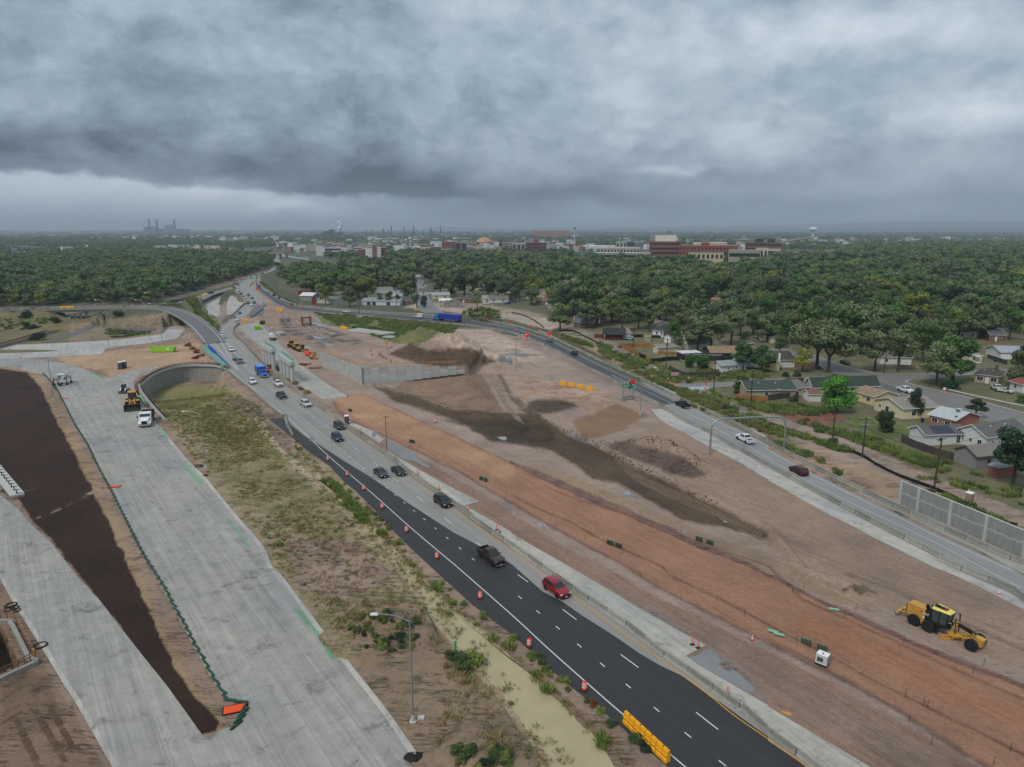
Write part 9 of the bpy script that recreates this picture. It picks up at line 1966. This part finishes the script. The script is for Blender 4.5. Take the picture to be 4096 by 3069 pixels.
for poly,s,tall,seed,nm in((RIV,8.6,11.5,1,'riv'),(TOWN,12.0,15.0,2,'town')):
 for(r0,r1,sc_)in((220,900,1.0),(900,2700,1.15)):
  w0=r1*.85;x,y=jitter_grid(-w0,w0,r0,r1,s*sc_,seed+int(r0));u,v=project(x,y);m=inpoly(u,v,poly)&(u>-350)&(u<4500)
  if nm=='riv':m&=~((u>240)&(u<560)&(v>1215))
  for gp in GAPS:m&=~inpoly(u,v,gp)
  d=fbm(x,y,45,3,600);m&=(d>(-.33 if nm=='riv' else-.06))|(np.hypot(x,y)>1300)
  x,y=x[m],y[m]
  for a,b in zip(x,y):cand.append((hypot(a,b),a,b,nm,sc_,tall))
cand.sort()
HX=[(w.x,w.y)for w in HG]
def clear(a,b,q):
 for hx,hy in HX:
  if(a-hx)**2+(b-hy)**2<81 or(abs(a-hx-5)<7 and 0<hy-b<20 and(int(a*7)+int(b*3))%3):return False
 for tx,ty,tr in TREES_PLACED[:105]:
  if(a-tx)**2+(b-ty)**2<(tr*.8)**2:return False
 return True
single=[];mass=[]
for c in cand:
 if len(single)<200 and c[0]<900:
  u,v=project(c[1],c[2],6)
  if 0<u<4096 and v>1060:
   if clear(c[1],c[2],c[3]):single.append(c)
   continue
 if c[0]>900 or clear(c[1],c[2],c[3]):mass.append(c)
for c in single:
 q=c[3];k=rnd.choice([0,1,2,3,4,5,'dense' if q=='riv' else 1]);lf=rnd.choice(['mix','mix','olive','green','dark']if q=='town' else['mix','mix','olive','green'])
 h=c[5]*ru(.7,1.3);z=S1(c[1],c[2])if c[0]<600 else 0
 tree(V3((c[1],c[2],z)),h,k,lf,'tree of the dense riverside woods left of the railway' if q=='riv' else 'tree in the leafy neighbourhood between the houses','trees of the riverside woods' if q=='riv' else 'trees of the leafy neighbourhood',ru(.85,1.25))
def scatter(name,pts,protos,scl,seed,rotz=True):
 """one object: copies of the prototypes on points, by geometry nodes"""
 g=np.random.default_rng(seed);n=len(pts);me=bpy.data.meshes.new(name);me.vertices.add(n);me.vertices.foreach_set('co',np.asarray(pts,np.float32).ravel())
 for nm,ty,arr in(('inst_scale','FLOAT_VECTOR',scl.astype(np.float32).ravel()),('inst_rot','FLOAT_VECTOR',np.stack([g.uniform(-.06,.06,n),g.uniform(-.06,.06,n),g.uniform(0,6.28,n)],1).astype(np.float32).ravel())):
  a=me.attributes.new(nm,ty,'POINT');a.data.foreach_set('vector',arr)
 a=me.attributes.new('inst_idx','INT','POINT');a.data.foreach_set('value',g.integers(0,len(protos),n).astype(np.int32));o=link(name,me)
 pc=bpy.data.collections.new(name+'_kinds')
 for i,m_ in en(protos):q=bpy.data.objects.new('%s_kind_%02d'%(name,i),m_);pc.objects.link(q)
 ng=bpy.data.node_groups.new(name,'GeometryNodeTree');ng.interface.new_socket('Geometry',in_out='INPUT',socket_type='NodeSocketGeometry');ng.interface.new_socket('Geometry',in_out='OUTPUT',socket_type='NodeSocketGeometry')
 N,L=ng.nodes,ng.links;gi=N.new('NodeGroupInput');go=N.new('NodeGroupOutput');ci=N.new('GeometryNodeCollectionInfo');ci.inputs['Collection'].default_value=pc;ci.inputs['Separate Children'].default_value=True;ci.inputs['Reset Children'].default_value=True
 iop=N.new('GeometryNodeInstanceOnPoints');iop.inputs['Pick Instance'].default_value=True
 def attr(nm,ty):a=N.new('GeometryNodeInputNamedAttribute');a.data_type=ty;a.inputs['Name'].default_value=nm;return[s for s in a.outputs if s.enabled][0]
 L.new(gi.outputs[0],iop.inputs['Points']);L.new(ci.outputs[0],iop.inputs['Instance']);L.new(attr('inst_idx','INT'),iop.inputs['Instance Index']);L.new(attr('inst_rot','FLOAT_VECTOR'),iop.inputs['Rotation']);L.new(attr('inst_scale','FLOAT_VECTOR'),iop.inputs['Scale']);L.new(iop.outputs[0],go.inputs[0])
 md=o.modifiers.new('scatter','NODES');md.node_group=ng;return tag(o,kind='stuff')
LOD=[crown_mesh('far_crown',700+i,5.6,9.6,12,90,.9,.9,z0=1.4,rn=.28)for i in range(5)]+[crown_mesh('far_crown',720,3.4,12,30,18,.95,conifer=True,z0=.4)]
LODM=[]
for i,m_ in en(LOD):
 for lf in(['mix','mix','olive','green']if i<5 else['dark']):c=m_.copy();c.materials.append(LEAF[lf]);LODM.append(c)
g=np.random.default_rng(5);n=len(mass);pts=np.array([(c[1],c[2],-.3)for c in mass]);sc_=np.array([c[4]*c[5]/12*g.uniform(.55,1.3)for c in mass]);scl=np.stack([sc_*g.uniform(.9,1.25,n),sc_*g.uniform(.9,1.25,n),sc_],1)
scatter('woodland',pts,LODM,scl,9)
print('trees single',len(single),'mass',n)
# woods of the plain beyond
x,y=[],[]
for r0,r1,s in((1250,3200,22),(3200,7000,46),(7000,14000,120)):
 a,b=jitter_grid(-r1*.9,r1*.9,r0,r1,s,int(r0));m=(np.abs(a)<b*.86);d=fbm(a,b,320,4,900)+fbm(a,b,90,3,910)*.5;m&=d>-.10+(.13 if r0>3000 else .07);u,v=project(a,b);m&=~inpoly(u,v,TOWN);m&=~inpoly(u,v,RIV)
 m&=~(((u>1230)&(u<1480)&(v>988)&(v<1025)));m&=~((u>1480)&(u<3200)&(v>975)&(v<1015)&(d<.12));m&=~inpoly(u,v,[(1100,1010),(1300,1012),(1300,1110),(1050,1110)])
 x.append(np.stack([a[m],b[m],np.full(m.sum(),s/11.5)],1))
x=np.concatenate(x);n=len(x);s=np.sqrt(x[:,2])*g.uniform(.75,1.2,n)*.82;scl=np.stack([x[:,2]*g.uniform(.55,.9,n),x[:,2]*g.uniform(.55,.9,n),s],1)
scatter('distant_woods',np.stack([x[:,0],x[:,1],np.full(n,-.5)],1),LODM,scl,10);print('far',n)
# weeds, grass tufts, bushes
def tuft_mesh(name,seed,n,h,spread,cols,w=.035):
 g=np.random.default_rng(seed);a=g.uniform(0,6.28,n);r=spread*g.uniform(0,1,n)**.7;x,y=np.cos(a)*r,np.sin(a)*r;hh=h*g.uniform(.5,1.15,n);lx,ly=np.cos(a)*hh*.35+g.normal(size=n)*.08*h,np.sin(a)*hh*.35+g.normal(size=n)*.08*h;b=g.uniform(0,6.28,n);dx,dy=np.cos(b)*w,np.sin(b)*w
 V=np.stack([np.stack([x-dx,y-dy,x*0],1),np.stack([x+dx,y+dy,x*0],1),np.stack([x+lx*.6+dx*.9,y+ly*.6+dy*.9,hh*.65],1),np.stack([x+lx,y+ly,hh],1)],1).reshape(-1,3)
 me=bpy.data.meshes.new(name);me.vertices.add(len(V));me.vertices.foreach_set('co',V.ravel());me.loops.add(len(V));me.loops.foreach_set('vertex_index',np.arange(len(V),dtype=np.int32));me.polygons.add(n);me.polygons.foreach_set('loop_start',np.arange(0,len(V),4,dtype=np.int32));me.update(calc_edges=True)
 at=me.attributes.new('leafv','FLOAT','POINT');at.data.foreach_set('value',np.repeat(g.uniform(.7,1.3,n),4).astype(np.float32));me.materials.append(LEAFM[cols]);return me
LEAFM={'weed':leafmat('weed_green',['#737e49','#898954','#647242','#7e8050']),'dry':leafmat('weed_dry',['#a19167','#938054','#a48f68','#8a6747']),'sage':leafmat('weed_sage',['#546742','#485c3a','#61704b']),'lush':leafmat('weed_lush',['#6c8444','#7b8b45','#5f793e'])}
TUFTS=[tuft_mesh('tuft',1,20,.36,.34,'weed',.03),tuft_mesh('tuft',2,20,.34,.34,'dry',.03),tuft_mesh('tuft',3,20,.26,.36,'sage',.035),tuft_mesh('tuft',4,16,.42,.24,'dry',.03),tuft_mesh('tuft',8,16,.36,.26,'weed',.03)]
LUSH=[tuft_mesh('lush',5,60,.8,.6,'lush',.06),tuft_mesh('lush',6,60,.7,.6,'weed',.06),tuft_mesh('lush',7,60,.75,.6,'sage',.07)]
def weeds(name,polys,protos,seed,smin,smax,avoid=True):
 g=np.random.default_rng(seed);X,Y=[],[]
 for poly,dens,thr in polys:
  Q=np.array([(w.x,w.y)for w in WL(poly)]);x0,y0=Q.min(0);x1,y1=Q.max(0);n=int((x1-x0)*(y1-y0)*dens)
  if n>60000:n=60000
  a,b=g.uniform(x0,x1,n),g.uniform(y0,y1,n);m=inpoly(a,b,[tuple(q)for q in Q]);m&=(fbm(a,b,5,4,seed)+fbm(a,b,18,2,seed+1)*.6)>thr;X.append(a[m]);Y.append(b[m])
 X,Y=np.concatenate(X),np.concatenate(Y);pv=np.full(X.shape,-9.)
 for poly in PAVW.values():pv=np.maximum(pv,pdist(X,Y,poly,2))
 m=pv<-.15;X,Y=X[m],Y[m];Z=Hs(X,Y)-.02;n=len(X);s=g.uniform(smin,smax,n)
 scatter(name,np.stack([X,Y,Z],1),protos,np.stack([s,s,s*g.uniform(.7,1.2,n)],1),seed);print(name,n)
FIELD=LD('320 832 480 832 560 870 640 960 760 1070 870 1190 960 1310 1080 1430 1230 1640 1240 1657 900 1657 800 1560 700 1420 600 1290 560 1200 480 1080 410 980 350 900')
weeds('field_weeds',[(FIELD,1.1,-.04),(LD('320 832 480 832 560 880 600 950 560 1010 470 960 400 930 350 890'),.8,-.15),(LD('430 900 520 930 640 1040 760 1180 700 1190 600 1120 480 1040'),.8,-.05),(LD('700 1290 860 1290 1000 1440 1180 1657 900 1657 780 1500'),.9,-.02),(LD('840 1100 930 1260 1000 1330 960 1330 880 1230 800 1130'),2.0,-.2),(LD('440 840 480 900 560 960 640 1060 620 1060 520 990 440 920'),1.2,-.1)],TUFTS,21,.6,1.5)
BANK=LD('640 965 690 1010 780 1100 860 1190 950 1270 1060 1360 1160 1450 1320 1590 1370 1657 1310 1640 1220 1540 1120 1440 1020 1350 930 1270 860 1200 770 1110 680 1020')
weeds('bank_weeds',[(BANK,2.2,-.02),(LD('700 1020 760 1080 850 1175 830 1180 740 1090'),6,-.1)],TUFTS+LUSH[:1],22,.6,1.3)
weeds('roadside_weeds',[(LD('1290 735 1400 790 1500 850 1640 900 1700 950 1630 930 1500 880 1380 820 1290 760'),1.0,-.05),(LD('1320 760 1500 850 1660 930 1660 905 1500 825 1340 745'),.5,0),(LB(2,'1250 60 1450 130 1800 290 2100 370 2209 420 2209 500 1900 380 1500 220 1300 120'),1.6,-.2),(LB(3,'0 440 250 500 420 560 560 610 700 640 760 680 600 660 350 570 0 470'),2.5,-.15),(LB(3,'60 560 300 660 500 740 640 860 600 880 400 760 200 680 60 620'),1.5,-.05),(LB(3,'400 420 600 470 900 540 1200 660 1500 740 1800 860 1900 900 1700 850 1500 850 1300 780 1050 690 900 640 700 560 400 490'),1.6,-.2),(LB(3,'1350 980 1600 1080 1900 1200 2209 1340 2209 1400 1800 1200 1500 1090'),2.5,-.2),(LB(3,'1300 900 1800 1010 2209 1130 2209 1010 1900 920 1500 880'),.8,-.05),(LB(3,'0 240 200 260 480 290 480 350 200 350 0 330'),1.5,-.2),(LA(0,'1540 890 1700 870 1720 950 1850 1110 1845 1180 1750 1080 1640 980'),.9,-.2),(LA(1,'500 970 900 1000 1400 1050 1750 1090 1700 1150 1300 1200 1100 1210 900 1120 700 1080'),.9,-.15),(LA(1,'40 700 200 830 350 900 600 940 350 930 200 870 30 760'),.9,-.2),(LB(2,'1320 0 1500 60 1900 50 2209 30 2209 -60 1500 -40'),.9,-.1),(LA(2,'400 1150 700 1250 700 1290 450 1200'),1.2,-.1),(LA(2,'740 1260 900 1340 900 1370 760 1300'),1.6,-.2),(LA(0,'920 1120 1280 1120 1300 1160 1000 1190 900 1170'),1.0,-.1),(LA(0,'0 980 300 980 500 1060 350 1120 0 1200'),.4,-.05),(LA(0,'1010 990 1250 950 1600 1000 1600 1060 1200 1030 1050 1050'),.5,-.05),(LB(2,'1900 200 2209 260 2209 330 1980 260'),1.6,-.2)],LUSH+TUFTS[:2],23,.7,1.6)
def bush(p,h,leaf,label,group=None,sx=1.0,at=None):
 r=empty('bush',at if at is not None else P(p),ru(0,6.28));tag(r,label,'bush',group);s=h/1.9;r.scale=(s*sx,s*sx,s);link('foliage',with_mat(rnd.choice(BUSHP),leaf),r);J=O();J.tube([(0,0,-.1),(0,0,.9)],.05,5);J.bd('stem',BARK,r);return r
LEAF['weed']=LEAFM['weed'];LEAF['sage']=LEAFM['sage'];LEAF['dry']=LEAFM['dry'];LEAF['lush']=LEAFM['lush'];LEAF['rust']=leafmat('weed_rust',['#8a4a2a','#7a4630'])
HB=[(C(1,1790,800),1.9,'sage','tall dark green clump round the upright green pipe'),(C(1,1880,760),1.8,'lush','pale yellow-green clump right of the upright green pipe'),(C(1,1700,720),1.5,'sage','dark clump just behind the upright green pipe'),(C(2,860,1290),1.0,'sage','green bush beside the upper end of the yellow barriers'),(C(2,1060,1440),1.2,'sage','green bush under the middle of the yellow barriers'),(C(2,1150,1510),1.1,'dark','darker bush below the yellow barriers'),(C(2,765,1185),.8,'lush','small round bush above the yellow barriers'),(C(2,705,1130),.7,'rust','rust coloured weed above the yellow barriers'),(C(2,660,1095),.8,'sage','green weed beside the rust coloured one'),(C(2,468,925),.8,'lush','bright green weed at the asphalt edge'),(C(2,245,715),.9,'sage','grey-green bush below the drum at the asphalt edge'),(C(2,165,695),.8,'lush','green weed just under the second drum'),(B(1,1235,1460),1.1,'lush','bright yellow-green bush at the bend of the asphalt edge'),(B(1,205,1470),.9,'lush','bright green tuft in the bare dirt by the pavement corner'),(B(3,330,705),1.7,'sage','round green bush behind the ramp barrier past the arch'),(B(3,295,420),2.0,'weed','large yellow-green bush left of the sign arch leg'),(B(3,340,395),1.2,'rust','orange-brown bush next to the yellow-green one'),(B(3,560,600),1.9,'green','green bush at the foot of the pole with the street light'),(B(3,460,760),1.6,'weed','weedy clump on the bank beyond the ramp barrier'),(E2(1000,1100),3.0,'dark','dark hedge clump on the corner under the round elm'),(E2(850,1090),2.8,'dark','dark hedge clump left part by the kerb'),(E2(2170,1330),2.6,'green','green bush at the right edge by the pavement'),(B(3,1950,625),2.2,'rust','reddish bush in front of the large white house'),(A(3,150,1525),2.0,'dark','dark bush on the red gravel bed, left'),(A(3,250,1525),2.2,'dark','dark bush on the red gravel bed, right'),(B(3,220,225),2.6,'sage','wide grey-green bush against the black fence')]
for p,h,lf,lb in HB:bush(p,h,lf,lb)
rr_=Rz(8)
for(cx,cy,rx,ry,n,lb,grp)in((1150,490,340,170,40,'weed bush on the dirt mound near the lamp','bushes on the dirt mound near the lamp'),(1950,1580,260,110,26,'weed bush on the lowest dirt mound','bushes on the lowest dirt mound')):
 for k in range(n):a=rr_.uniform(0,6.28);q=rr_.uniform(.35,1);bush(C(1,cx+cos(a)*rx*q,cy+sin(a)*ry*q),rr_.uniform(.45,.95),rr_.choice(['sage','sage','weed','dark','lush']),lb,grp,rr_.uniform(.8,1.2))
for k in range(34):
 t=rr_.random();i=rr_.randrange(3);a,b=[(B(1,330,560),B(1,760,980)),(B(1,760,940),B(1,1180,1330)),(C(1,1560,20),C(2,500,980))][i];u,v=a[0]+(b[0]-a[0])*t,a[1]+(b[1]-a[1])*t;bush((u+rr_.uniform(-14,5),v+rr_.uniform(-2,14)),rr_.uniform(.45,.9),rr_.choice(['lush','weed','sage','weed']),'weed bush between asphalt and muddy channel','bushes on the bank by the muddy channel')
for p in((A(0,230,1010),4,2.2),(A(0,260,1110),5,2.4),(A(0,480,1055),4,2),(A(0,330,1210),5,1.3),(A(0,1020,1000),4,1.5)):bush(p[0],p[1]*.8,'dark','dark bush on the railway slope','bushes on the railway slope',1.3)
for k,p in en(LA(0,'1620 1260 1660 1290 1700 1320 1740 1350 1690 1370')):bush(p,1.6,'rust' if k%2==0 else 'dry','rusty dry weeds on the pale slope beside the teal formwork','rusty weeds by the teal formwork',1.5)
for k,p in en(LA(1,'105 1450 175 1455 200 1475 290 1570 340 1590')+LB(1,'380 130 440 160')):bush(p,1.4,'dry' if k>2 else 'sage','scrubby weeds at the feet of the bridge piers','weeds at the feet of the piers',1.3)
ROCK=[]
for i in range(3):
 g2=Rz(40+i);J=O();J.loft([[(cos(a)*r*(1+g2.uniform(-.3,.3)),sin(a)*r*(1+g2.uniform(-.3,.3)),z)for a in[k*1.047 for k in range(6)]]for r,z in((.10,-.05),(.16,.05),(.09,.15))]);ROCK.append(J.mesh('clod',pm('clod_soil','#5f5042',.95,.3,2,rnd_=.25)))
TAN=[]
for m_ in ROCK:c=m_.copy();c.materials.clear();c.materials.append(pm('clod_tan','#96816f',.95,.3,2,rnd_=.25));TAN.append(c)
weeds('dirt_clods',[(LB(2,'800 590 1000 570 1280 650 1500 720 1690 850 1560 900 1350 850 1100 740 900 660'),4,-.1),(LB(2,'60 230 250 390 500 510 760 620 1000 770 1250 890 1500 1010 1800 1140 1780 1160 1450 1010 1200 890 950 770 700 630 450 520 220 410 40 250'),5,-.3),(LB(1,'1000 80 1300 170 1700 290 2209 390 2209 440 1700 340 1300 220 1000 120'),3,-.2),(LB(2,'0 350 300 420 600 620 800 860 500 740 300 640 0 590'),.8,.05),(LA(1,'1140 1330 1330 1240 1650 1280 1950 1310 2060 1390 1600 1440'),.6,-.1)],ROCK,31,.35,1.1)
weeds('stones',[(FIELD,.35,0),(LB(2,'950 560 1280 395 2209 905 2209 1500 1500 1000'),.12,0),(LC(2,'700 0 2209 760 2209 1040 1300 330'),.5,0),(LC(3,'0 700 1500 1657 700 1657 0 1150'),.6,0),(LC(0,'0 1000 400 760 900 1657 0 1657'),.5,0)],TAN,32,.25,.8)
# the scrub of the heap behind the ramp
weeds('heap_scrub',[(LA(1,'1800 990 1950 960 2080 1000 2120 1060 1900 1060 1790 1030'),.5,-.3)],LUSH+TUFTS[1:2],29,1.2,2.0)
# one label for each of the repeats
LM=[('the brown house under tall trees',A(2,600,1100)),('the black cabin',A(2,880,1160)),('the white pyramid-roofed house',A(2,1290,1130)),('the cream gabled house',A(2,1500,1280)),('the two-storey grey house',A(2,1720,990)),('the white off-road car',A(2,2040,1240)),('the black sedan',A(3,665,1400)),('the white corner house',A(3,1100,1400)),('the cream cottage',A(3,1800,1390)),('the slate-roofed brick house',A(3,2000,1200)),('the turquoise roof',A(3,590,1120)),('the grey-green house',A(3,700,1000)),('the half-timbered house',A(3,260,930)),('the white two-storey house',A(3,1720,850)),('the greenhouses',A(1,1690,630)),('the straight street',A(1,1430,760)),('the white farmhouse',A(1,1120,770)),('the red billboard',A(1,450,840)),('the red brick bungalow',A(1,1790,880)),('the red-brown bungalow',A(2,300,900)),('the metal-roofed house',A(2,540,990)),('the overpass',A(0,600,920)),('the railway bend',A(0,1600,790)),('the old road bridge',A(0,100,900)),('the far end of the railway',A(0,2100,640))]
LMW=[(n_,W(p))for n_,p in LM]
def az_(o):return atan2(o.location.x,o.location.y)
GR={}
for o in COL.objects:
 if o.parent is None and 'group' in o and 'label' in o:GR.setdefault((o['group'],o['label']),[]).append(o)
for(gn,lb),L_ in GR.items():
 if len(L_)<2:continue
 if L_[0]['category']in('tree','house'):
  by={}
  for o in L_:by.setdefault(min(LMW,key=lambda q:(q[1]-o.location).length)[0],[]).append(o)
  for n_,q in by.items():
   for i,o in en(sorted(q,key=az_)):
    if o['category']=='house':o['label']='half-hidden house near %s, %s from the left of those'%(n_,ordinal(i+1))
    else:o['label']='%s %s near %s, %s from the left of those'%('tall' if o.scale.z>1.25 else 'low' if o.scale.z<.95 else 'middling','elm' if 'elm' in gn else 'tree',n_,ordinal(i+1))
 else:
  lg=L_[0]['category']=='erosion log'
  for i,o in en(sorted(L_,key=(lambda o:o.location.length)if lg else az_)):o['label']=lb+', %s from the %s'%(ordinal(i+1),'near end' if lg else 'left')
J=O();J.box((0,12200,-14),(44000,26000,14+260));hz=J.bd('haze',None);hz.data.materials.clear();tag(hz,kind='stuff')
m=bpy.data.materials.new('haze_air');m.use_nodes=True;m.node_tree.nodes.clear();t=NT(m.node_tree);o_=t.new('ShaderNodeOutputMaterial');v=t.new('ShaderNodeVolumePrincipled');v.inputs['Color'].default_value=(.76,.88,1,1);v.inputs['Density'].default_value=1.1e-4;v.inputs['Anisotropy'].default_value=0.2;t.k(v.outputs[0],o_.inputs['Volume']);hz.data.materials.append(m)
